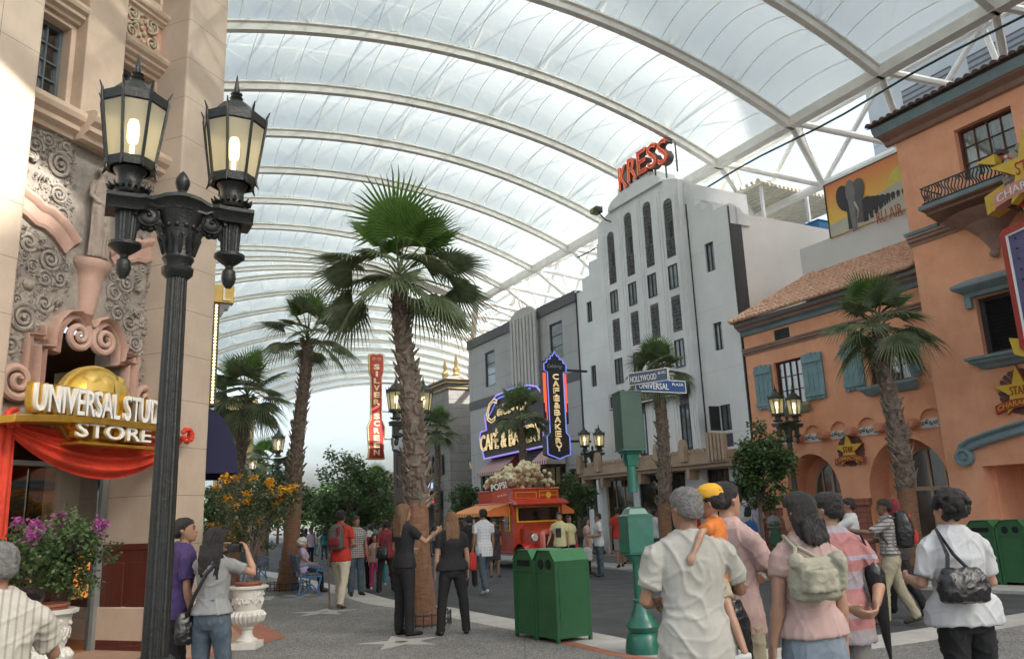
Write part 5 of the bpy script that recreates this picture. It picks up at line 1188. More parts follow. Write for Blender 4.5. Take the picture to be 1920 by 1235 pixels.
for i, rb in enumerate(ribs):
    m = MB(); rows = []; D = rb[1]; side = Vector((-D.y, D.x, 0))
    for j in range(NS + 1):
        f = j / NS; c0 = ribp(rb, f); c1 = ribp(rb, f, -.26); row = []
        for (p, wd_) in ((c0, .19), (c0, -.19), (ribp(rb, f, -.05), -.19), (ribp(rb, f, -.07), -.12), (c1, -.10), (c1, .10), (ribp(rb, f, -.07), .12), (ribp(rb, f, -.05), .19)): row.append(p + side * wd_)
        rows.append(row)
    m.rings(rows); m.build('rib', m_gutter, canopy)
for i in range(len(ribs) - 1):
    A, B = ribs[i], ribs[i + 1]; m = MB(); rows = []; fan = (B[0] - A[0]).length < .5
    for j in range(NS + 1):
        f = j / NS; row = []
        for q in range(9):
            v = q / 8; p = ribp(A, f).lerp(ribp(B, f), v); wd_ = (ribp(A, f) - ribp(B, f)).length
            bulge = .16 * wd_ * (1 - (2 * v - 1) ** 2) * min(1, 4 * f * (1 - f) * 2.2 + .12); row.append(p + Vector((0, 0, bulge + .05)))
        rows.append(row)
    m.rings(rows, cap=False, closed=False); m.build('foil', m_mem, canopy, smooth='all')
    if i < 22:
        m = MB()
        for j in range(1, NS, 1):
            if (j % 2) == 0 and i > 12: continue
            m.tube([p + Vector((0, 0, -.02)) for p in rows[j]], .017, 3, cap=False)
        m.build('seam', m_seam, canopy)
# edge beams, both sides
m = MB()
for side_, f in ((0, 0.0), (1, 1.0)):
    pts = [ribp(r_, f) for r_ in ribs]
    for a, b in zip(pts[:-1], pts[1:]):
        if (b - a).length < .2: continue
        d = (b - a).normalized(); n = Vector((-d.y, d.x, 0)); m.obox((a + b) / 2 + Vector((0, 0, -.08)), d, n, (0, 0, 1), (b - a).length / 2 + .05, .17, .16)
m.build('edge_beam', m_gutter, canopy)
# upper lattice above the foil
m = MB(); UP = 2.3
for i in range(0, len(ribs) - 1):
    A, B = ribs[i], ribs[i + 1]
    if (B[0] - A[0]).length < .5: continue
    for j in range(0, 8):
        f0, f1 = j / 8, (j + 1) / 8; mid = (ribp(A, (f0 + f1) / 2, UP) + ribp(B, (f0 + f1) / 2, UP)) / 2
        for rb, f in ((A, f0), (A, f1), (B, f0), (B, f1)):
            if i < 24: m.tube([ribp(rb, f, .0), mid], .024, 5, cap=False)
        if j < 7: m.tube([mid, (ribp(A, (f1 + f1 + .125) / 2, UP) + ribp(B, (f1 + f1 + .125) / 2, UP)) / 2], .032, 5, cap=False)
        if i < len(ribs) - 2 and (ribs[i + 2][0] - B[0]).length > .5: m.tube([mid, (ribp(B, (f0 + f1) / 2, UP) + ribp(ribs[i + 2], (f0 + f1) / 2, UP)) / 2], .032, 5, cap=False)
m.build('upper_lattice', m_steel, canopy)
# side trusses outside the right edge, with columns
m = MB(); col_ = MB()
def side_truss(pts, out):
    n = len(pts)
    N1 = [(pts[k] + pts[k + 1]) / 2 + out * 2.6 + Vector((0, 0, 1.2)) for k in range(n - 1)]
    N2 = [(pts[k] + pts[k + 1]) / 2 + out * 3.4 + Vector((0, 0, -1.0)) for k in range(n - 1)]
    for k in range(n - 1):
        for q in (pts[k], pts[k + 1]): m.tube([q, N1[k]], .10, 8); m.tube([q, N2[k]], .12, 8)
        m.tube([N1[k], N2[k]], .09, 8); 
        if k < n - 2: m.tube([N1[k], N1[k + 1]], .14, 8); m.tube([N2[k], N2[k + 1]], .17, 8); m.tube([N1[k], N2[k + 1]], .09, 8)
        if k % 3 == 1: col_.tube([N2[k], Vector((N2[k].x, N2[k].y, 0))], .16, 10)
    return N1, N2
side_truss([r_[0] + Vector((0, 0, ZE)) for r_ in ribs[:13]], Vector(SD))
side_truss([r_[0] + Vector((0, 0, ZE)) for r_ in ribs[15:]], -lft2)
lf = [ribp(r_, 1.0) for r_ in ribs[:13]]; side_truss(lf, -Vector(SD) * .5)
m.build('side_truss', m_steel, canopy)
# columns only on the right, standing behind the facades
cc_ = MB()
for k in (1, 4, 7, 10): p = ribs[k][0] + Vector(SD) * 3.4; cc_.tube([Vector((p.x, p.y, ZE - 1.0)), Vector((p.x, p.y, 0))], .16, 10)
cc_.build('column', m_steel, canopy)
cb = MB(); pts = [ST(SE + .45, t_, ZE - .42 - .06 * math.sin(t_ * .9)) for t_ in np.arange(2, 31, 1.2)]; cb.tube(pts, .035, 6)
cb.tube([ST(SE + .45, 9.2, ZE - .4), ST(SE + .7, 8.9, ZE - .6), ST(SE + 1.3, 8.7, ZE - .5), ST(SE + 2.0, 8.2, ZE - .9)], .05, 6)
tag(cb.build('cable', M('dark_green_cable', (.015, .04, .03), .6)), 'dark green cable slung along the right edge of the canopy', 'cable')
# ================================================================ plants
m_palm = M_leaf('palm_leaf', (.095, .13, .068), (.20, .25, .13), .30, .33, 7)
m_palmy = M_leaf('palm_leaf_young', (.085, .17, .035), (.15, .27, .065), .5, .4, 5)
m_petiole = M('palm_stalk', (.10, .11, .04), .6, .2, 8)
m_trunk = M('palm_trunk', (.085, .062, .048), .9, .35, 9, .8, 30, col2=(.20, .16, .125))
m_boot = M('palm_boot', (.06, .045, .036), .85, .35, 14, .5, 40, col2=(.34, .28, .22), mix=.7)
m_trunklow = M('palm_trunk_low', (.15, .075, .042), .85, .25, 6, .5, 30, col2=(.24, .13, .075), stretch=(1, 1, 5))
def fan_leaf(mb, c, d, petl, R_, droop, rnd, nseg=34, span=R(112), cup=.25):
    """one fan: stalk from c along d, then a pleated blade with free drooping tips"""
    d = Vector(d).normalized(); sd = d.cross(Vector((0, 0, 1)))
    if sd.length < .05: sd = Vector((1, 0, 0))
    sd.normalize(); roll = rnd.uniform(-.45, .45); nrm = sd.cross(d).normalized(); sd, nrm = sd * math.cos(roll) + nrm * math.sin(roll), nrm * math.cos(roll) - sd * math.sin(roll)
    c = Vector(c); p1 = c + d * petl * .5 + Vector((0, 0, .02)); hub = c + d * petl + Vector((0, 0, -.10 * petl * (1 - abs(d.z))))
    mb.mi = 1; mb.tube([c, p1, hub, hub + d * R_ * .12], [.022, .015, .011, .004], 5, cap=False); mb.mi = 0
    d2_ = (hub - p1).normalized()
    prevL = None
    def pt(a, r_, lift=0.0):
        v = d2_ * math.cos(a) + sd * math.sin(a); fall = droop * (r_ / R_) ** 2.6 * R_ * 1.15
        q = hub + v * r_ + nrm * (cup * r_ * (abs(math.sin(a)) ** 2) * .5 + lift); q.z -= fall * (.5 + .6 * abs(math.sin(a)) + rnd.uniform(-.05, .25)); return q
    mid_r = .45 * R_
    edges = [pt(-span + 2 * span * i / nseg, mid_r, 0) for i in range(nseg + 1)]
    edges0 = [pt(-span + 2 * span * i / nseg, mid_r * .45, 0) for i in range(nseg + 1)]
    for i in range(nseg):
        a = -span + 2 * span * (i + .5) / nseg; Rk = R_ * (1 - .28 * (abs(a) / span) ** 2.2) * rnd.uniform(.88, 1.06)
        m0 = pt(a, mid_r * .45, .014); m1 = pt(a, mid_r, .030); q1 = pt(a, Rk * .80, .012); tip = pt(a + rnd.uniform(-.03, .03), Rk, 0)
        w_ = (edges[i + 1] - edges[i]) * .24
        b = len(mb.v); mb.v.extend([tuple(hub), tuple(edges0[i]), tuple(m0), tuple(edges0[i + 1]), tuple(edges[i]), tuple(m1), tuple(edges[i + 1]), tuple(q1 - w_), tuple(q1), tuple(q1 + w_), tuple(tip)])
        for f in ((0, 1, 2), (0, 2, 3), (1, 4, 5, 2), (2, 5, 6, 3), (4, 7, 8, 5), (5, 8, 9, 6), (7, 10, 8), (8, 10, 9)): mb.f.append(tuple(b + k for k in f)); mb.m.append(0)
def palm(loc, label, ht, r0_, r1_, lean=(0, 0), leaves=(), lowz=1.4, flare=1.25, seed=0, boots=True, group=None, bootn=None, ringcage=False):
    rnd = random.Random(seed); o = empty('palm_tree', loc, 0, label, 'palm tree', group or 'palm trees along the street'); H_ = ht
    ax = lambda z: Vector((lean[0] * (z / H_) ** 1.4 + .03 * math.sin(z * 1.7 + seed), lean[1] * (z / H_) ** 1.4 + .02 * math.sin(z * 1.3 + seed * 2), z))
    rad = lambda z: (r0_ + (r1_ - r0_) * (z / H_)) * (1 + (flare - 1) * math.exp(-z / .35))
    m = MB(); nz = 30; lo = [z for z in [H_ * i / nz for i in range(nz + 1)]]
    rings = [[ax(z) + Vector((rad(z) * (1 + .06 * noise.noise((3 * math.cos(a), 3 * math.sin(a), z * 3 + seed))) * math.cos(a), rad(z) * (1 + .06 * noise.noise((3 * math.cos(a), 3 * math.sin(a), z * 3 + seed))) * math.sin(a), 0)) for a in [2 * math.pi * k / 18 for k in range(18)]] for z in lo]
    b0 = len(m.v); m.rings(rings)
    nlow = sum(1 for z in lo if z < lowz); m.m = [2 if (i // 18) < nlow else 0 for i in range(len(m.m))]
    if boots:
        n = bootn or int((H_ - lowz) * 60); 
        for k in range(n):
            z = lowz + (H_ - lowz) * (k + .5) / n; a = k * 2.39996 + rnd.uniform(-.5, .5); z += rnd.uniform(-.05, .05); c = ax(z); r_ = rad(z) * .96; o_ = Vector((math.cos(a), math.sin(a), 0)); t_ = Vector((-math.sin(a), math.cos(a), 0))
            L_ = r_ * rnd.choice((.5, .8, .9, 1.2, 1.35)) * rnd.uniform(.8, 1.15); w_ = r_ * rnd.uniform(.24, .5); out = rnd.uniform(.2, .75) * (1.5 if rnd.random() > .88 else 1); skew = rnd.uniform(-.9, .9)
            tipd = (o_ * out + Vector((0, 0, 1)) + t_ * skew).normalized(); base = c + o_ * r_
            w2 = w_ * rnd.uniform(.25, .6); th = o_ * r_ * .14
            m.mi = 1; m.add([base - t_ * w_ - th, base + t_ * w_ - th, base + t_ * w_ * .8 + th, base - t_ * w_ * .8 + th, base + tipd * L_ - t_ * w2, base + tipd * L_ + t_ * w2, base + tipd * L_ + t_ * w2 * .8 + th * .6, base + tipd * L_ - t_ * w2 * .8 + th * .6],
                           [(0, 1, 5, 4), (1, 2, 6, 5), (2, 3, 7, 6), (3, 0, 4, 7), (4, 5, 6, 7)]); m.mi = 0
    m.build('trunk', [m_trunk, m_boot, m_trunklow], o, smooth=False)
    top = ax(H_); m1 = MB(); m2 = MB()
    for (az, el, petl, R_, dr, young) in leaves:
        d = Vector((math.sin(R(az)) * math.cos(R(el)), math.cos(R(az)) * math.cos(R(el)), math.sin(R(el))))
        fan_leaf(m2 if young else m1, top + Vector((0, 0, .05 + .14 * max(0, math.sin(R(el))))), d, petl, R_, dr, rnd)
    m1.build('crown', [m_palm, m_petiole], o)
    if m2.v: m2.build('young_leaves', [m_palmy, m_petiole], o)
    # dead leaf stubs right under the crown
    m = MB()
    for k in range(14): a = k * 2.4; d = Vector((math.cos(a), math.sin(a), rnd.uniform(-.2, .9))).normalized(); m.tube([top + Vector((0, 0, -.12)), top + d * .22, top + d * rnd.uniform(.25, .36) + Vector((0, 0, -.03))], [.03, .022, .012], 5)
    m.build('stalk_stub', m_petiole, o)
    return o
def auto_leaves(n, R_, pet, seed, up=3, low=-40):
    rnd = random.Random(seed); out = []
    for k in range(n):
        f = k / (n - 1); el = 85 - (85 - low) * f ** .85; out.append((k * 137.5 + rnd.uniform(-15, 15), el + rnd.uniform(-6, 6), pet * rnd.uniform(.85, 1.15), R_ * rnd.uniform(.85, 1.08), .12 + .55 * f, k < up))
    return out
m_cage = M('dark_wire', (.03, .03, .032), .5)
def tree_guard(loc, r_, label):
    o = empty('tree_guard', loc, 0, label, 'tree guard', 'low wire guards round the palms'); m = MB()
    n = 22
    for k in range(n): a = 2 * math.pi * k / n; m.tube([(r_ * math.cos(a), r_ * math.sin(a), 0), (r_ * math.cos(a), r_ * math.sin(a), .2)], .008, 4)
    for z in (.04, .17): m.tube([(r_ * math.cos(2 * math.pi * k / 24), r_ * math.sin(2 * math.pi * k / 24), z) for k in range(25)], .009, 4)
    m.build('hoop_fence', m_cage, o)
def gp(x, y, d): P = at_depth(x, y, d); return (P[0], P[1], 0.0)
# main palm (leaf azimuth 0 = away from the viewer, 90 = right, 180 = towards the viewer)
main = [(200, 80, .66, .86, .04, True), (150, 62, .55, .72, .10, True), (95, 50, .60, .72, .15, True), (60, 42, .6, .8, .2, True), (300, 55, .55, .8, .12, True), (20, 60, .55, .8, .1, True),
        (265, 22, .72, .72, .30, False), (240, 8, .70, .68, .45, False), (275, -22, .72, .66, .65, False), (300, 12, .7, .7, .4, False), (182, -12, .42, .72, .42, False), (205, 22, .5, .6, .5, False),
        (92, 16, .72, .70, .22, False), (80, -4, .78, .72, .38, False), (100, -26, .66, .70, .6, False), (130, 15, .5, .62, .5, False), (150, -20, .45, .6, .6, False), (340, 20, .6, .7, .4, False), (20, -10, .6, .7, .5, False), (60, -25, .7, .65, .6, False), (255, -35, .6, .6, .7, False)]
palm(gp(793, 1165, 12.7), 'tall palm with wide fan crown nearest the viewer on the grey pavement', 5.34, .20, .125, (-.32, .02), [(a, e, p_ * 1.15, r_ * 1.22, d, y) for a, e, p_, r_, d, y in main], 1.7, 1.25, 3, bootn=260)
tree_guard((gp(793, 1165, 12.7)[0], gp(793, 1165, 12.7)[1], 0), .42, 'low wire hoop guard round the foot of the nearest palm')
palm(gp(541, 1100, 20.7), 'slender palm with few fans behind the blue bench', 6.0, .20, .125, (.33, 0), auto_leaves(15, .80, .68, 16, up=2, low=-22), 2.2, 1.5, 5, bootn=190)
tree_guard(gp(541, 1100, 20.7), .5, 'low wire hoop guard round the palm behind the bench')
palm(gp(436, 1000, 24), 'full crowned palm close to the corner of the sandstone store', 5.0, .20, .13, (.25, 0), auto_leaves(19, .95, .7, 8), 1.9, 1.3, 6, bootn=170)
palm(gp(822, 1010, 38), 'small palm in front of the stone block building', 5.4, .18, .12, (.0, 0), auto_leaves(18, .82, .6, 9, low=-25), 1.0, 1.2, 7, bootn=120)
palm(gp(988, 1010, 29), 'palm standing in front of the neon cafe sign', 4.9, .17, .12, (-.08, 0), auto_leaves(17, .78, .6, 10, low=-30), 1.0, 1.2, 8, bootn=120)
palm(gp(1250, 1010, 22), 'palm in front of the white art deco building', 5.05, .19, .13, (.14, 0), auto_leaves(18, .74, .45, 11, low=-20), 1.6, 1.2, 9, bootn=150)
palm(gp(1722, 1070, 19.7), 'leaning palm in front of the orange building windows', 5.3, .22, .14, (-.10, 0), auto_leaves(20, .88, .62, 12, low=-35), 1.75, 1.15, 10, bootn=190)
tree_guard(gp(1722, 1070, 19.7), .4, 'low wire hoop guard round the leaning palm by the orange building')
palm(gp(706, 1000, 46), 'distant small palm under the red blade sign', 3.3, .25, .17, (.0, 0), auto_leaves(14, .75, .6, 13), 1.0, 1.2, 11, bootn=50)
palm(gp(490, 1000, 40), 'distant palm between the store corner palm and the slender palm', 4.2, .25, .17, (.0, 0), auto_leaves(14, .8, .6, 14), 1.0, 1.2, 12, bootn=50)
palm(gp(424, 1000, 33), 'shaded palm partly hidden beside the navy awning', 4.0, .25, .17, (.0, 0), auto_leaves(14, .8, .6, 15), 1.0, 1.2, 13, bootn=50)
# ---- broadleaf trees
m_bark = M('bark', (.12, .095, .075), .9, .25, 8, .6, 30)
def leafmass(mb, clumps, nleaf, size, rnd, flat_=.5, inner=.35):
    tot = sum(c[1] ** 2 for c in clumps)
    for c, r_ in clumps:
        for _ in range(max(6, int(nleaf * r_ ** 2 / tot))):
            v = Vector((rnd.gauss(0, 1), rnd.gauss(0, 1), rnd.gauss(0, 1))); v.normalize(); q = Vector(c) + v * r_ * (inner + (1 - inner) * rnd.random() ** .6) * (1 + .2 * rnd.uniform(-1, 1))
            t_ = Vector((rnd.uniform(-1, 1), rnd.uniform(-1, 1), rnd.uniform(-.8, .5))).normalized(); nrm = (Vector((rnd.uniform(-1, 1), rnd.uniform(-1, 1), rnd.uniform(.1, 1.4)))).normalized(); s_ = t_.cross(nrm)
            if s_.length < .1: continue
            s_.normalize(); L_ = size * rnd.uniform(.7, 1.3); w_ = L_ * rnd.uniform(.26, .4)
            b = len(mb.v); mb.v.extend([tuple(q), tuple(q + t_ * L_ * .5 + s_ * w_), tuple(q + t_ * L_), tuple(q + t_ * L_ * .5 - s_ * w_)]); mb.f.append((b, b + 1, b + 2, b + 3)); mb.m.append(mb.mi)
def broadtree(name, loc, label, ht, crx, crz, zc, nleaf, leaf, mat, seed=0, trunk_r=.09, group=None, cat='tree', nclump=42, cry=None, flowers=None, fork=None, clumpr=.26):
    rnd = random.Random(seed); o = empty(name, loc, 0, label, cat, group); cry = cry or crx; clumps = []
    for k in range(nclump):
        v = Vector((rnd.gauss(0, 1), rnd.gauss(0, 1), rnd.gauss(0, 1))); v.normalize(); rr = rnd.random() ** .45
        c = Vector((v.x * crx * rr, v.y * cry * rr, zc + v.z * crz * rr)); c.x += .12 * crx * math.sin(c.z * 2.2 + seed); clumps.append((c, crx * clumpr * rnd.uniform(.6, 1.25)))
    m = MB(); fz = fork or zc - crz * .8; m.tube([(0, 0, 0), (.03 * math.sin(seed), .02, fz * .5), (0.02, 0, fz)], [trunk_r * 1.25, trunk_r, trunk_r * .85], 8)
    for c, r_ in clumps[::2]: mid = Vector((c.x * .35, c.y * .35, fz + (c.z - fz) * .5)); m.tube([(0.02, 0, fz - .05), mid, c], [trunk_r * .55, trunk_r * .3, trunk_r * .1], 5, cap=False)
    m.build('trunk', m_bark, o, smooth=True)
    m = MB(); leafmass(m, clumps, nleaf, leaf, rnd); m.build('crown', mat, o)
    if flowers:
        fm, n, size, zmin = flowers; m = MB(); cl = [(c, r_) for c, r_ in clumps if c.z > zmin]; cl = sorted(cl, key=lambda q: -q[0].z)[:max(3, len(cl))]
        sub = []
        for c, r_ in cl[::1]:
            if rnd.random() < .75:
                v = Vector((rnd.uniform(-1, 1), rnd.uniform(-1, 1), rnd.uniform(.2, 1))).normalized(); sub.append((c + v * r_ * .9, r_ * .42))
        leafmass(m, sub, n, size, rnd, inner=.1); m.build('flowers', fm, o)
    return o
m_leafA = M_leaf('ficus_leaf', (.045, .085, .032), (.115, .18, .062), .25, .4, 3)
m_leafB = M_leaf('bright_leaf', (.05, .11, .02), (.10, .19, .045), .4, .45, 3)
m_leafC = M_leaf('grey_green_leaf', (.05, .075, .035), (.09, .12, .06), .3, .5, 3)
broadtree('leafy_tree', gp(655, 1010, 33), 'large leafy green tree in the middle of the far crowd', 4.6, 1.5, 1.65, 2.75, 9000, .13, m_leafA, 2, .13, nclump=60)
broadtree('leafy_tree', gp(688, 1010, 36), 'brighter green bush tree beside the large leafy tree', 3.4, 1.15, .8, 1.75, 3500, .12, m_leafB, 21, .08)
broadtree('leafy_tree', gp(612, 1010, 44), 'pale green tree between slender palm and large leafy tree', 3.6, 1.2, 1.0, 1.9, 3000, .13, m_leafB, 22, .08)
broadtree('leafy_tree', gp(500, 1010, 30), 'dark leafy tree left of the slender palm', 4.2, 1.05, 1.15, 2.55, 5000, .12, m_leafA, 5, .09)
broadtree('leafy_tree', gp(408, 1010, 27), 'dense dark shrub tree against the store corner', 3.0, .7, .95, 1.9, 3500, .10, m_leafA, 6, .07)
broadtree('leafy_tree', gp(465, 1000, 50), 'distant rounded tree above the yellow building', 6.0, .9, .8, 5.2, 2000, .16, m_leafB, 7, .1)
broadtree('leafy_tree', gp(1433, 1048, 20.5), 'small dark leafy tree in front of the orange building beside the lamp', 3.4, .88, 1.05, 2.35, 6500, .095, m_leafA, 8, .055, nclump=50)
broadtree('leafy_tree', gp(1075, 1045, 27.5), 'round leafy tree to the right of the popcorn truck', 3.0, .85, .85, 2.0, 4500, .10, m_leafA, 9, .06)
broadtree('leafy_tree', gp(880, 1030, 36), 'leafy tree behind the left awning of the popcorn truck', 3.0, .9, .8, 2.2, 3000, .12, m_leafA, 10, .06)
broadtree('leafy_tree', gp(585, 1010, 70), 'far tree beyond the slender palm', 5.0, 3.2, 1.7, 3.0, 3500, .3, m_leafB, 31, .1)
broadtree('leafy_tree', gp(520, 1010, 66), 'far bushy tree behind the yellow flowering shrub', 5.0, 3.0, 1.8, 3.0, 3500, .3, m_leafA, 32, .1)
# ---- urns and flowering shrubs
m_urn = M('white_urn', (.62, .60, .54), .7, .1, 5, .15, 40, stain=.2)
m_clay = M('clay_pot', (.25, .085, .045), .75, .12, 6)
m_soil = M('soil', (.03, .02, .015), .95)
def urn(loc, label, s=1.0):
    o = empty('planter_urn', loc, 0, label, 'planter', 'white ornamental urns'); m = MB()
    m.box(-.19 * s, .19 * s, -.19 * s, .19 * s, 0, .09 * s)
    pr_ = [(.15, .09), (.15, .12), (.10, .15), (.075, .2), (.075, .25), (.10, .28), (.10, .30), (.15, .33), (.215, .38), (.235, .45), (.225, .50), (.185, .53), (.19, .55), (.20, .57), (.215, .75), (.235, .82), (.28, .84), (.285, .87), (.25, .88), (.22, .86), (.2, .8)]
    m.lathe([(r_ * s, z * s) for r_, z in pr_], n=36, cap=True)
    m.build('bowl', m_urn, o, smooth=True)
    m = MB()
    for k in range(22): a = 2 * math.pi * k / 22; m.tube([(.10 * s * math.cos(a), .10 * s * math.sin(a), .31 * s), (.22 * s * math.cos(a), .22 * s * math.sin(a), .39 * s), (.243 * s * math.cos(a), .243 * s * math.sin(a), .46 * s), (.21 * s * math.cos(a), .21 * s * math.sin(a), .515 * s)], [.012 * s, .028 * s, .03 * s, .015 * s], 5)
    m.build('gadroon', m_urn, o, smooth=True)
    m = MB(); rnd = random.Random(4)
    for k in range(10):
        a = 2 * math.pi * k / 10; rr = .213 * s
        for q in range(5): b = a + rnd.uniform(-.25, .25); m.ball((rr * math.cos(b), rr * math.sin(b), (.6 + .19 * rnd.random()) * s), .02 * s * rnd.uniform(.7, 1.5), 6, 4)
        m.tube([(rr * 1.02 * math.cos(a + t * .5), rr * 1.02 * math.sin(a + t * .5), (.63 + .06 * math.sin(t * 6) + .08 * t) * s) for t in (0, .2, .4, .6, .8, 1)], .012 * s, 5)
    m.build('relief', m_urn, o, smooth=True)
    m = MB(); m.lathe([(.17 * s, .80 * s), (.19 * s, .90 * s), (.20 * s, .905 * s), (.20 * s, .93 * s), (.175 * s, .93 * s), (.17 * s, .9 * s)], n=28); m.build('clay_pot', m_clay, o, smooth=True)
    m = MB(); m.lathe([(.01, .905 * s), (.168 * s, .905 * s)], n=20, cap=False); m.build('soil', m_soil, o)
    return o
uR = G(462, 1214); urn((uR[0], uR[1], 0), 'white ornamental urn on the salmon paving holding the orange flowered shrub', .88)
uL = at_depth(84, 1160, 8.9); urn((uL[0], uL[1], 0), 'white ornamental urn by the store door holding the purple flowered shrub', .98)
m_orfl = M_leaf('orange_petal', (.60, .27, .01), (.72, .40, .03), .3, .5, 9); m_magfl = M_leaf('magenta_petal', (.36, .07, .26), (.50, .16, .40), .35, .5, 9)
broadtree('flowering_shrub', (uR[0], uR[1], .8), 'thin stemmed shrub with orange yellow blossom growing in the right urn', 2.2, .72, .38, .98, 2600, .05, m_leafC, 12, .014, cat='shrub', nclump=46, cry=.5, flowers=(m_orfl, 1500, .042, .95), fork=.35, clumpr=.2)
broadtree('flowering_shrub', (uL[0] - .05, uL[1], .92), 'dense shrub with purple pink bracts growing in the urn by the store', 2.0, .60, .34, .42, 7000, .045, m_leafA, 13, .014, cat='shrub', nclump=60, cry=.5, flowers=(m_magfl, 2600, .036, .45), fork=.1, clumpr=.24)
pk_ = gp(476, 1085, 17); broadtree('young_tree', pk_, 'slim young tree with orange blossom behind the urn shrub', 2.4, .5, .45, 1.45, 1800, .05, m_leafC, 14, .035, cat='tree', nclump=30, flowers=(m_orfl, 350, .05, 1.3))
broadtree('flowering_shrub', gp(405, 1000, 15.5), 'low shrub with orange and pink blossom by the store corner', 1.6, .35, .4, 1.25, 1200, .05, m_leafC, 15, .02, cat='shrub', nclump=20, flowers=(m_orfl, 400, .05, 1.2))
# ================================================================ street lamps
m_iron = M('black_iron', (.022, .024, .022), .38, .25, 14, .25, 60, metal=.35, spec=.5)
m_iron2 = M('dark_green_iron', (.045, .055, .042), .5, .25, 10, .2, 40)
def frosted():
    m = bpy.data.materials.new('frosted_pane'); m.use_nodes = True; N = m.node_tree.nodes; L = m.node_tree.links; N.remove(N['Principled BSDF'])
    a = N.new('ShaderNodeBsdfTransparent'); a.inputs[0].default_value = (1, .97, .86, 1); t = N.new('ShaderNodeBsdfTranslucent'); t.inputs[0].default_value = (.46, .46, .41, 1); d = N.new('ShaderNodeBsdfDiffuse'); d.inputs[0].default_value = (.40, .40, .36, 1)
    x = N.new('ShaderNodeMixShader'); x.inputs[0].default_value = .6; L.new(t.outputs[0], x.inputs[1]); L.new(d.outputs[0], x.inputs[2])
    y = N.new('ShaderNodeMixShader'); y.inputs[0].default_value = .74; L.new(a.outputs[0], y.inputs[1]); L.new(x.outputs[0], y.inputs[2]); L.new(y.outputs[0], N['Material Output'].inputs[0]); return m
m_frost = frosted(); m_bulb = M_emit('lamp_bulb', (1.0, .78, .36), 4.0)
def octring(c, r_, z, n=8, ph=math.pi / 8): return [(c[0] + r_ * math.cos(2 * math.pi * k / n + ph), c[1] + r_ * math.sin(2 * math.pi * k / n + ph), z) for k in range(n)]
def street_lamp(loc, label, iron, group=None, fine=True, rz=FR.rot + math.pi / 2, name='street_lamp'):
    rz = math.atan2(SD[1], SD[0]); o = empty(name, loc, rz, label, 'street lamp', group); ns = 32 if fine else 16
    m = MB()
    def flr(z, r_, fl=.07): return [(r_ * (1 - (fl if (k % 4) < 2 else 0)) * math.cos(2 * math.pi * k / (ns * 2)), r_ * (1 - (fl if (k % 4) < 2 else 0)) * math.sin(2 * math.pi * k / (ns * 2)), z) for k in range(ns * 2)]
    m.rings([flr(z, r_) for z, r_ in ((.75, .080), (2.0, .074), (3.24, .066))]); m.build('post', iron, o, smooth=True)
    m = MB(); m.lathe([(.26, 0), (.26, .1), (.22, .14), (.21, .3), (.23, .34), (.19, .42), (.15, .5), (.165, .56), (.13, .62), (.14, .68), (.12, .76), (.10, .78)], n=ns); m.build('base', iron, o, smooth=True)
    m = MB(); m.lathe([(.07, 3.2), (.10, 3.23), (.105, 3.27), (.085, 3.29), (.09, 3.31), (.105, 3.34), (.095, 3.36), (.098, 3.42), (.11, 3.55), (.15, 3.66), (.10, 3.68)], n=ns)
    if fine:
        for k in range(12):
            a = 2 * math.pi * k / 12
            m.tube([(.098 * math.cos(a), .098 * math.sin(a), 3.37), (.115 * math.cos(a), .115 * math.sin(a), 3.44), (.135 * math.cos(a), .135 * math.sin(a), 3.49), (.13 * math.cos(a + .1), .13 * math.sin(a + .1), 3.46)], [.012, .016, .012, .006], 5)
            m.ball((.112 * math.cos(a + .26), .112 * math.sin(a + .26), 3.56), .018, 6, 4)
    m.build('capital', iron, o, smooth=True)
    m = MB(); n = 24; xs = [-.47 + .94 * i / n for i in range(n + 1)]
    zt = lambda x: 3.76 + .035 * math.cos(min(1, abs(x) / .3) * math.pi) + (.0)
    hw_ = lambda x: .085 + (.05 if abs(x) > .22 else 0) + (.02 if abs(x) < .12 else 0)
    rows = [[(x, -hw_(x), zt(x)), (x, -hw_(x) - .012, zt(x) - .03), (x, -hw_(x) + .015, zt(x) - .05), (x, -hw_(x) + .03, zt(x) - .1), (x, hw_(x) - .03, zt(x) - .1), (x, hw_(x) - .015, zt(x) - .05), (x, hw_(x) + .012, zt(x) - .03), (x, hw_(x), zt(x))] for x in xs]
    m.rings(rows); m.build('cross_arm', iron, o, smooth=True)
    m = MB()
    for sx in (-1, 1):
        pts = [(sx * .10, 0, 3.47), (sx * .13, 0, 3.56), (sx * .2, 0, 3.62), (sx * .25, 0, 3.60), (sx * .28, 0, 3.53), (sx * .30, 0, 3.50)]
        m.tube(pts, [.03, .035, .03, .04, .03, .02], 7)
        if fine: spiral(m, (sx * .205, 3.615), .070, .045, 1.5, 1.5 - sx, sx, .016, 22); spiral(m, (sx * .205, 3.615), .070, -.065, 1.5, 1.5 - sx, sx, .016, 22)
        m.lathe([(.062, -.05), (.066, 0), (.062, .05)], (0, 0, 0), 14) if False else m.rings([[(sx * .205 + r_ * math.cos(q), y, 3.615 + r_ * math.sin(q)) for q in [2 * math.pi * i / 16 for i in range(16)]] for y, r_ in ((-.055, .03), (-.045, .075), (.045, .075), (.055, .03))])
        m.box(sx * .08, sx * .29, -.03, .03, 3.58, 3.70)
        if fine:
            for y in (-.07, .07): m.tube([(sx * .1, y, 3.68), (sx * .16, y, 3.67), (sx * .2, y, 3.69), (sx * .27, y, 3.66), (sx * .29, y, 3.6)], .014, 5)
            for q in range(5): m.ball((sx * (.12 + .035 * q), .0, 3.545 + .01 * math.sin(q * 2)), .028, 7, 5)
    m.build('scroll_bracket', iron, o, smooth=True)
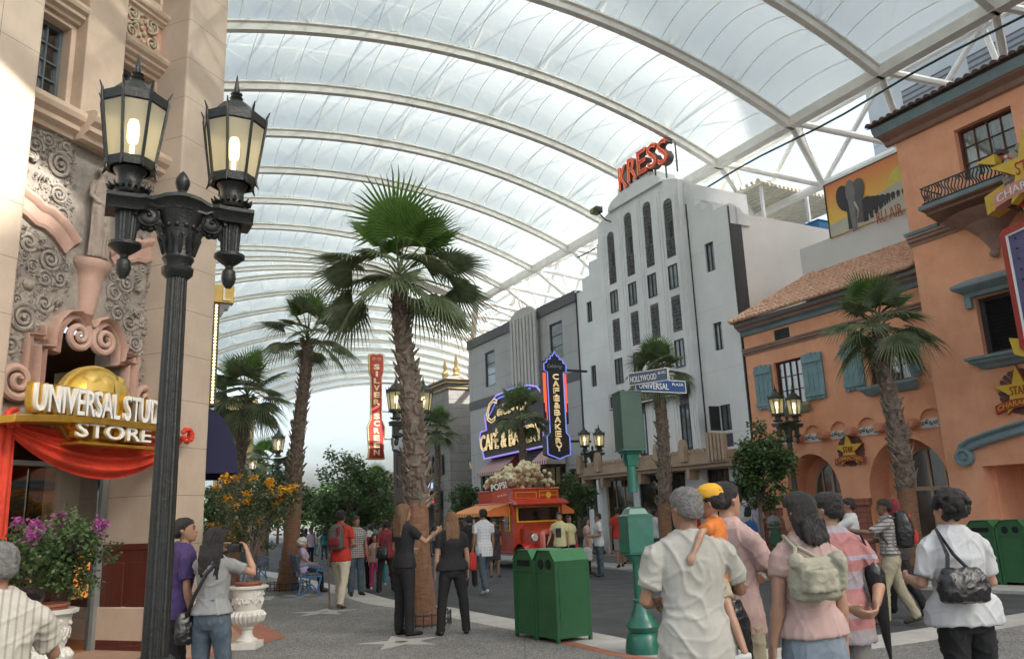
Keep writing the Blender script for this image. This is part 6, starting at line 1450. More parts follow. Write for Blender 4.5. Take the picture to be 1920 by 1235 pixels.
    m = MB(); m.lathe([(.075, 3.77), (.08, 3.79), (.045, 3.81), (.03, 3.84), (.04, 3.86), (.05, 3.89), (.05, 3.92), (.03, 3.96), (.006, 3.99)], n=14); m.build('finial', iron, o, smooth=True)
    for sx in (-1, 1):
        c = (sx * .335, 0)
        m = MB(); nn = 40 if fine else 16
        m.rings([[(c[0] + r_ * (1 - (.08 if k % 2 else 0)) * math.cos(2 * math.pi * k / nn), r_ * (1 - (.08 if k % 2 else 0)) * math.sin(2 * math.pi * k / nn), z) for k in range(nn)] for z, r_ in ((3.42, .062), (3.66, .076))])
        m.lathe([(.02, 3.17), (.04, 3.2), (.05, 3.24), (.045, 3.29), (.025, 3.31), (.03, 3.33), (.07, 3.36), (.105, 3.39), (.105, 3.41), (.08, 3.42)], (c[0], 0, 0), 18)
        m.build('pendant', iron, o, smooth=True)
        pass
        m = MB(); m.lathe([(.09, 3.76), (.10, 3.78), (.10, 3.8), (.085, 3.82), (.08, 3.86), (.085, 3.9), (.12, 3.95), (.15, 3.97), (.10, 3.975)], (c[0], 0, 0), 20)
        for k in range(16):
            a = 2 * math.pi * k / 16; m.tube([(c[0] + .09 * math.cos(a), .09 * math.sin(a), 3.79), (c[0] + .125 * math.cos(a), .125 * math.sin(a), 3.795), (c[0] + .14 * math.cos(a), .14 * math.sin(a), 3.82)], [.014, .014, .004], 4)
        lo = m.build('lantern', iron, o, smooth=True)
        m = MB(); rb, rt_ = .155, .218; z0, z1 = 3.965, 4.40
        for k in range(8):
            a = 2 * math.pi * k / 8 + math.pi / 8; ca, sa = math.cos(a), math.sin(a)
            m.tube([(c[0] + (rb + .03) * ca, (rb + .03) * sa, z0 - .055), (c[0] + (rb + .012) * ca, (rb + .012) * sa, z0 - .02), (c[0] + (rb + .008) * ca, (rb + .008) * sa, z0 + .02), (c[0] + (rt_ + .008) * ca, (rt_ + .008) * sa, z1 + .03), (c[0] + (rt_ + .008) * ca, (rt_ + .008) * sa, z1 + .07), (c[0] + (rt_ + .03) * ca, (rt_ + .03) * sa, z1 + .12)], [.003, .011, .011, .011, .01, .004], 5)
        m.rings([octring(c, rb + .004, z0 - .03), octring(c, rb + .012, z0 + .03), octring(c, rb - .012, z0 + .03), octring(c, rb - .02, z0 - .03)])
        m.rings([octring(c, rt_ - .008, z1 - .02), octring(c, rt_ + .006, z1 - .01), octring(c, rt_ + .01, z1 + .055), octring(c, rt_ - .02, z1 + .06)])
        m.build('lantern_frame', iron, lo)
        m = MB(); m.rings([octring(c, rt_ + .005, z1 + .055), octring(c, rt_ - .06, z1 + .10), octring(c, .1, z1 + .17), octring(c, .05, z1 + .20), octring(c, .035, z1 + .22)]); m.lathe([(.035, 0), (.05, .02), (.03, .035), (.045, .055), (.02, .07), (.022, .085), (.004, .21)], (c[0], 0, z1 + .21), 10); m.build('lantern_roof', iron, lo)
        m = MB(); m.rings([octring(c, rb - .002, z0 + .005), octring(c, rt_ - .002, z1 + .01)], cap=False); m.build('lantern_glass', m_frost, lo)
        m = MB(); m.lathe([(.004, 4.13), (.030, 4.145), (.038, 4.18), (.038, 4.27), (.028, 4.31), (.004, 4.32)], (c[0], 0, 0), 12); m.lathe([(.016, 3.97), (.016, 4.12)], (c[0], 0, 0), 8); m.build('bulb', m_bulb, lo, smooth=True)
    return o
def lamp_at(x, ytop, label, iron, fine=False):
    P = G(x, ytop, 4.80); return street_lamp((P[0], P[1], 0), label, iron, 'double street lamps along the street', fine=fine)
street_lamp((-2.275, 5.23, 0), 'large black cast iron double street lamp closest to the viewer', m_iron, 'double street lamps along the street', fine=True)
lamp_at(1468, 722, 'green double street lamp in front of the orange building', m_iron2)
lamp_at(1108, 795, 'green double street lamp right of the cafe blade sign', m_iron2)
lamp_at(897, 850, 'double street lamp behind the popcorn truck', m_iron2)
lamp_at(768, 704, 'double street lamp mostly hidden by the main palm trunk', m_iron2)
lamp_at(541, 800, 'double street lamp behind the slender palm', m_iron2)
lamp_at(460, 845, 'double street lamp by the yellow building', m_iron2)
# ================================================================ green signal post with street name blades
m_gpost = M('green_post_paint', (.012, .115, .080), .34, .12, 9, .06, 40, spec=.5, coat=.2, stain=.12)
m_gbox = M('dark_green_box', (.018, .060, .042), .45, .12, 5, stain=.15)
pp = G(1208, 1222); gpst = empty('signal_post', (pp[0], pp[1], 0), R(14), 'green cast iron post carrying two square boxes beside the near kerb', 'signal post')
dist = math.hypot(pp[0], pp[1]); zz = lambda x, y: float(at_depth(x, y, dist)[2])
m = MB(); m.lathe([(.205, 0), (.205, .06), (.195, .12), (.185, .17), (.165, .2), (.15, .215), (.175, .24), (.19, .28), (.165, .33), (.13, .36), (.11, .42), (.085, .5), (.078, .53), (.088, .54), (.088, .56), (.07, .575)], n=36)
m.build('base', m_gpost, gpst, smooth=True)
m = MB(); m.lathe([(.070, .55), (.062, 1.2), (.062, 1.4)], n=24); m.lathe([(.058, 1.75), (.052, 2.3), (.052, 2.42)], n=24); m.build('pole', m_gpost, gpst, smooth=True)
zb0, zb1 = zz(1197, 1035), zz(1194, 968)
m = MB(); m.box(-.152, .152, -.152, .152, zb0, zb1); m.build('control_box', m_gpost, gpst, bevel=.008)
m = MB(); q4 = lambda r_, z: [(-r_, -r_, z), (r_, -r_, z), (r_, r_, z), (-r_, r_, z)]
m.rings([q4(.158, zb1), q4(.158, zb1 + .012), q4(.12, zb1 + .03), q4(.09, zb1 + .09), q4(.06, zb1 + .11)]); m.rings([q4(.153, zb0 - .012), q4(.153, zb0)]); m.rings([q4(.06, zb0 - .12), q4(.075, zb0 - .10), q4(.12, zb0 - .03), q4(.16, zb0 - .012)]); m.build('box_cap', m_gpost, gpst)
zs0, zs1 = zz(1185, 843), zz(1178, 740)
m = MB(); m.box(-.135, .135, -.135, .135, zs0, zs1 + .02); m.build('signal_box', m_gbox, gpst, bevel=.006)
m = MB(); m.box(-.145, .145, -.145, .145, zs0 - .012, zs0); m.box(-.14, .14, -.14, .14, zs1 + .021, zs1 + .03); m.rings([q4(.055, zs0 - .19), q4(.06, zs0 - .17), q4(.075, zs0 - .06), q4(.115, zs0 - .02)]); m.build('box_trim', m_gpost, gpst)
m = MB()
for sx in (-1, 1): m.tube([(sx * .05, 0, zs0 - .18), (sx * .09, 0, zs0 - .1), (sx * .08, 0, zs0 - .03)], .014, 6)
m.build('bracket', m_gpost, gpst)
m_blue = M('blue_enamel', (.022, .060, .125), .35, .06, 4, spec=.5); m_bluer = M('blue_enamel_bright', (.012, .055, .17), .35, .06, 4)
m_letter = M('pale_letter', (.66, .66, .60), .5, .05, 6)
def name_blade(label, px0, px1, yl0, yl1, yr0, yr1, d0, d1_, mat, txt, small, fr):
    a = at_depth(px0, (yl0 + yl1) / 2, d0); b = at_depth(px1, (yr0 + yr1) / 2, d1_); h = (at_depth(px0, yl0, d0)[2] - at_depth(px0, yl1, d0)[2]) ; h = h * .5 + .5 * (at_depth(px1, yr0, d1_)[2] - at_depth(px1, yr1, d1_)[2])
    dx = b - a; L_ = math.hypot(dx[0], dx[1]); z = (a[2] + b[2]) / 2; o = empty('street_name_sign', (a[0], a[1], z), math.atan2(dx[1], dx[0]), label, 'street sign')
    m = MB(); m.box(0, L_, -.014, .014, -h / 2, h / 2); m.build('panel', mat, o)
    m = MB(); e = .008
    for (x0, x1, z0, z1) in ((0, L_, -h / 2, -h / 2 + e), (0, L_, h / 2 - e, h / 2), (0, e, -h / 2 + e, h / 2 - e), (L_ - e, L_, -h / 2 + e, h / 2 - e)): m.box(x0, x1, -.018, .018, z0, z1)
    m.build('border', m_letter, o)
    text_part(txt, .1, .002, m_letter, o, loc=(L_ * fr[0], -.0165, -h * .03), fit=(L_ * fr[1], h * .48), bold=.0); text_part(small, .1, .002, m_letter, o, loc=(L_ * fr[2], -.0165, h * .18), fit=(L_ * fr[3], h * .2)); return o
name_blade('dark blue street name sign reading HOLLYWOOD BLVD on the green post', 1180, 1253, 706, 730, 683, 706, dist - .08, dist - .32, m_blue, 'HOLLYWOOD', 'BLVD.', (.38, .66, .86, .2))
name_blade('bright blue street name sign reading UNIVERSAL PLAZA on the green post', 1190, 1284, 714, 736, 710, 735, dist - .05, dist + .42, m_bluer, 'UNIVERSAL', 'PLAZA', (.36, .58, .84, .22))
# ================================================================ recycling bins
m_bin = M('bin_green', (.022, .098, .038), .42, .1, 4, .04, 40, spec=.5, stain=.15); m_bintop = M('bin_green_top', (.03, .16, .055), .45, .1, 4, stain=.1); m_hole = M('bin_hole', (.004, .004, .004), .9)
def bin_unit(loc, rz, label, W_, D_, H_, kind, group):
    o = empty('recycling_bin', loc, rz, label, 'recycling bin', group); m = MB(); ch = .17 * H_
    # x = width of the front, y = depth away from the front; front at y = 0
    c1 = min(W_ * .24, .1); zt = H_; zs = H_ - .13
    prof = [(0, .05), (W_, .05), (W_, zs), (W_ - c1, zt), (c1, zt), (0, zs)]
    m.prism([(a, b) for a, b in prof], 0.012, D_ - .012); m.build('body', m_bin, o, bevel=.006)
    m = MB()
    for x0 in (0, W_ - .035):
        for y0 in (-.004, D_ - .031): m.box(x0 - .004, x0 + .039, y0, y0 + .035, 0, zs)
    m.box(.035, W_ - .035, -.004, .012, .05, .085); m.box(.035, W_ - .035, -.003, .012, zs - .14, zs - .12); m.build('corner_frame', m_bin, o)
    m = MB(); m.add([(c1 - .006, -.012, zt + .004), (W_ - c1 + .006, -.012, zt + .004), (W_ + .006, -.012, zs + .004), (W_ + .006, D_ + .006, zs + .004), (W_ - c1 + .006, D_ + .006, zt + .004), (c1 - .006, D_ + .006, zt + .004), (-.006, D_ + .006, zs + .004), (-.006, -.012, zs + .004)], [(0, 1, 4, 5), (1, 2, 3, 4), (7, 0, 5, 6)]); m.build('lid', m_bintop, o)
    m = MB()
    if kind == 'holes':
        for cx_ in (.32, .68): m.prism([(W_ * cx_ + .05 * math.cos(a), zs - .035 + .06 * math.sin(a)) for a in [2 * math.pi * i / 20 for i in range(20)]], -.004, .014)
    else: m.box(W_ * .2, W_ * .8, -.003, .014, zs - .07, zs + .005)
    m.build('slot', m_hole, o)
    m = MB(); m.box(W_ + .001, W_ + .006, .05, D_ - .05, .12, zs - .08); m.build('side_panel', m_bin, o)
    return o

pA, pB, pC = G(967, 1192), G(1047, 1207), G(1124, 1201)
dF = pB - pA; rF = math.atan2(dF[1], dF[0]); LF = math.hypot(dF[0], dF[1]) / 2 - .008; DF = math.hypot(*(pC - pB)[:2]); ux = dF / np.linalg.norm(dF)
bin_unit(tuple(pA), rF, 'green recycling bin with flat slot, farther of the pair beside the signal post', LF, DF, 1.09, 'slot', 'green recycling bins')
q = pA + ux * (LF + .016); bin_unit(tuple(q), rF, 'green recycling bin with two round holes, nearer of the pair beside the signal post', LF, DF, 1.09, 'holes', 'green recycling bins')
qA, qB = G(1827, 1094), G(1882, 1096); dQ = qB - qA; LQ = math.hypot(dQ[0], dQ[1]) - .01; rQ = math.atan2(dQ[1], dQ[0]); uq = dQ / np.linalg.norm(dQ); hQ = float(at_depth(1850, 975, math.hypot(qA[0], qA[1]))[2])
bin_unit(tuple(qA), rQ, 'green recycling bin with flat slot in front of the orange porch', LQ, .62, hQ, 'slot', 'green recycling bins')
bin_unit(tuple(qA + uq * (LQ + .02)), rQ, 'green recycling bin with two round holes cut by the right edge, by the orange porch', LQ, .62, hQ, 'holes', 'green recycling bins')
# ================================================================ popcorn truck
m_tred = M('truck_red', (.44, .045, .014), .32, .12, 3, spec=.5, coat=.3); m_tredb = M('truck_fender_red', (.50, .03, .022), .22, .08, 3, coat=.5); m_tyel = M('truck_yellow', (.72, .42, .03), .45, .06, 4)
m_black = M('tyre_black', (.015, .015, .016), .8, .1, 6); m_chrome = M('chrome', (.6, .6, .6), .12, .05, 4, metal=1.0); m_tglass = M_glass('truck_glass', (.010, .010, .011), .04)
tb = G(1032, 1062); truck = empty('popcorn_truck', (tb[0], tb[1], RZ), math.atan2(-TD[1], -TD[0]) + R(90) - R(3), 'red vintage popcorn truck with orange striped awnings and a heap of giant popcorn', 'truck')
# local frame: -y = forward (towards the viewer), x to the viewer's right
m = MB()
m.box(-.98, .98, .75, 4.2, .55, 2.28); m.box(-1.02, 1.02, .70, 4.25, .50, .58); m.build('body', m_tred, truck, bevel=.04)
m = MB(); m.rings([[(x, y, z) for x, z in ((-w_, .55), (-w_, zt - .12), (-w_ + .14, zt), (w_ - .14, zt), (w_, zt - .12), (w_, .55))] for y, w_, zt in ((-.32, .42, 1.22), (-.28, .50, 1.30), (.35, .62, 1.42), (.76, .72, 1.48))]); m.build('hood', m_tred, truck, smooth=True, bevel=.02)
m = MB(); m.box(-.30, .30, -.36, -.31, .62, 1.16); gr_ = m.build('grille', add_lines(M('truck_grille', (.10, .03, .02), .4, .1, 4, metal=.4), 0, .05, .02, .3), truck)
m = MB(); m.profile([(.66, 2.15), (.30, 2.13), (.28, 2.2), (.66, 2.34), (.9, 2.40), (.9, 2.28), (.66, 2.26)], -1.02, 1.02); m.build('visor', m_tredb, truck, bevel=.02)
m = MB(); m.box(-.86, .86, .70, .752, 1.55, 2.12); w1_ = m.build('windscreen_frame', m_tyel, truck, bevel=.01); m = MB(); m.box(-.79, .79, .685, .701, 1.61, 2.06); m.build('windscreen', m_tglass, w1_)
for (y0, y1, z0, z1, nm) in ((.95, 1.42, 1.25, 2.08, 'cab_window'), (1.75, 2.45, .8, 2.15, 'side_door')):
    m = MB(); m.box(-1.02, -.975, y0, y1, z0, z1); wf_ = m.build(nm, m_tyel, truck, bevel=.03); m = MB(); m.box(-1.035, -1.02, y0 + .07, y1 - .07, z0 + .07, z1 - .07); m.build('pane', m_tglass, wf_)
m = MB(); m.box(-1.03, -.97, 2.75, 4.0, 1.15, 1.95); m.build('serving_hatch', m_tglass, truck)
m = MB(); m.box(-1.3, -.99, 2.7, 4.05, 1.08, 1.13); m.build('counter', m_tyel, truck)
# fenders, wheels, lamps
for sx in (-1, 1):
    m = MB(); rows = []
    for i in range(13):
        a = math.pi * i / 12; rows.append([(sx * (.55 + .46 * k / 5), .22 - .52 * math.cos(a), .42 + .50 * math.sin(a) * (1 - .12 * abs(k - 2) / 3) - (.08 if i in (0, 12) else 0)) for k in range(6)])
    m.rings(rows, cap=False, closed=False); m.rings([[(p[0], p[1] * .98 + .004, p[2] - .05) for p in r_] for r_ in rows], cap=False, closed=False); m.build('fender', m_tredb, truck, smooth='all')
    for y in (.25, 3.3):
        wh = MB(); wh.rings([[(sx * (.72 + dx), y + r_ * math.cos(2 * math.pi * k / 24), .40 + r_ * math.sin(2 * math.pi * k / 24)) for k in range(24)] for dx, r_ in ((0, .3), (0, .38), (.04, .4), (.18, .4), (.22, .38), (.22, .26))]); wo = wh.build('wheel', m_black, truck, smooth=True)
        wh = MB(); wh.rings([[(sx * (.72 + dx), y + r_ * math.cos(2 * math.pi * k / 20), .40 + r_ * math.sin(2 * math.pi * k / 20)) for k in range(20)] for dx, r_ in ((.20, .25), (.225, .24), (.20, .14), (.24, .09), (.25, .03))]); wh.build('rim', m_tyel, wo, smooth=True)
    m = MB(); m.lathe([(.03, -.16), (.09, -.1), (.125, 0), (.13, .04), (.115, .05)], (0, 0, 0), 18); hl = m.build('headlight', m_chrome, truck, smooth=True, loc=(sx * .66, -.22, 1.06), rot=(R(90), 0, 0)); m = MB(); m.lathe([(.001, .055), (.113, .05)], (0, 0, 0), 18, cap=False); m.build('lens', M('lamp_lens', (.55, .55, .5), .1), hl)
m = MB(); m.tube([(-1.0, -.45, .62), (-.5, -.52, .6), (.5, -.52, .6), (1.0, -.45, .62)], .045, 8); m.build('bumper', m_chrome, truck)
m = MB(); m.tube([(-1.0, .95, 1.55), (-1.2, .88, 1.62)], .012, 6); m.lathe([(.01, -.02), (.09, -.01), (.09, .01), (.01, .02)], (-1.24, .86, 1.66), 12, True, 1, .3); m.build('wing_mirror', m_chrome, truck)
# roof box with the popcorn
m = MB(); m.box(-.92, .92, .85, 3.9, 2.28, 2.72); m.box(-.95, .95, .82, 3.93, 2.68, 2.74); m.build('roof_box', m_tred, truck, bevel=.02)
m = MB()
for (a, b, c, d) in ((-.80, .02, 2.37, 2.6), (.12, .86, 2.33, 2.64)):
    for t_ in (0,): m.box(a, b, .835, .85, c, c + .02); m.box(a, b, .835, .85, d - .02, d); m.box(a, a + .02, .835, .85, c + .02, d - .02); m.box(b - .02, b, .835, .85, c + .02, d - .02)
m.prism(star_poly((.49, 2.485), .11, n=12, k=.9), .83, .85); m.build('gilt_lining', m_tyel, truck)
text_part('CORN', .1, .003, m_tyel, truck, loc=(.26, .846, 2.485), fit=(.22, .07)); text_part('PIPING HOT', .1, .003, m_tyel, truck, loc=(.71, .846, 2.485), fit=(.24, .06))
m_pop = M('popcorn', (.66, .56, .32), .7, .15, 6, .2, 25, col2=(.74, .68, .50))
rnd = random.Random(12)
for b_i in range(2):
    m = MB()
    for k in range(230):
        x = rnd.uniform(-.84, .84); y = rnd.uniform(.95, 3.7); hmax = .98 * (1 - (x / .98) ** 2) ** .7 * (1 - abs((y - 2.0) / 2.2) ** 2.5); z = 2.72 + hmax * (rnd.random() ** .3)
        r_ = rnd.uniform(.06, .10); m.ball((x, y, z), r_, 7, 5)
        for q in range(3): v = Vector((rnd.gauss(0, 1), rnd.gauss(0, 1), rnd.gauss(0, 1))).normalized() * r_ * .85; m.ball((x + v.x, y + v.y, z + v.z), r_ * rnd.uniform(.45, .75), 6, 4)
    if b_i == 0: m.build('popcorn_heap', m_pop, truck, smooth='all')
    break
# sign board on the roof, facing the viewer's left
sg = empty('roof_sign', (-1.45, .70, 2.24), R(-24)); sg.scale = (.66, .66, .8); sg.parent = truck
m = MB(); m.prism([(-.42, 0), (.42, .0), (.40, .95), (.1, .9), (-.44, .62)], -.02, .02); m.build('board', m_tred, sg, bevel=.01)
m = MB(); m.prism([(-.55, .45), (-.1, .55), (.36, .72), (.38, .98), (.0, .92), (-.5, .78)], -.035, -.021); m.build('dark_edge', M('sign_dark', (.03, .02, .02), .5), sg)
text_part("POPS!", .3, .015, M('cream_white', (.75, .72, .62), .5), sg, loc=(-.06, -.045, .72), fit=(.84, .3), rot=(R(90), R(-11), 0), bold=.012)
text_part('corn & more', .1, .004, M('cream_white', (.75, .72, .62), .5), sg, loc=(.08, -.03, .33), fit=(.46, .10), rot=(R(90), R(-8), 0), shear=.3)
m_aws = M_stripe('orange_yellow_canvas', (.72, .20, .05), (.74, .50, .16), 1, .26, .42)
m_awo = M('orange_canvas', (.72, .26, .08), .7, .08, 3)
def side_awning(sx, ya, yb_, out, nm):
    m = MB(); n = 10; f = 2.22; rows = [[(sx * (.99 + out * t_), ya + (yb_ - ya) * i / n, f - .30 * t_ + .02 * math.sin(t_ * 3)) for i in range(n + 1)] for t_ in (0, .33, .66, 1)]
    m.rings(rows, cap=False, closed=False); m.build(nm, m_awo if sx < 0 else m_aws, truck, smooth='all')
    m = MB(); nn = 40; z0 = f - .30
    rows = [[(sx * (.99 + out) + sx * .004, ya + (yb_ - ya) * i / nn, z0 - k * (.10 + .03 * abs(math.sin(i * math.pi / 4)))) for i in range(nn + 1)] for k in (0, 1)]; m.rings(rows, cap=False, closed=False)
    for y in (ya, yb_): m.add([(sx * .99, y, f), (sx * (.99 + out), y, z0), (sx * (.99 + out), y, z0 - .12), (sx * .99, y, z0 - .12)], [(0, 1, 2, 3)])
    m.build('valance', m_aws, truck)
side_awning(-1, 1.0, 4.1, .95, 'awning'); side_awning(1, .9, 4.0, .55, 'awning')
m = MB()
for y in (1.1, 4.0): m.tube([(-1.92, y, 1.88), (-.99, y, 1.5)], .015, 6)
m.build('awning_strut', m_chrome, truck)
truck.scale = (.88, .88, .87)
# ================================================================ bench
m_bblue = M('bench_blue', (.055, .16, .33), .4, .12, 6, coat=.2); m_slat = M('bench_slat', (.06, .045, .038), .6, .25, 5, stretch=(.6, 6, 6))
def bench(loc, rz, label, Lb_=1.45):
    o = empty('park_bench', loc, rz, label, 'bench', 'blue benches')      # local x along the seat, -y = front
    for x in (0, Lb_):
        m = MB()
        m.tube([(x, -.26, 0), (x, -.22, .16), (x, -.25, .30), (x, -.28, .42)], .022, 6); m.tube([(x, -.30, 0), (x, -.24, .02), (x, -.2, .1), (x, -.08, .24), (x, .06, .1), (x, .16, 0)], .02, 6)
        m.tube([(x, .22, 0), (x, .17, .15), (x, .15, .40), (x, .20, .62), (x, .26, .86)], .022, 6); m.tube([(x, -.28, .40), (x, .16, .40)], .022, 6)
        m.tube([(x, .19, .62), (x, .05, .65), (x, -.15, .64), (x, -.28, .60), (x, -.33, .54), (x, -.28, .50), (x, -.22, .53)], .02, 6); m.tube([(x, -.25, .42), (x, -.18, .5), (x, -.24, .6)], .016, 6)
        m.tube([(x, -.1, .40), (x, .02, .52), (x, .12, .42)], .014, 6); m.build('end_frame', m_bblue, o, smooth=True)
    m = MB()
    for k in range(6): m.box(-.03, Lb_ + .03, -.28 + k * .072, -.222 + k * .072, .42, .445)
    m.build('seat', m_slat, o, bevel=.006)
    m = MB()
    for k in range(6): z = .50 + k * .062; y = .165 + (z - .5) * .22; m.obox((Lb_ / 2, y, z), (1, 0, 0), (0, .22, .975), (0, .975, -.22), Lb_ / 2 + .03, .025, .011)
    m.build('backrest', m_slat, o, bevel=.005)
    return o
bl, br_ = G(540, 1098), G(603, 1118)
# ================================================================ people
SK = {'light': M('skin_light', (.36, .205, .135), .5, .08, 8, .05, 60, sss=.08), 'tan': M('skin_tan', (.25, .135, .082), .5, .08, 8, .05, 60, sss=.08), 'brown': M('skin_brown', (.17, .085, .05), .5, .08, 8, .05, 60, sss=.05)}
HR = {'black': M('hair_black', (.012, .010, .010), .45, .3, 30, .7, 60, stretch=(6, 6, .6)), 'grey': M('hair_grey', (.13, .125, .12), .7, .3, 40, .6, 80), 'brown': M('hair_brown', (.10, .052, .025), .5, .35, 26, .7, 60, col2=(.22, .125, .06), stretch=(6, 6, .5)), 'white': M('hair_white', (.62, .60, .55), .6, .1, 30, .5, 60)}
def cloth(name, col, rough=.85, var=.07): return M('cloth_' + name, col, rough, var, 6, .25, 220)
CL = dict(white=cloth('white', (.47, .48, .48)), offwhite=cloth('offwhite', (.36, .35, .31)), black=cloth('black', (.010, .010, .012)), blackp=cloth('black_trouser', (.008, .008, .009)), pink=cloth('pink', (.40, .275, .25)), grey=cloth('grey', (.22, .225, .22)),
          purple=cloth('purple', (.045, .025, .095)), khaki=cloth('khaki', (.33, .29, .20)), cream=cloth('cream', (.50, .46, .35)), red=cloth('red', (.42, .03, .02)), maroon=cloth('maroon', (.16, .018, .025)), yellow=cloth('yellow', (.58, .54, .30)),
          denim=M('denim', (.035, .055, .075), .85, .3, 7, .3, 200, col2=(.075, .10, .125)), denimlt=M('denim_light', (.11, .14, .18), .85, .2, 7, .3, 200, col2=(.19, .23, .27)), greyp=cloth('grey_trouser', (.20, .195, .18)), lilac=cloth('lilac', (.40, .34, .44)), green=cloth('green', (.05, .12, .07)), teal=cloth('teal', (.03, .20, .22)),
          orange=cloth('orange', (.55, .16, .03)), darkp=cloth('dark_print', (.04, .03, .035), var=.6), navy=cloth('navy', (.02, .03, .07)), blue=cloth('blue', (.04, .10, .25)), magenta=cloth('magenta', (.42, .05, .16)), brownp=cloth('brown', (.12, .08, .05)),
          stripe=M_stripe('cloth_pinstripe', (.42, .40, .34), (.29, .27, .23), 0, .03, .3), polo=M_stripe('cloth_polo', (.34, .145, .14), (.27, .24, .25), 2, .34, .30, c3=(.28, .25, .30), axis3=2, period3=.17, duty3=.16), check=M_stripe('cloth_check', (.34, .32, .29), (.09, .085, .09), 2, .045, .35, c3=(.16, .14, .14), axis3=0, period3=.05, duty3=.3), wcheck=M_stripe('cloth_white_check', (.56, .58, .60), (.40, .44, .48), 2, .06, .2, c3=(.42, .46, .5), axis3=0, period3=.06, duty3=.2))
m_shoe = M('shoe_black', (.012, .011, .011), .45, .1, 8); m_shoew = M('shoe_white', (.55, .55, .53), .5, .1, 8); m_shoeb = M('shoe_brown', (.07, .05, .035), .6, .2, 8); m_leather = M('black_leather', (.010, .010, .011), .28, .2, 12, .5, 30, coat=.2)
def solid(mb, name, mat, parent, vox, smooth_it=4, folds=0.0, fseed=0, fz=.4, ff=7.0):
    """weld overlapping shapes into one continuous surface"""
    o = mb.build(name, mat, parent); md = o.modifiers.new('weld', 'REMESH'); md.mode = 'VOXEL'; md.voxel_size = vox; md.use_smooth_shade = True
    sm = o.modifiers.new('soft', 'SMOOTH'); sm.factor = .5; sm.iterations = smooth_it
    baked(o); me = o.data; me.materials.clear(); me.materials.append(mat)
    if folds:
        n = len(me.vertices); co = np.empty(n * 3); me.vertices.foreach_get('co', co); no = np.empty(n * 3); me.vertices.foreach_get('normal', no); co = co.reshape(-1, 3); no = no.reshape(-1, 3)
        d = np.array([.55 * noise.noise((p[0] * ff * .8 + fseed, p[1] * ff * .8, p[2] * ff * fz * .8 + fseed)) + .9 * (1 - abs(noise.noise((p[0] * ff * 1.25 + p[2] * 3.2, p[1] * ff * 1.25 - p[2] * 2.4, p[2] * ff * fz * 1.4 + fseed)))) ** 9 + .5 * (1 - abs(noise.noise((p[0] * ff * .9 - p[2] * 6, p[1] * ff - p[2] * 5, p[2] * ff * .9 + fseed)))) ** 12 for p in co])
        co += no * (d * folds)[:, None]; me.vertices.foreach_set('co', co.ravel()); me.update()
    me.polygons.foreach_set('use_smooth', [True] * len(me.polygons))
    return o
V = Vector
GC = 'people in the street'
def ering(c, hw, hd, n=20, M3=None, sq=0.0):
    out = []
    for k in range(n):
        a = 2 * math.pi * k / n; ca, sa = math.cos(a), math.sin(a); ca = math.copysign(abs(ca) ** (1 - sq), ca); sa = math.copysign(abs(sa) ** (1 - sq), sa)
        out.append(V((c[0] + hw * ca, c[1] + hd * sa, c[2])))
    return out
ARM = {'down': ((.16, .02, -1), (.06, .22, -1)), 'bent': ((.22, -.02, -1), (-.25, .9, -.05)), 'fwd': ((.1, .45, -.9), (-.05, 1, -.1)), 'reach': ((.1, .9, -.45), (.0, 1, .15)), 'camera': ((.45, .72, -.35), (-.55, .35, .85)), 'cross': ((.2, .15, -1), (-.95, .5, .0)), 'hip': ((.35, .05, -1), (.1, .6, -.7)),
       'up': ((.25, .75, -.2), (-.2, .25, .95)), 'back': ((.2, -.25, -1), (.1, .1, -1)), 'swing': ((.12, .35, -1), (.02, .6, -.85)), 'side': ((1, .1, -.35), (.6, .2, -.3)), 'behind': ((.3, -.3, -1), (-.6, -.5, -.45))}
LEG = {'stand': (((.05, .02, -1), (.02, -.02, -1)), ((.05, 0, -1), (.02, -.02, -1))), 'walk': (((.03, .38, -1), (.02, .12, -1)), ((.03, -.22, -1), (.02, -.48, -1))), 'walk2': (((.03, -.20, -1), (.02, -.45, -1)), ((.03, .36, -1), (.02, .10, -1))),
       'ease': (((.12, .05, -1), (.06, -.02, -1)), ((.04, .0, -1), (.0, -.02, -1))), 'sit': (((.12, 1, -.05), (.02, .05, -1)), ((.12, 1, -.05), (.02, .12, -1))), 'wide': (((.16, .0, -1), (.08, -.02, -1)), ((.16, 0, -1), (.08, -.02, -1)))}
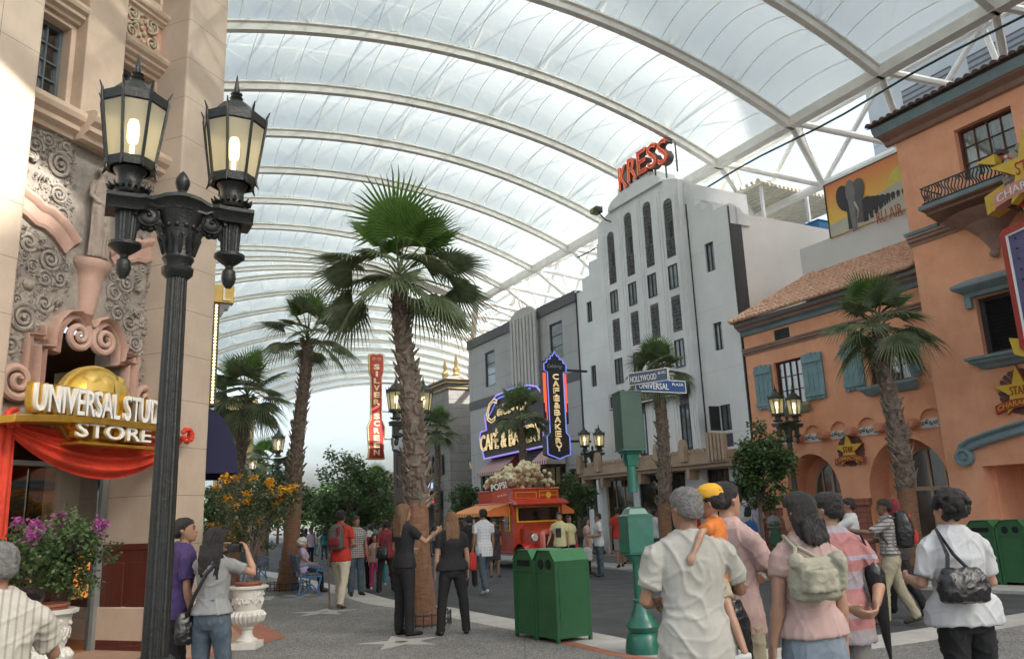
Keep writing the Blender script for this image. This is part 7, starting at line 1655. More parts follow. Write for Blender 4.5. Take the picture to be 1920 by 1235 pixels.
def person(px, ytop, dist, face, label, top='white', bot='black', skin='light', hair='black', hstyle='short', sex='m', arms=('down', 'down'), legs='stand', sleeve=.62, botlen=1.0, shoe=None, lean=0.0, side=0.0, hyaw=0.0, hpitch=0.0, tuck=False, vox=None, skirt=False, h=None, loc=None, build=1.0, folds=None, group=None, hem=.80, z0=0.0, apron=None, cap=None, stance=0.0, twist=0.0, minh=None, facefx=False):
    vox = vox or (.0085 if dist < 9 else .0125 if dist < 20 else .019); fine = dist < 20
    if loc is None:
        P = at_depth(px, ytop, dist); loc = (P[0], P[1], z0); h = h or float(P[2]) - z0
    if h < 1.25 and minh: h = minh
    k = h / 1.70; o = empty('person', loc, -R(face), label, 'person', group or GC)
    fe = sex == 'f'; sw = (.155 if fe else .178) * build; hipw = (.165 if fe else .155) * build; B = build
    Tm = Matrix.Translation((0, 0, .93)) @ Matrix.Rotation(-R(lean), 4, 'X') @ Matrix.Rotation(R(side), 4, 'Y') @ Matrix.Translation((0, 0, -.93))
    def S_(p): return (V(p) * k)
    def T_(p): return (Tm @ V(p)) * k
    def tor(rings, mb, inf=0.0, sq=.08): mb.rings([[T_(q) for q in ering((0, cy, z), hw + inf, hd + inf, 20, sq=sq)] for z, hw, hd, cy in rings])
    base = [(.80, hipw * .80, .095, 0), (.87, hipw, .112 + .01 * fe, -.008), (.96, hipw * .97, .108, -.005), (1.06, (.128 if fe else .145) * B, .095 * B, .004), (1.16, (.135 if fe else .155) * B, .10 * B, .008), (1.27, (.148 if fe else .170) * B, (.118 if fe else .112) * B, .010), (1.35, sw * .94, .098, -.002), (1.405, sw * .82, .080, -.010), (1.44, sw * .50, .066, -.014), (1.475, .062, .058, -.014)]
    # arms and legs
    hd_ = []
    def limb(s, spec, legq=False):
        a, b = [V(q).normalized() for q in spec]; a.x *= s; b.x *= s; return a, b
    A = []
    for s, nm in ((1, arms[1]), (-1, arms[0])):
        a, b = limb(s, ARM[nm] if isinstance(nm, str) else nm); sh = V((s * sw, -.005, 1.372)); el = sh + a * .285; wr = el + b * .245; A.append((s, sh, el, wr, a, b))
    Lg = []; lo = 9
    lsp = LEG[legs] if isinstance(legs, str) else legs
    for s, sp in ((1, lsp[0]), (-1, lsp[1])):
        a, b = limb(s, sp); hp = V((s * .085, 0, .90)); kn = hp + a * .43; an = kn + b * .41; Lg.append((s, hp, kn, an, a, b)); lo = min(lo, an.z - .065)
    dz = -lo if legs != 'sit' else 0.0
    off = V((0, 0, dz))
    bm_ = MB(); tor([(z, hw * (.86 if z < 1.42 else 1), hd_q * .86, cy) for z, hw, hd_q, cy in base], bm_)
    bm_.tube([T_((0, -.014, 1.38)), T_((0, -.008, 1.45)), T_((0, .004, 1.54))], [.06 * k, .052 * k, .05 * k], 12)
    Hm = Matrix.Translation((0, -.005, 1.50)) @ Matrix.Rotation(R(-hyaw), 4, 'Z') @ Matrix.Rotation(-R(hpitch), 4, 'X') @ Matrix.Translation((0, .005, -1.50))
    def H_(p): return (Tm @ (Hm @ V(p))) * k
    hs = 1.0 if h > 1.3 else 1.28 if h > .9 else 1.5
    hc = V((0, 0, 1.56))
    def Hs(p): p = V(p); return H_(V((0, 0, 1.49)) + (p - V((0, 0, 1.49))) * hs)
    head = [(1.482, .026, .022, .066), (1.497, .042, .045, .046), (1.525, .056, .070, .022), (1.56, .066, .088, .006), (1.60, .073, .096, 0), (1.64, .0745, .097, -.004), (1.67, .063, .084, -.006), (1.69, .041, .056, -.006), (1.699, .014, .022, -.006)]
    bm_.rings([[Hs(q) for q in ering((0, cy, z), hw, hd, 18)] for z, hw, hd, cy in head])
    bm_.tube([Hs((0, .088, 1.60)), Hs((0, .104, 1.575)), Hs((0, .110, 1.562)), Hs((0, .092, 1.553))], [.007 * k, .012 * k, .014 * k, .010 * k], 8)
    bm_.tube([Hs((-.02, .085, 1.527)), Hs((0, .094, 1.529)), Hs((.02, .085, 1.527))], [.006 * k, .009 * k, .006 * k], 6)
    for s in (-1, 1): bm_.tube([Hs((s * .072, -.004, 1.60)), Hs((s * .084, -.014, 1.59)), Hs((s * .078, -.004, 1.56))], [.010 * k, .017 * k, .009 * k], 7)
    for s, sh, el, wr, a, b in A:
        bm_.tube([T_(sh - a * .03), T_(sh + a * .06), T_((sh + el) / 2), T_(el), T_(el + b * .07), T_((el + wr) / 2), T_(wr)], [q * k * B ** .5 for q in (.020, .030, (.030 if sleeve > .7 else .040), .035, .040, .035, .026)], 12)
        pn = V((-s, 0, 0)) if abs(b.x) < .8 else V((0, -1, 0)); pn = (pn - b * pn.dot(b)).normalized(); wd = b.cross(pn).normalized()
        if wd.y * 1 < 0 and abs(b.z) > .5: wd = -wd
        pc = wr + b * .05
        bm_.rings([[T_(wr + b * t_ + wd * w_ * math.cos(q) + pn * d_ * math.sin(q)) for q in [2 * math.pi * i / 10 for i in range(10)]] for t_, w_, d_ in ((-.01, .024, .019), (.02, .032, .017), (.055, .040, .016), (.088, .037, .013), (.095, .030, .010))])
        if fine:
            for fi in range(4):
                c0 = wr + b * .085 + wd * (.030 - .020 * fi); L_ = (.066, .076, .070, .056)[fi]; cu = .35 + .12 * fi
                bm_.tube([T_(c0), T_(c0 + b * L_ * .42 + pn * L_ * .10 * (1 + cu)), T_(c0 + b * L_ * .72 + pn * L_ * (.30 + cu * .25)), T_(c0 + b * L_ * .86 + pn * L_ * (.58 + cu * .3))], [.0098 * k, .0095 * k, .0088 * k, .007 * k], 6)
            c0 = wr + b * .03 + wd * .030; bm_.tube([T_(c0), T_(c0 + b * .030 + wd * .022 + pn * .008), T_(c0 + b * .058 + wd * .026 + pn * .022)], [.013 * k, .011 * k, .008 * k], 6)
    for s, hp, kn, an, a, b in Lg:
        hp, kn, an = hp + off, kn + off, an + off
        bm_.tube([S_(hp), S_(hp + a * .12), S_(kn), S_(kn + b * .12), S_(an)], [q * k * B ** .5 for q in (.080, .076, .050, .052, .034)], 12)
        ft = V((s * .18, 1, 0)).normalized(); pit = 0.0 if abs(b.y) < .3 else (b.y + .1) * .9
        f2 = V((ft.x, ft.y, pit)).normalized() if b.y < -.3 else ft
        bm_.tube([S_(an + V((0, -.03, -.03))), S_(an + f2 * .06 + V((0, 0, -.035))), S_(an + f2 * .15 + V((0, 0, -.042)))], [.032 * k, .034 * k, .022 * k], 10)
    body = solid(bm_, 'body', SK[skin], o, vox, 3)
    if facefx:
        e_ = MB(); [e_.ball(tuple(Hs((s * .030, .0875, 1.592))), .0085 * k, 8, 6) for s in (-1, 1)]; e_.build('eyes', HR['black'], o); e_ = MB()
        for s in (-1, 1): e_.tube([Hs((s * .016, .095, 1.612)), Hs((s * .03, .093, 1.617)), Hs((s * .045, .082, 1.612))], .0035 * k, 5)
        e_.build('eyebrows', HR['black'], o); e_ = MB(); e_.tube([Hs((-.02, .093, 1.526)), Hs((0, .101, 1.527)), Hs((.02, .093, 1.526))], .0035 * k, 5); e_.build('lips', M('lips', (.30, .09, .08), .5), o)
    fo = (folds if folds is not None else .0085) * (1.35 if dist < 9 else 1.2)
    # lower garment
    sd = int(px) % 97
    mb = MB()
    if botlen > 0 and not skirt:
        mb.rings([[S_(q) for q in ering((0, -.004, z + dz), hw * B ** .5, hd, 20)] for z, hw, hd in ((.78, .140, .105), (.84, .176, .125), (.93, .168, .120), (1.02, .148, .108), (1.05, .143, .104))])
        for s, hp, kn, an, a, b in Lg:
            hp, kn, an = hp + off, kn + off, an + off; sp = [(hp + a * .0, .094), (hp + a * .13, .098), (hp + a * .28, .080), (kn, .070), (kn + b * .14, .068), (kn + b * .28, .064), (an + V((0, 0, -.02)), .062)]
            if botlen < 1: n_ = 2 + int(botlen * 5); sp = sp[:n_]; sp[-1] = (sp[-1][0], sp[-1][1] + .016)
            mb.tube([S_(p) for p, _ in sp], [r_ * k for _, r_ in sp], 14)
        solid(mb, 'trousers' if botlen >= .9 else 'shorts', CL[bot] if isinstance(bot, str) else bot, o, vox * 1.05, 3, fo, sd + 3, .5, 9)
    elif skirt:
        zt, zb = 1.0, skirt; mb.rings([[S_(q) for q in ering((0, 0, z + dz), hw, hd, 24)] for z, hw, hd in ((zt, .140, .104), (.93, .170, .124), (.84, .187, .138), ((zb + .84) / 2, .195, .145), (zb, .20, .15))])
        solid(mb, 'skirt', CL[bot] if isinstance(bot, str) else bot, o, vox * 1.05, 2, fo * .7, sd + 3, .3, 10)
    # shirt
    mb = MB(); hz = hem
    up_ = [(z, hw + .016, hd + .016, cy) for z, hw, hd, cy in base[3:]]; up_[-1] = (1.478, .070, .066, -.014); up_[-2] = (1.447, sw * .52 + .020, .080, -.014); up_[-3] = (1.412, sw * .84 + .018, .094, -.010)
    lowr = [(hz, hipw * B + (.036 if not tuck else -.01), .142 * B ** .5, -.004), (.90 if hz < .88 else hz + .02, hipw * B + .034, .140 * B ** .5, -.004), (.98, hipw * B + .018, .130 * B ** .5, 0)]
    tor(lowr + up_, mb)
    for s, sh, el, wr, a, b in A:
        sh2 = sh + V((-s * .04, 0, .0)); pts = [sh2, sh + a * .04]; rr = [.058, .063]
        if sleeve <= 1: pts += [sh + a * .285 * sleeve * .6, sh + a * .285 * sleeve]; rr += [.060, .062 if not fe else .056]
        else:
            pts += [sh + a * .16, el, el + b * .245 * (sleeve - 1) * .5, el + b * .245 * (sleeve - 1)]; rr += [.058, .052, .047, .041]
        mb.tube([T_(p) for p in pts], [r_ * k * B ** .5 for r_ in rr], 14)
    if fine: mb.tube([T_(V((.07 * math.cos(q), -.012 + .062 * math.sin(q), 1.462 + .012 * -math.sin(q)))) for q in [2 * math.pi * i / 14 for i in range(15)]], .011 * k, 6, cap=False)
    solid(mb, 'shirt', CL[top] if isinstance(top, str) else top, o, vox * 1.05, 3, fo, sd, .45, 8)
    if apron:
        mb = MB(); mb.rings([[T_(q) for q in ering((0, 0.012, z), hw, hd, 20)] for z, hw, hd in ((.55, .19, .15), (.9, .185, .15), (1.06, .155, .125), (1.3, .165, .135))]); solid(mb, 'apron', CL[apron], o, vox, 2, fo)
    # shoes
    if legs is not None:
        for s, hp, kn, an, a, b in Lg:
            an = an + off; ft = V((s * .18, 1, 0)).normalized(); pit = (b.y + .1) * .9 if b.y < -.3 else 0; f2 = V((ft.x, ft.y, pit)).normalized() if pit else ft; mb = MB()
            mb.tube([S_(an + f2 * -.055 + V((0, 0, -.030))), S_(an + f2 * -.03 + V((0, 0, -.025))), S_(an + f2 * .05 + V((0, 0, -.028))), S_(an + f2 * .13 + V((0, 0, -.038))), S_(an + f2 * .185 + V((0, 0, -.045)))], [.026 * k, .040 * k, .043 * k, .036 * k, .020 * k], 12)
            mb.build('shoe', shoe or m_shoe, o, smooth='all')
    # hair
    if hstyle != 'none':
        mb = MB(); rnd = random.Random(sd)
        mb.rings([[Hs(q) for q in ering((0, cy, z), hw, hd, 20)] for z, hw, hd, cy in ((1.535 if hstyle != 'long' else 1.50, .052, .035, -.055), (1.565, .076, .058, -.048), (1.60, .0835, .082, -.026), (1.64, .0855, .098, -.010), (1.675, .074, .094, -.008), (1.700, .052, .066, -.010), (1.713, .020, .028, -.010))])
        if hstyle in ('long', 'vlong', 'bob'):
            zb = {'bob': 1.42, 'long': 1.36, 'vlong': 1.27}[hstyle]
            mb.rings([[Hs(q) for q in ering((0, cy, z), hw, hd, 18)] for z, hw, hd, cy in ((1.66, .084, .088, -.018), (1.60, .096, .082, -.030), (1.53, .100, .068, -.042), (1.47, .102, .058, -.055), ((1.47 + zb) / 2, .100, .048, -.075), (zb, .070, .030, -.092))])
            for i in range(9): x = -.085 + .021 * i; mb.tube([Hs((x, -.09, 1.55)), Hs((x * 1.1, -.105, 1.45)), Hs((x * 1.1 + rnd.uniform(-.01, .01), -.115, zb - rnd.uniform(0, .04)))], [.018 * k, .017 * k, .005 * k], 6)
        if hstyle == 'curly':
            for i in range(120): v = V((rnd.gauss(0, 1), rnd.gauss(0, 1) - .6, rnd.gauss(0, 1) + .3)).normalized(); mb.ball(tuple(Hs((v.x * .105, -.026 + v.y * .112, 1.625 + v.z * .100))), .020 * k * rnd.uniform(.8, 1.3), 6, 5)
        if hstyle == 'scarf':
            mb.rings([[Hs(q) for q in ering((0, cy, z), hw, hd, 18)] for z, hw, hd, cy in ((1.70, .06, .07, -.01), (1.6, .092, .10, -.015), (1.5, .09, .09, -.02), (1.42, .13, .11, -.02), (1.34, .17, .12, -.03))])
        m_h = HR.get(hair) or CL[hair]; solid(mb, 'hair' if hstyle != 'scarf' else 'headscarf', m_h, o, vox * .9, 1 if hstyle == 'curly' else 2, .007 if hstyle != 'short' else .005, sd, .25 if hstyle in ('long', 'vlong', 'bob') else 1.0, 30)
    if cap:
        mb = MB(); mb.rings([[Hs(q) for q in ering((0, cy, z), hw, hd, 20)] for z, hw, hd, cy in ((1.615, .086, .105, -.004), (1.65, .090, .108, -.006), (1.69, .080, .096, -.008), (1.72, .05, .062, -.008), (1.732, .012, .014, -.008))]); mb.rings([[Hs((.07 * math.cos(q), .085 + d_ + .0 * q, 1.617 + lift)) for q in (0, math.pi / 2, math.pi)] + [Hs((.0, .10 + d_, 1.612 + lift))] for d_, lift in ((0, 0), (.0, .006))]); mb.tube([Hs((-.065, .07, 1.62)), Hs((-.04, .13, 1.612)), Hs((0, .15, 1.61)), Hs((.04, .13, 1.612)), Hs((.065, .07, 1.62))], .012 * k, 6)
        solid(mb, 'cap', cap, o, vox, 2, .003, sd)
    o['h'] = h; del o['h']
    return o, (lambda p: o_world(o, T_(p)))
def o_world(o, p):
    return Matrix.Translation(o.location) @ Matrix.Rotation(o.rotation_euler.z, 4, 'Z') @ V(p)
def bag_mesh(mb, w, d, h, puff=.3): mb.rings([[V(q) for q in ering((0, 0, z * h), w / 2 * s, d / 2 * s2, 18, sq=.35)] for z, s, s2 in ((0, .75, .5), (.06, .95, .95), (.35, 1.05, 1.1), (.7, 1.0, .9), (.92, .8, .5), (1, .72, .3))])
def bag(name, label, cat, loc, rz, w, d, h, mat, strap=None, folds=.008, vox=.009, extra=None):
    o = empty(name, tuple(loc), rz, label, cat); mb = MB(); bag_mesh(mb, w, d, h)
    if extra: extra(mb)
    solid(mb, 'body', mat, o, vox, 2, folds, int(loc[0] * 37) % 50, 1, 12)
    if strap:
        inv = (Matrix.Translation(o.location) @ Matrix.Rotation(rz, 4, 'Z')).inverted(); mb = MB(); pts = [inv @ V(p) for p in strap[0]]; mb.tube(pts, strap[1], 6); mb.build('strap', mat, o, smooth=True)
    return o
def backpack(name, label, pw_, rz, m1, m2, w=.30, h=.46, k=1.0):
    c = pw_((0, -.20, 1.02)); o = empty(name, tuple(c), rz, label, 'backpack'); mb = MB()
    mb.rings([[V(q) * k for q in ering((0, cy, z), hw, hd, 18, sq=.3)] for z, hw, hd, cy in ((0, w * .40, .08, 0), (.03, w * .5, .11, -.01), (.2, w * .52, .13, -.02), (.36, w * .48, .11, -.01), (.44, w * .36, .08, 0), (.47, w * .2, .04, .01))]); solid(mb, 'body', m1, o, .010, 2, .004)
    mb = MB(); mb.rings([[V(q) * k for q in ering((0, cy, z), hw, hd, 14, sq=.3)] for z, hw, hd, cy in ((.05, w * .36, .03, -.12), (.10, w * .40, .05, -.125), (.20, w * .38, .045, -.13), (.24, w * .3, .02, -.12))]); mb.rings([[V(q) * k for q in ering((s_ * w * .28, -.10, z), .035, .05, 10)] for z in (.26, .42) for s_ in (1,)]); solid(mb, 'pocket', m2, o, .010, 2, .003)
    for s_ in (-1, 1):
        inv = (Matrix.Translation(o.location) @ Matrix.Rotation(rz, 4, 'Z')).inverted(); mb = MB(); mb.tube([inv @ pw_(p) for p in ((s_ * .10, -.12, 1.42), (s_ * .115, -.02, 1.455), (s_ * .12, .09, 1.38), (s_ * .14, .12, 1.22), (s_ * .15, .02, 1.06), (s_ * .12, -.12, 1.04))], .016, 6); mb.build('strap', m1, o, smooth=True)
    return o
# ---- close group on the right
A_, aw_ = person(1283, 917, 4.6, -8, 'grey haired man in loose white shirt carrying a child, seen from behind', 'offwhite', 'greyp', 'tan', 'grey', build=1.06, arms=(((.3, .1, -1), (-.5, .85, -.1)), ((.42, .30, -.85), (.0, .9, .25))), hyaw=-22, hem=.74, folds=.011, sleeve=.72)
gl_ = MB(); gl_.tube([aw_((-.085, .02, 1.60)), aw_((-.083, .10, 1.60))], .004, 5); tag(gl_.build('spectacles', m_leather), 'thin dark spectacles worn by the grey haired man', 'spectacles')
C_, cw_ = person(1334, 930, 4.74, -62, 'small child in mustard yellow cap and orange top held on the man\'s arm', 'orange', 'khaki', 'light', 'black', h=.86, sex='m', arms=(((1, .05, -.1), (.55, .35, -1)), ((.3, .6, -.6), (-.2, .8, -.5))), legs=(((.3, .1, -1), (.1, -.2, -1)), ((.35, -.35, -.9), (.15, -.35, -1))), cap=M('mustard_cap', (.62, .33, .02), .8, .06, 8, .2, 90), sleeve=.7, botlen=.3, shoe=m_shoew, z0=.745, loc=None, vox=.0075, hpitch=8)
D_, dw_ = person(1358, 906, 5.5, 62, 'tall man in pale pink tee and khaki shorts looking right beside the child', 'pink', 'khaki', 'light', 'black', arms=('bent', ((.15, .45, -.9), (.0, 1, -.12))), botlen=.55, facefx=True, hem=.78, sleeve=.75)
bag('shoulder_bag', 'black shoulder bag hanging behind the khaki shorts of the tall man', 'bag', D_ and dw_((.16, -.20, .62)), R(30), .26, .12, .38, m_leather, ([dw_((.14, -.18, .98)), dw_((.10, -.16, 1.2)), dw_((.06, -.1, 1.45))], .014))
E_, ew_ = person(1494, 926, 4.9, -12, 'woman with straight black hair in pink tee and denim miniskirt, seen from behind', 'pink', 'denimlt', 'light', 'black', 'bob', 'f', arms=(((.2, -.1, -1), (.1, .25, -1)), ((.15, .0, -1), (.05, .15, -1))), skirt=.66, hem=.90, botlen=0, hyaw=-25, sleeve=.5, folds=.007, build=1.04)
def pouch(mb):
    mb.rings([[V(q) for q in ering((-.04, -.10, z), .09, .035, 12, sq=.3)] for z in (.05, .16)])
    for s_ in (-1, 1): mb.ball((s_ * .13, -.03, .20), .045, 8, 6); mb.tube([(s_ * .12, -.06, .05), (s_ * .13, -.07, .2)], .02, 6)
m_beige = M('beige_bag', (.28, .27, .20), .7, .12, 8, .4, 40)
bag('handbag', 'pale beige slouchy handbag on the shoulder of the woman in denim skirt', 'bag', ew_((-.08, -.23, 1.12)), R(20), .30, .13, .215, m_beige, ([ew_((-.20, -.22, 1.26)), ew_((-.14, -.15, 1.40)), ew_((-.12, .0, 1.46)), ew_((-.11, -.13, 1.40)), ew_((.02, -.24, 1.30))], .012), extra=pouch)
F_, fw_ = person(1548, 925, 5.7, -18, 'man in pink striped polo and grey trousers behind the woman in denim skirt', 'polo', 'greyp', 'light', 'black', build=1.12, arms=('behind', 'behind'), hyaw=-20, hem=.74)
um = empty('folded_umbrella', tuple(fw_((.30, -.06, .72))), 0, 'black pointed folded umbrella bag hanging from the polo man\'s shoulder', 'umbrella'); mb = MB(); mb.lathe([(.004, -.14), (.022, 0), (.050, .25), (.062, .42), (.05, .47), (.02, .5)], n=12); mb.build('canopy', m_leather, um, smooth=True, rot=(R(6), R(-6), 0))
mb = MB(); inv = Matrix.Translation(um.location).inverted(); mb.tube([inv @ fw_((.29, -.06, 1.18)), inv @ fw_((.17, -.09, 1.42)), inv @ fw_((.12, .02, 1.46))], .008, 5); mb.build('strap', m_leather, um)
H_1, hw1 = person(1772, 924, 6.0, -6, 'woman with curly black hair in white tee and black trousers at the right', 'white', 'blackp', 'light', 'black', 'curly', 'f', arms=(((.3, .05, -1), (-.2, .9, .1)), ((.2, .0, -1), (-.3, .9, -.1))), build=1.17, hem=.84, hyaw=-18, sleeve=.8)
bag('handbag', 'black leather hobo handbag under the arm of the curly haired woman', 'bag', hw1((-.12, -.22, 1.00)), R(4), .29, .14, .2, m_leather, ([hw1((-.22, -.22, 1.15)), hw1((-.17, -.18, 1.3)), hw1((-.14, -.05, 1.46)), hw1((-.12, -.17, 1.3)), hw1((-.02, -.22, 1.16))], .012))
# ---- crossing the road on the right
Fq, fq = person(1588, 934, 12.6, -72, 'man in white shirt walking left with arms forward and black shoes', 'white', 'greyp', 'tan', 'black', arms=('reach', 'fwd'), legs='walk', sleeve=1.0, tuck=True, hem=.92)
Gq, gq = person(1655, 936, 12.0, -74, 'bearded man in check shirt and khaki trousers wearing a red backpack', 'check', 'khaki', 'brown', 'black', arms=('reach', 'fwd'), legs='walk2', tuck=True, hem=.92, shoe=m_shoeb, facefx=True, sleeve=.95)
backpack('backpack', 'black and red backpack on the man in the check shirt', gq, Gq.rotation_euler.z, m_leather, CL['red'], .34)
Gr, gr = person(1672, 936, 12.9, -66, 'woman in dark red headscarf walking behind the backpack man', 'darkp', 'black', 'brown', 'maroon', 'scarf', 'f', arms=('fwd', 'bent'), legs='walk', sleeve=1.8)
# ---- left foreground
Iq, iq = person(338, 972, 8.0, 55, 'man in purple polo and dark trousers leaning towards the camera screen', 'purple', 'black', 'tan', 'black', arms=('down', ((.12, .1, -1), (.0, .35, -1))), hyaw=25, hpitch=-14, lean=6, hem=.80, sleeve=.75, facefx=True)
Jq, jq = person(404, 990, 7.6, 14, 'woman in grey tee and jeans raising a camera, seen from behind', 'grey', 'denim', 'light', 'black', 'vlong', 'f', arms=('camera', 'camera'), hem=.92, folds=.006, legs='ease', sleeve=.6, hyaw=-12)
cm = jq((0.02, .30, 1.50)); co_ = empty('camera_compact', tuple(cm), Jq.rotation_euler.z, 'small black camera held up by the woman in grey tee', 'camera'); mb = MB(); mb.box(-.06, .06, -.02, .02, -.035, .035); mb.build('body', m_leather, co_, bevel=.006); mb = MB(); mb.lathe([(.026, 0), (.024, .03), (.018, .035)], n=14); mb.build('lens', m_leather, co_, rot=(R(-90), 0, 0), loc=(0, .02, 0))
bag('shoulder_bag', 'black cross body bag on the left hip of the woman in grey tee', 'bag', jq((-.20, -.06, .66)), Jq.rotation_euler.z + R(60), .22, .09, .26, m_leather, ([jq((-.20, -.10, .9)), jq((-.08, -.16, 1.1)), jq((.03, -.15, 1.3)), jq((.12, -.03, 1.44))], .017))
Kq, kq = person(0, 1020, 4.3, -28, 'man in cream pinstriped shirt cut off by the left edge of view', 'stripe', 'greyp', 'tan', 'grey', build=1.0, arms=('down', ((.35, .5, -.8), (-.6, .25, 1))), hem=.70, lean=4, sleeve=.75, hyaw=-20, folds=.012)
cp_ = FS.W(8.75, -1.3, 0); person(122, 968, 12.5, 165, 'shop assistant in red waistcoat and white blouse standing inside the door', 'white', 'black', 'light', 'black', 'bob', 'f', arms=('cross', 'cross'), sleeve=1.9, loc=(cp_.x, cp_.y, .01), h=1.62, facefx=True, apron='maroon')
# ---- middle distance
Mq, mq = person(640, 957, 15.9, 12, 'walker in red tee and cream trousers with backpack, seen from behind', 'red', 'cream', 'tan', 'black', arms=('swing', 'bent'), legs='walk2', shoe=m_shoeb)
backpack('backpack', 'grey and red backpack on the walker in red tee', mq, Mq.rotation_euler.z, M('bag_grey', (.09, .09, .08), .8), CL['maroon'], .30, k=.95)
stf = gp(618, 1135, 15.7); mb = MB(); mb.tube([(stf[0], stf[1], 0), (stf[0] - .02, stf[1], .6), (stf[0] - .05, stf[1], 1.2)], .017, 7); tag(mb.build('walking_staff', m_bark), 'plain wooden staff held by the walker in red tee', 'walking stick')
Oq, oq = person(757, 945, 11.7, 48, 'woman with long light brown hair in black touching the nearest palm', 'black', 'blackp', 'light', 'brown', 'vlong', 'f', arms=('bent', ((.2, .75, -.65), (-.1, .8, .45))), hem=.86, folds=.005)
Pq, pq = person(846, 960, 11.5, -14, 'woman with brown hair in black tee and trousers standing right of the nearest palm', 'black', 'blackp', 'light', 'brown', 'vlong', 'f', arms=('down', 'down'), legs='wide', hem=.88, build=1.12, folds=.004)
Qq, qq = person(905, 954, 17.4, -30, 'man in pale blue white check shirt and dark jeans holding a red bag', 'wcheck', 'denim', 'tan', 'black', arms=('down', 'down'), hem=.72, shoe=m_shoew, legs='walk')
bag('shopping_bag', 'narrow red carrier bag held by the man in check shirt and jeans', 'bag', qq((-.26, .02, .46)), R(10), .16, .07, .36, CL['red'], ([qq((-.26, .02, .78)), qq((-.24, .05, .86))], .01), vox=.012)
person(879, 966, 18.8, -20, 'man all in black standing behind the man in check shirt', 'black', 'blackp', 'tan', 'black')
person(925, 974, 21.5, 170, 'woman in dark patterned dress beside the truck awning', 'darkp', 'darkp', 'tan', 'black', 'bob', 'f', skirt=.5, botlen=0, hem=.85, arms=('bent', 'down'))
person(862, 975, 24, -40, 'woman in black top behind the brown haired woman, by the awning', 'black', 'black', 'tan', 'black', 'bob', 'f')
Tq, tq = person(1048, 960, 20.5, 200, 'young man in pale yellow tee with dark print standing in front of the truck', 'yellow', 'black', 'light', 'black', arms=('down', 'hip'), facefx=True)
mb = MB(); mb.box(-.07, .07, .0, .006, -.12, .10); tp = tq((0.0, .135, 1.18)); tag(mb.build('shirt_print', CL['darkp'], None, loc=tuple(tp), rot=(0, 0, Tq.rotation_euler.z)), 'dark square print on the front of the pale yellow tee', 'shirt print')
person(1066, 966, 22.5, 150, 'person in bright yellow shirt behind the yellow tee man', CL['yellow'], 'black', 'tan', 'black', arms=('down', 'down'))
person(1120, 962, 20.6, -95, 'man in white polo and dark jeans facing left by the tree', 'white', 'denim', 'tan', 'black', arms=('bent', 'bent'), facefx=True)
U2, u2 = person(1099, 970, 21.4, 100, 'woman in pink top with white plastic bag near the man in white polo', 'pink', 'black', 'light', 'black', 'bob', 'f', arms=('bent', 'down'))
bag('plastic_bag', 'white plastic bag hanging from the hand of the woman in pink', 'bag', u2((.24, .0, .40)), 0, .24, .10, .34, CL['white'], ([u2((.24, 0, .74)), u2((.24, 0, .80))], .01), vox=.015)
person(1157, 951, 23.6, -5, 'man in red tee and grey shorts walking away on the far pavement', 'red', 'grey', 'tan', 'black', legs='walk', botlen=.55)
person(1172, 948, 24.8, 20, 'person in beige top beside the man in red tee', 'offwhite', 'khaki', 'light', 'black', botlen=.55)
person(1226, 955, 24.5, 60, 'person in patterned shirt by the shop glass behind the signal post', 'wcheck', 'denim', 'tan', 'black')
W1, w1 = person(1402, 949, 22.6, 35, 'woman in white top and black trousers carrying a blue tote', 'white', 'black', 'light', 'black', 'bob', 'f', legs='walk', arms=('down', 'bent'))
bag('tote_bag', 'bright blue tote bag on the shoulder of the woman in white top', 'bag', w1((.10, -.24, .92)), W1.rotation_euler.z, .36, .13, .32, M('tote_blue', (.02, .11, .36), .6, .1, 6), ([w1((0, -.2, 1.2)), w1((.12, -.03, 1.43)), w1((.2, -.2, 1.2))], .014), vox=.014)
person(1414, 940, 24.3, 10, 'man in lilac shirt and pale trousers beyond the woman with blue tote', 'lilac', 'khaki', 'tan', 'black', legs='walk2')
person(1448, 952, 23.8, 185, 'woman in dark green apron with folded arms by the orange wall', 'grey', 'green', 'tan', 'black', 'bob', 'f', arms=('cross', 'cross'), apron='green', facefx=True)
person(668, 968, 18.2, 150, 'man in grey check shirt and dark jeans between the walker and the maroon group', 'check', 'denim', 'tan', 'black', arms=('down', 'bent'))
X2, x2 = person(683, 988, 19.8, 10, 'woman in maroon top with red waist bag, seen from behind', 'maroon', 'blackp', 'tan', 'black', 'bob', 'f', arms=('bent', 'up'))
bag('waist_bag', 'red waist bag on the back of the woman in maroon', 'bag', x2((.06, -.22, .86)), X2.rotation_euler.z, .26, .10, .15, CL['red'], vox=.013)
person(703, 1003, 19.6, 160, 'small girl in pale pink top and magenta leggings', 'pink', 'magenta', 'light', 'black', 'bob', 'f', h=None, hem=.85, shoe=m_shoew)
X4, x4 = person(724, 975, 18.6, -20, 'man in maroon shirt and black trousers with black bag left of the nearest palm', 'maroon', 'blackp', 'tan', 'black', arms=('down', 'down'), legs='wide')
bag('shoulder_bag', 'black bag hanging on the man in maroon', 'bag', x4((-.14, -.22, .80)), 0, .24, .12, .26, m_leather, ([x4((-.1, -.2, 1.05)), x4((.1, -.02, 1.44))], .012), vox=.014)
person(716, 1012, 20.6, 170, 'small child in teal leggings behind the man in maroon', 'white', 'teal', 'light', 'black', 'short', 'f', shoe=m_shoew)
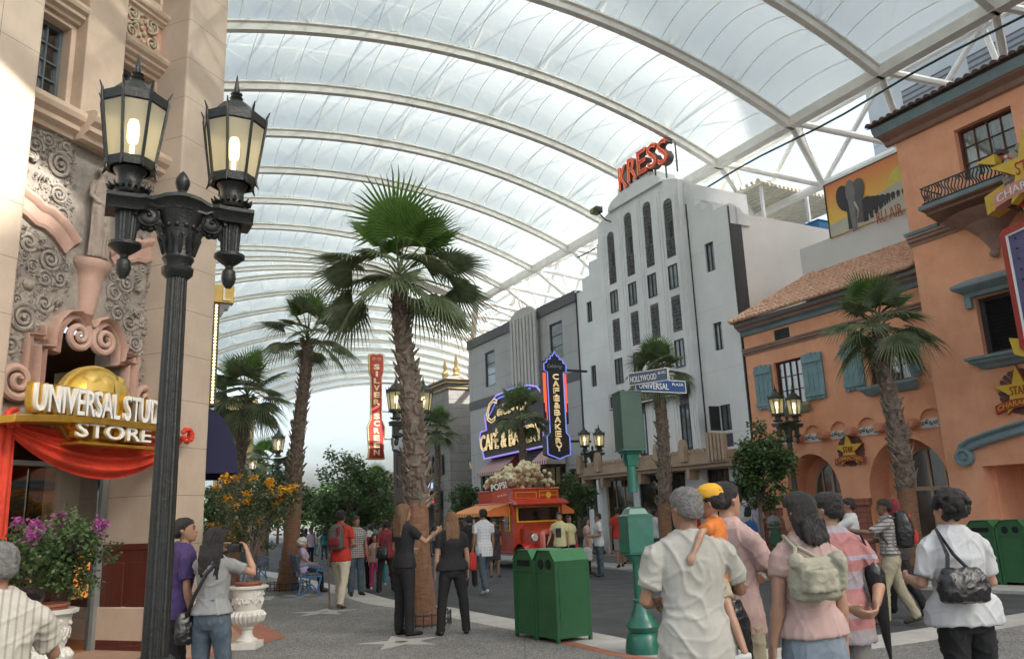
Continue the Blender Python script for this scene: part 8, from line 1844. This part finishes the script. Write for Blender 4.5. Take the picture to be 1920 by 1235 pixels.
# ---- far crowd, each one smaller than a thumbnail
crowd = [(566, 992, 38, 'black', 'black'), (574, 990, 36, 'darkp', 'black'), (583, 991, 33, 'lilac', 'blackp'), (594, 1000, 42, 'grey', 'teal'), (601, 996, 40, 'offwhite', 'khaki'), (608, 993, 36, 'teal', 'denim'), (616, 1000, 44, 'yellow', 'black'), (624, 990, 30, 'black', 'denim'), (655, 985, 30, 'green', 'khaki'), (648, 992, 40, 'white', 'denim'), (692, 983, 27, 'white', 'black'), (700, 980, 28, 'teal', 'navy'), (712, 985, 31, 'maroon', 'black'), (733, 985, 30, 'green', 'denim'), (676, 984, 33, 'offwhite', 'navy'), (588, 1001, 48, 'red', 'denim'), (604, 1003, 52, 'white', 'denim'), (630, 1002, 50, 'orange', 'black'), (640, 1003, 55, 'blue', 'khaki'), (560, 1003, 50, 'white', 'black'), (550, 1002, 46, 'maroon', 'black'), (738, 978, 24, 'black', 'black'), (800, 985, 34, 'black', 'black'), (812, 988, 37, 'white', 'denim'), (850, 985, 30, 'navy', 'black'), (1190, 953, 26, 'grey', 'black'), (1290, 950, 25, 'navy', 'black'), (1340, 952, 24.8, 'red', 'denim')]
words = {'black': 'black', 'darkp': 'dark patterned', 'lilac': 'lilac', 'grey': 'grey', 'offwhite': 'cream', 'teal': 'teal', 'yellow': 'pale yellow', 'green': 'green', 'white': 'white', 'maroon': 'maroon', 'red': 'red', 'orange': 'orange', 'blue': 'blue', 'navy': 'navy', 'khaki': 'khaki', 'denim': 'denim', 'blackp': 'black'}
for i, (x, y, d, tp_, bt) in enumerate(crowd):
    where = 'left of the big leafy tree' if x < 620 else 'under the big leafy tree' if x < 745 else 'by the stone building' if x < 860 else 'by the tan canopy'
    person(x, y, d, (i * 67) % 360, '%s top, %s bottom, %s, %s' % (words[tp_], words.get(bt, 'dark'), ('nearer', 'farther')[d > 35], where), tp_, bt, ('light', 'tan', 'brown')[i % 3], 'black', ('short', 'bob')[i % 2], 'mf'[i % 2], legs=('stand', 'walk', 'ease')[i % 3], vox=.024, group='people in the distant crowd')
# ---- bench and the seated woman
b0, b1 = G(577, 1117), G(549, 1097); dv = b1 - b0; rzb = math.atan2(dv[1], dv[0]); bench(tuple(b0), rzb, 'blue iron armed slatted bench on the grey pavement beside the slender palm', min(1.7, math.hypot(dv[0], dv[1])))
ux_ = dv / np.linalg.norm(dv); fr_d = np.array([ux_[1], -ux_[0], 0]); sp_ = b0 + ux_ * .95 + fr_d * (-.02); faced = math.degrees(math.atan2(fr_d[0], fr_d[1]))
person(551, 1004, 19.5, faced, 'white haired woman in pale top sitting on the blue bench', 'lilac', 'black', 'light', 'white', 'curly', 'f', arms=(((.1, .25, -1), (-.1, 1, -.1)), ((.9, -.1, -.5), (.7, .2, -.2))), legs='sit', loc=(sp_[0], sp_[1], -.36), h=1.55, build=1.1, facefx=True)
b2 = gp(470, 1060, 24); bench(b2, R(100), 'blue bench half hidden behind the urn and flowering shrub', 1.4)
# ---- the carved figure over the store door
m_stone = M('carved_stone', (.36, .30, .25), .8, .12, 8, .2, 50, stain=.15)
st = FS.place(empty('carved_figure', label='carved stone figure of a draped standing woman above the store door', cat='statue'), 7.60, .62, 5.09)
mb = MB(); s_ = .78
def sp(x, y, z): return (x * s_, y * s_, z * s_)
mb.rings([[V(sp(*q)) for q in ering((cx_, cy, z), hw, hd, 18)] for z, hw, hd, cx_, cy in ((0, .17, .13, 0, 0), (.25, .15, .12, .0, -.01), (.6, .15, .12, .02, 0), (.85, .18, .12, .02, 0), (1.0, .15, .1, 0, 0), (1.2, .14, .1, -.01, 0), (1.35, .16, .09, -.01, 0), (1.42, .08, .06, 0, 0), (1.5, .05, .05, 0, -.01))])
mb.rings([[V(sp(*q)) for q in ering((.01, -.02, z), hw, hd, 14)] for z, hw, hd in ((1.46, .03, .03), (1.52, .06, .07), (1.6, .072, .085), (1.66, .06, .07), (1.69, .02, .03))])
for sx in (-1, 1):
    mb.tube([sp(sx * .16, 0, 1.36), sp(sx * .21, -.02, 1.1), sp(sx * .12, -.12, .95)], [.045, .035, .025], 8); mb.tube([sp(sx * .08, -.04, .9), sp(sx * .08, -.09, .5), sp(sx * .08, -.05, 0)], [.07, .06, .05], 8)
for i_ in range(9): a_ = i_ * .35 - 1.4; mb.tube([sp(.16 * math.sin(a_), -.12 * math.cos(a_), .95), sp(.18 * math.sin(a_ + .2), -.14 * math.cos(a_), .5), sp(.19 * math.sin(a_ + .1), -.14 * math.cos(a_), 0)], .016, 6)
mb.tube([sp(-.16, -.05, 1.0), sp(-.02, -.14, .94), sp(.16, -.06, .86)], .035, 7); mb.tube([sp(-.15, -.08, .8), sp(.0, -.15, .62), sp(.17, -.05, .5)], .022, 7)
for i_ in range(16): a_ = i_ * .8; mb.ball(sp(.065 * math.cos(a_), .01 + .06 * math.sin(a_), 1.63 + .03 * math.sin(i_)), .022, 6, 4)
solid(mb, 'figure', m_stone, st, .010, 1, .004, 3)
# ================================================================ pieces that stand apart become parts of their own
KEEP = ('lettering', 'letter', 'neon', 'popcorn', 'crown', 'flowers', 'eye', 'continents', 'bulbs', 'seam', 'foil', 'lattice', 'young', 'trunk', 'corner_frame', 'tiled', 'tower_roof', 'shelf', 'louvre', 'gadroon', 'relief', 'body', 'shirt', 'hair', 'trousers', 'window', 'handle', 'curtain', 'slats', 'vent_grille', 'stalk')
def split_parts(o):
    me = o.data; n = len(me.vertices)
    if n > 30000 or n < 8 or any(k in o.name for k in KEEP): return
    par = np.arange(n)
    e = np.empty(len(me.edges) * 2, dtype=np.int32); me.edges.foreach_get('vertices', e); e = e.reshape(-1, 2)
    while True:
        m_ = np.minimum(par[e[:, 0]], par[e[:, 1]]); q = par.copy(); np.minimum.at(q, e[:, 0], m_); np.minimum.at(q, e[:, 1], m_); q = q[q]
        if (q == par).all(): break
        par = q
    ids = np.unique(par); 
    if len(ids) < 2 or len(ids) > 400: return
    co = np.empty(n * 3); me.vertices.foreach_get('co', co); co = co.reshape(-1, 3)
    bb = [[co[par == i].min(0) - .03, co[par == i].max(0) + .03] for i in ids]; cl = list(range(len(ids)))
    def root(i):
        while cl[i] != i: i = cl[i]
        return i
    for i in range(len(ids)):
        for j in range(i):
            if (bb[i][0] <= bb[j][1]).all() and (bb[j][0] <= bb[i][1]).all(): cl[root(i)] = root(j)
    roots = sorted({root(i) for i in range(len(ids))})
    if not 2 <= len(roots) <= 16: return
    lut = {int(v): root(k) for k, v in enumerate(ids)}; vr = np.array([lut[int(p)] for p in par]); polys = [tuple(p.vertices) for p in me.polygons]; mi = [p.material_index for p in me.polygons]; sm = [p.use_smooth for p in me.polygons]
    for ri, r_ in enumerate(roots):
        vi = np.nonzero(vr == r_)[0]; mp = {int(v): k for k, v in enumerate(vi)}; sel = [k for k, p in enumerate(polys) if vr[p[0]] == r_]
        nm = bpy.data.meshes.new(me.name); nm.from_pydata([tuple(co[v]) for v in vi], [], [tuple(mp[v] for v in polys[k]) for k in sel])
        for m_ in me.materials: nm.materials.append(m_)
        nm.polygons.foreach_set('material_index', [mi[k] for k in sel]); nm.polygons.foreach_set('use_smooth', [sm[k] for k in sel])
        nm.update()
        if any(sm[k] for k in sel): nm.set_sharp_from_angle(angle=R(38))
        if ri == 0: first = nm; continue
        c = o.copy(); c.data = nm; COL.objects.link(c)
    o.data = first
for o in [o for o in list(bpy.data.objects) if o.type == 'MESH' and o.parent is not None and not o.children]: split_parts(o)
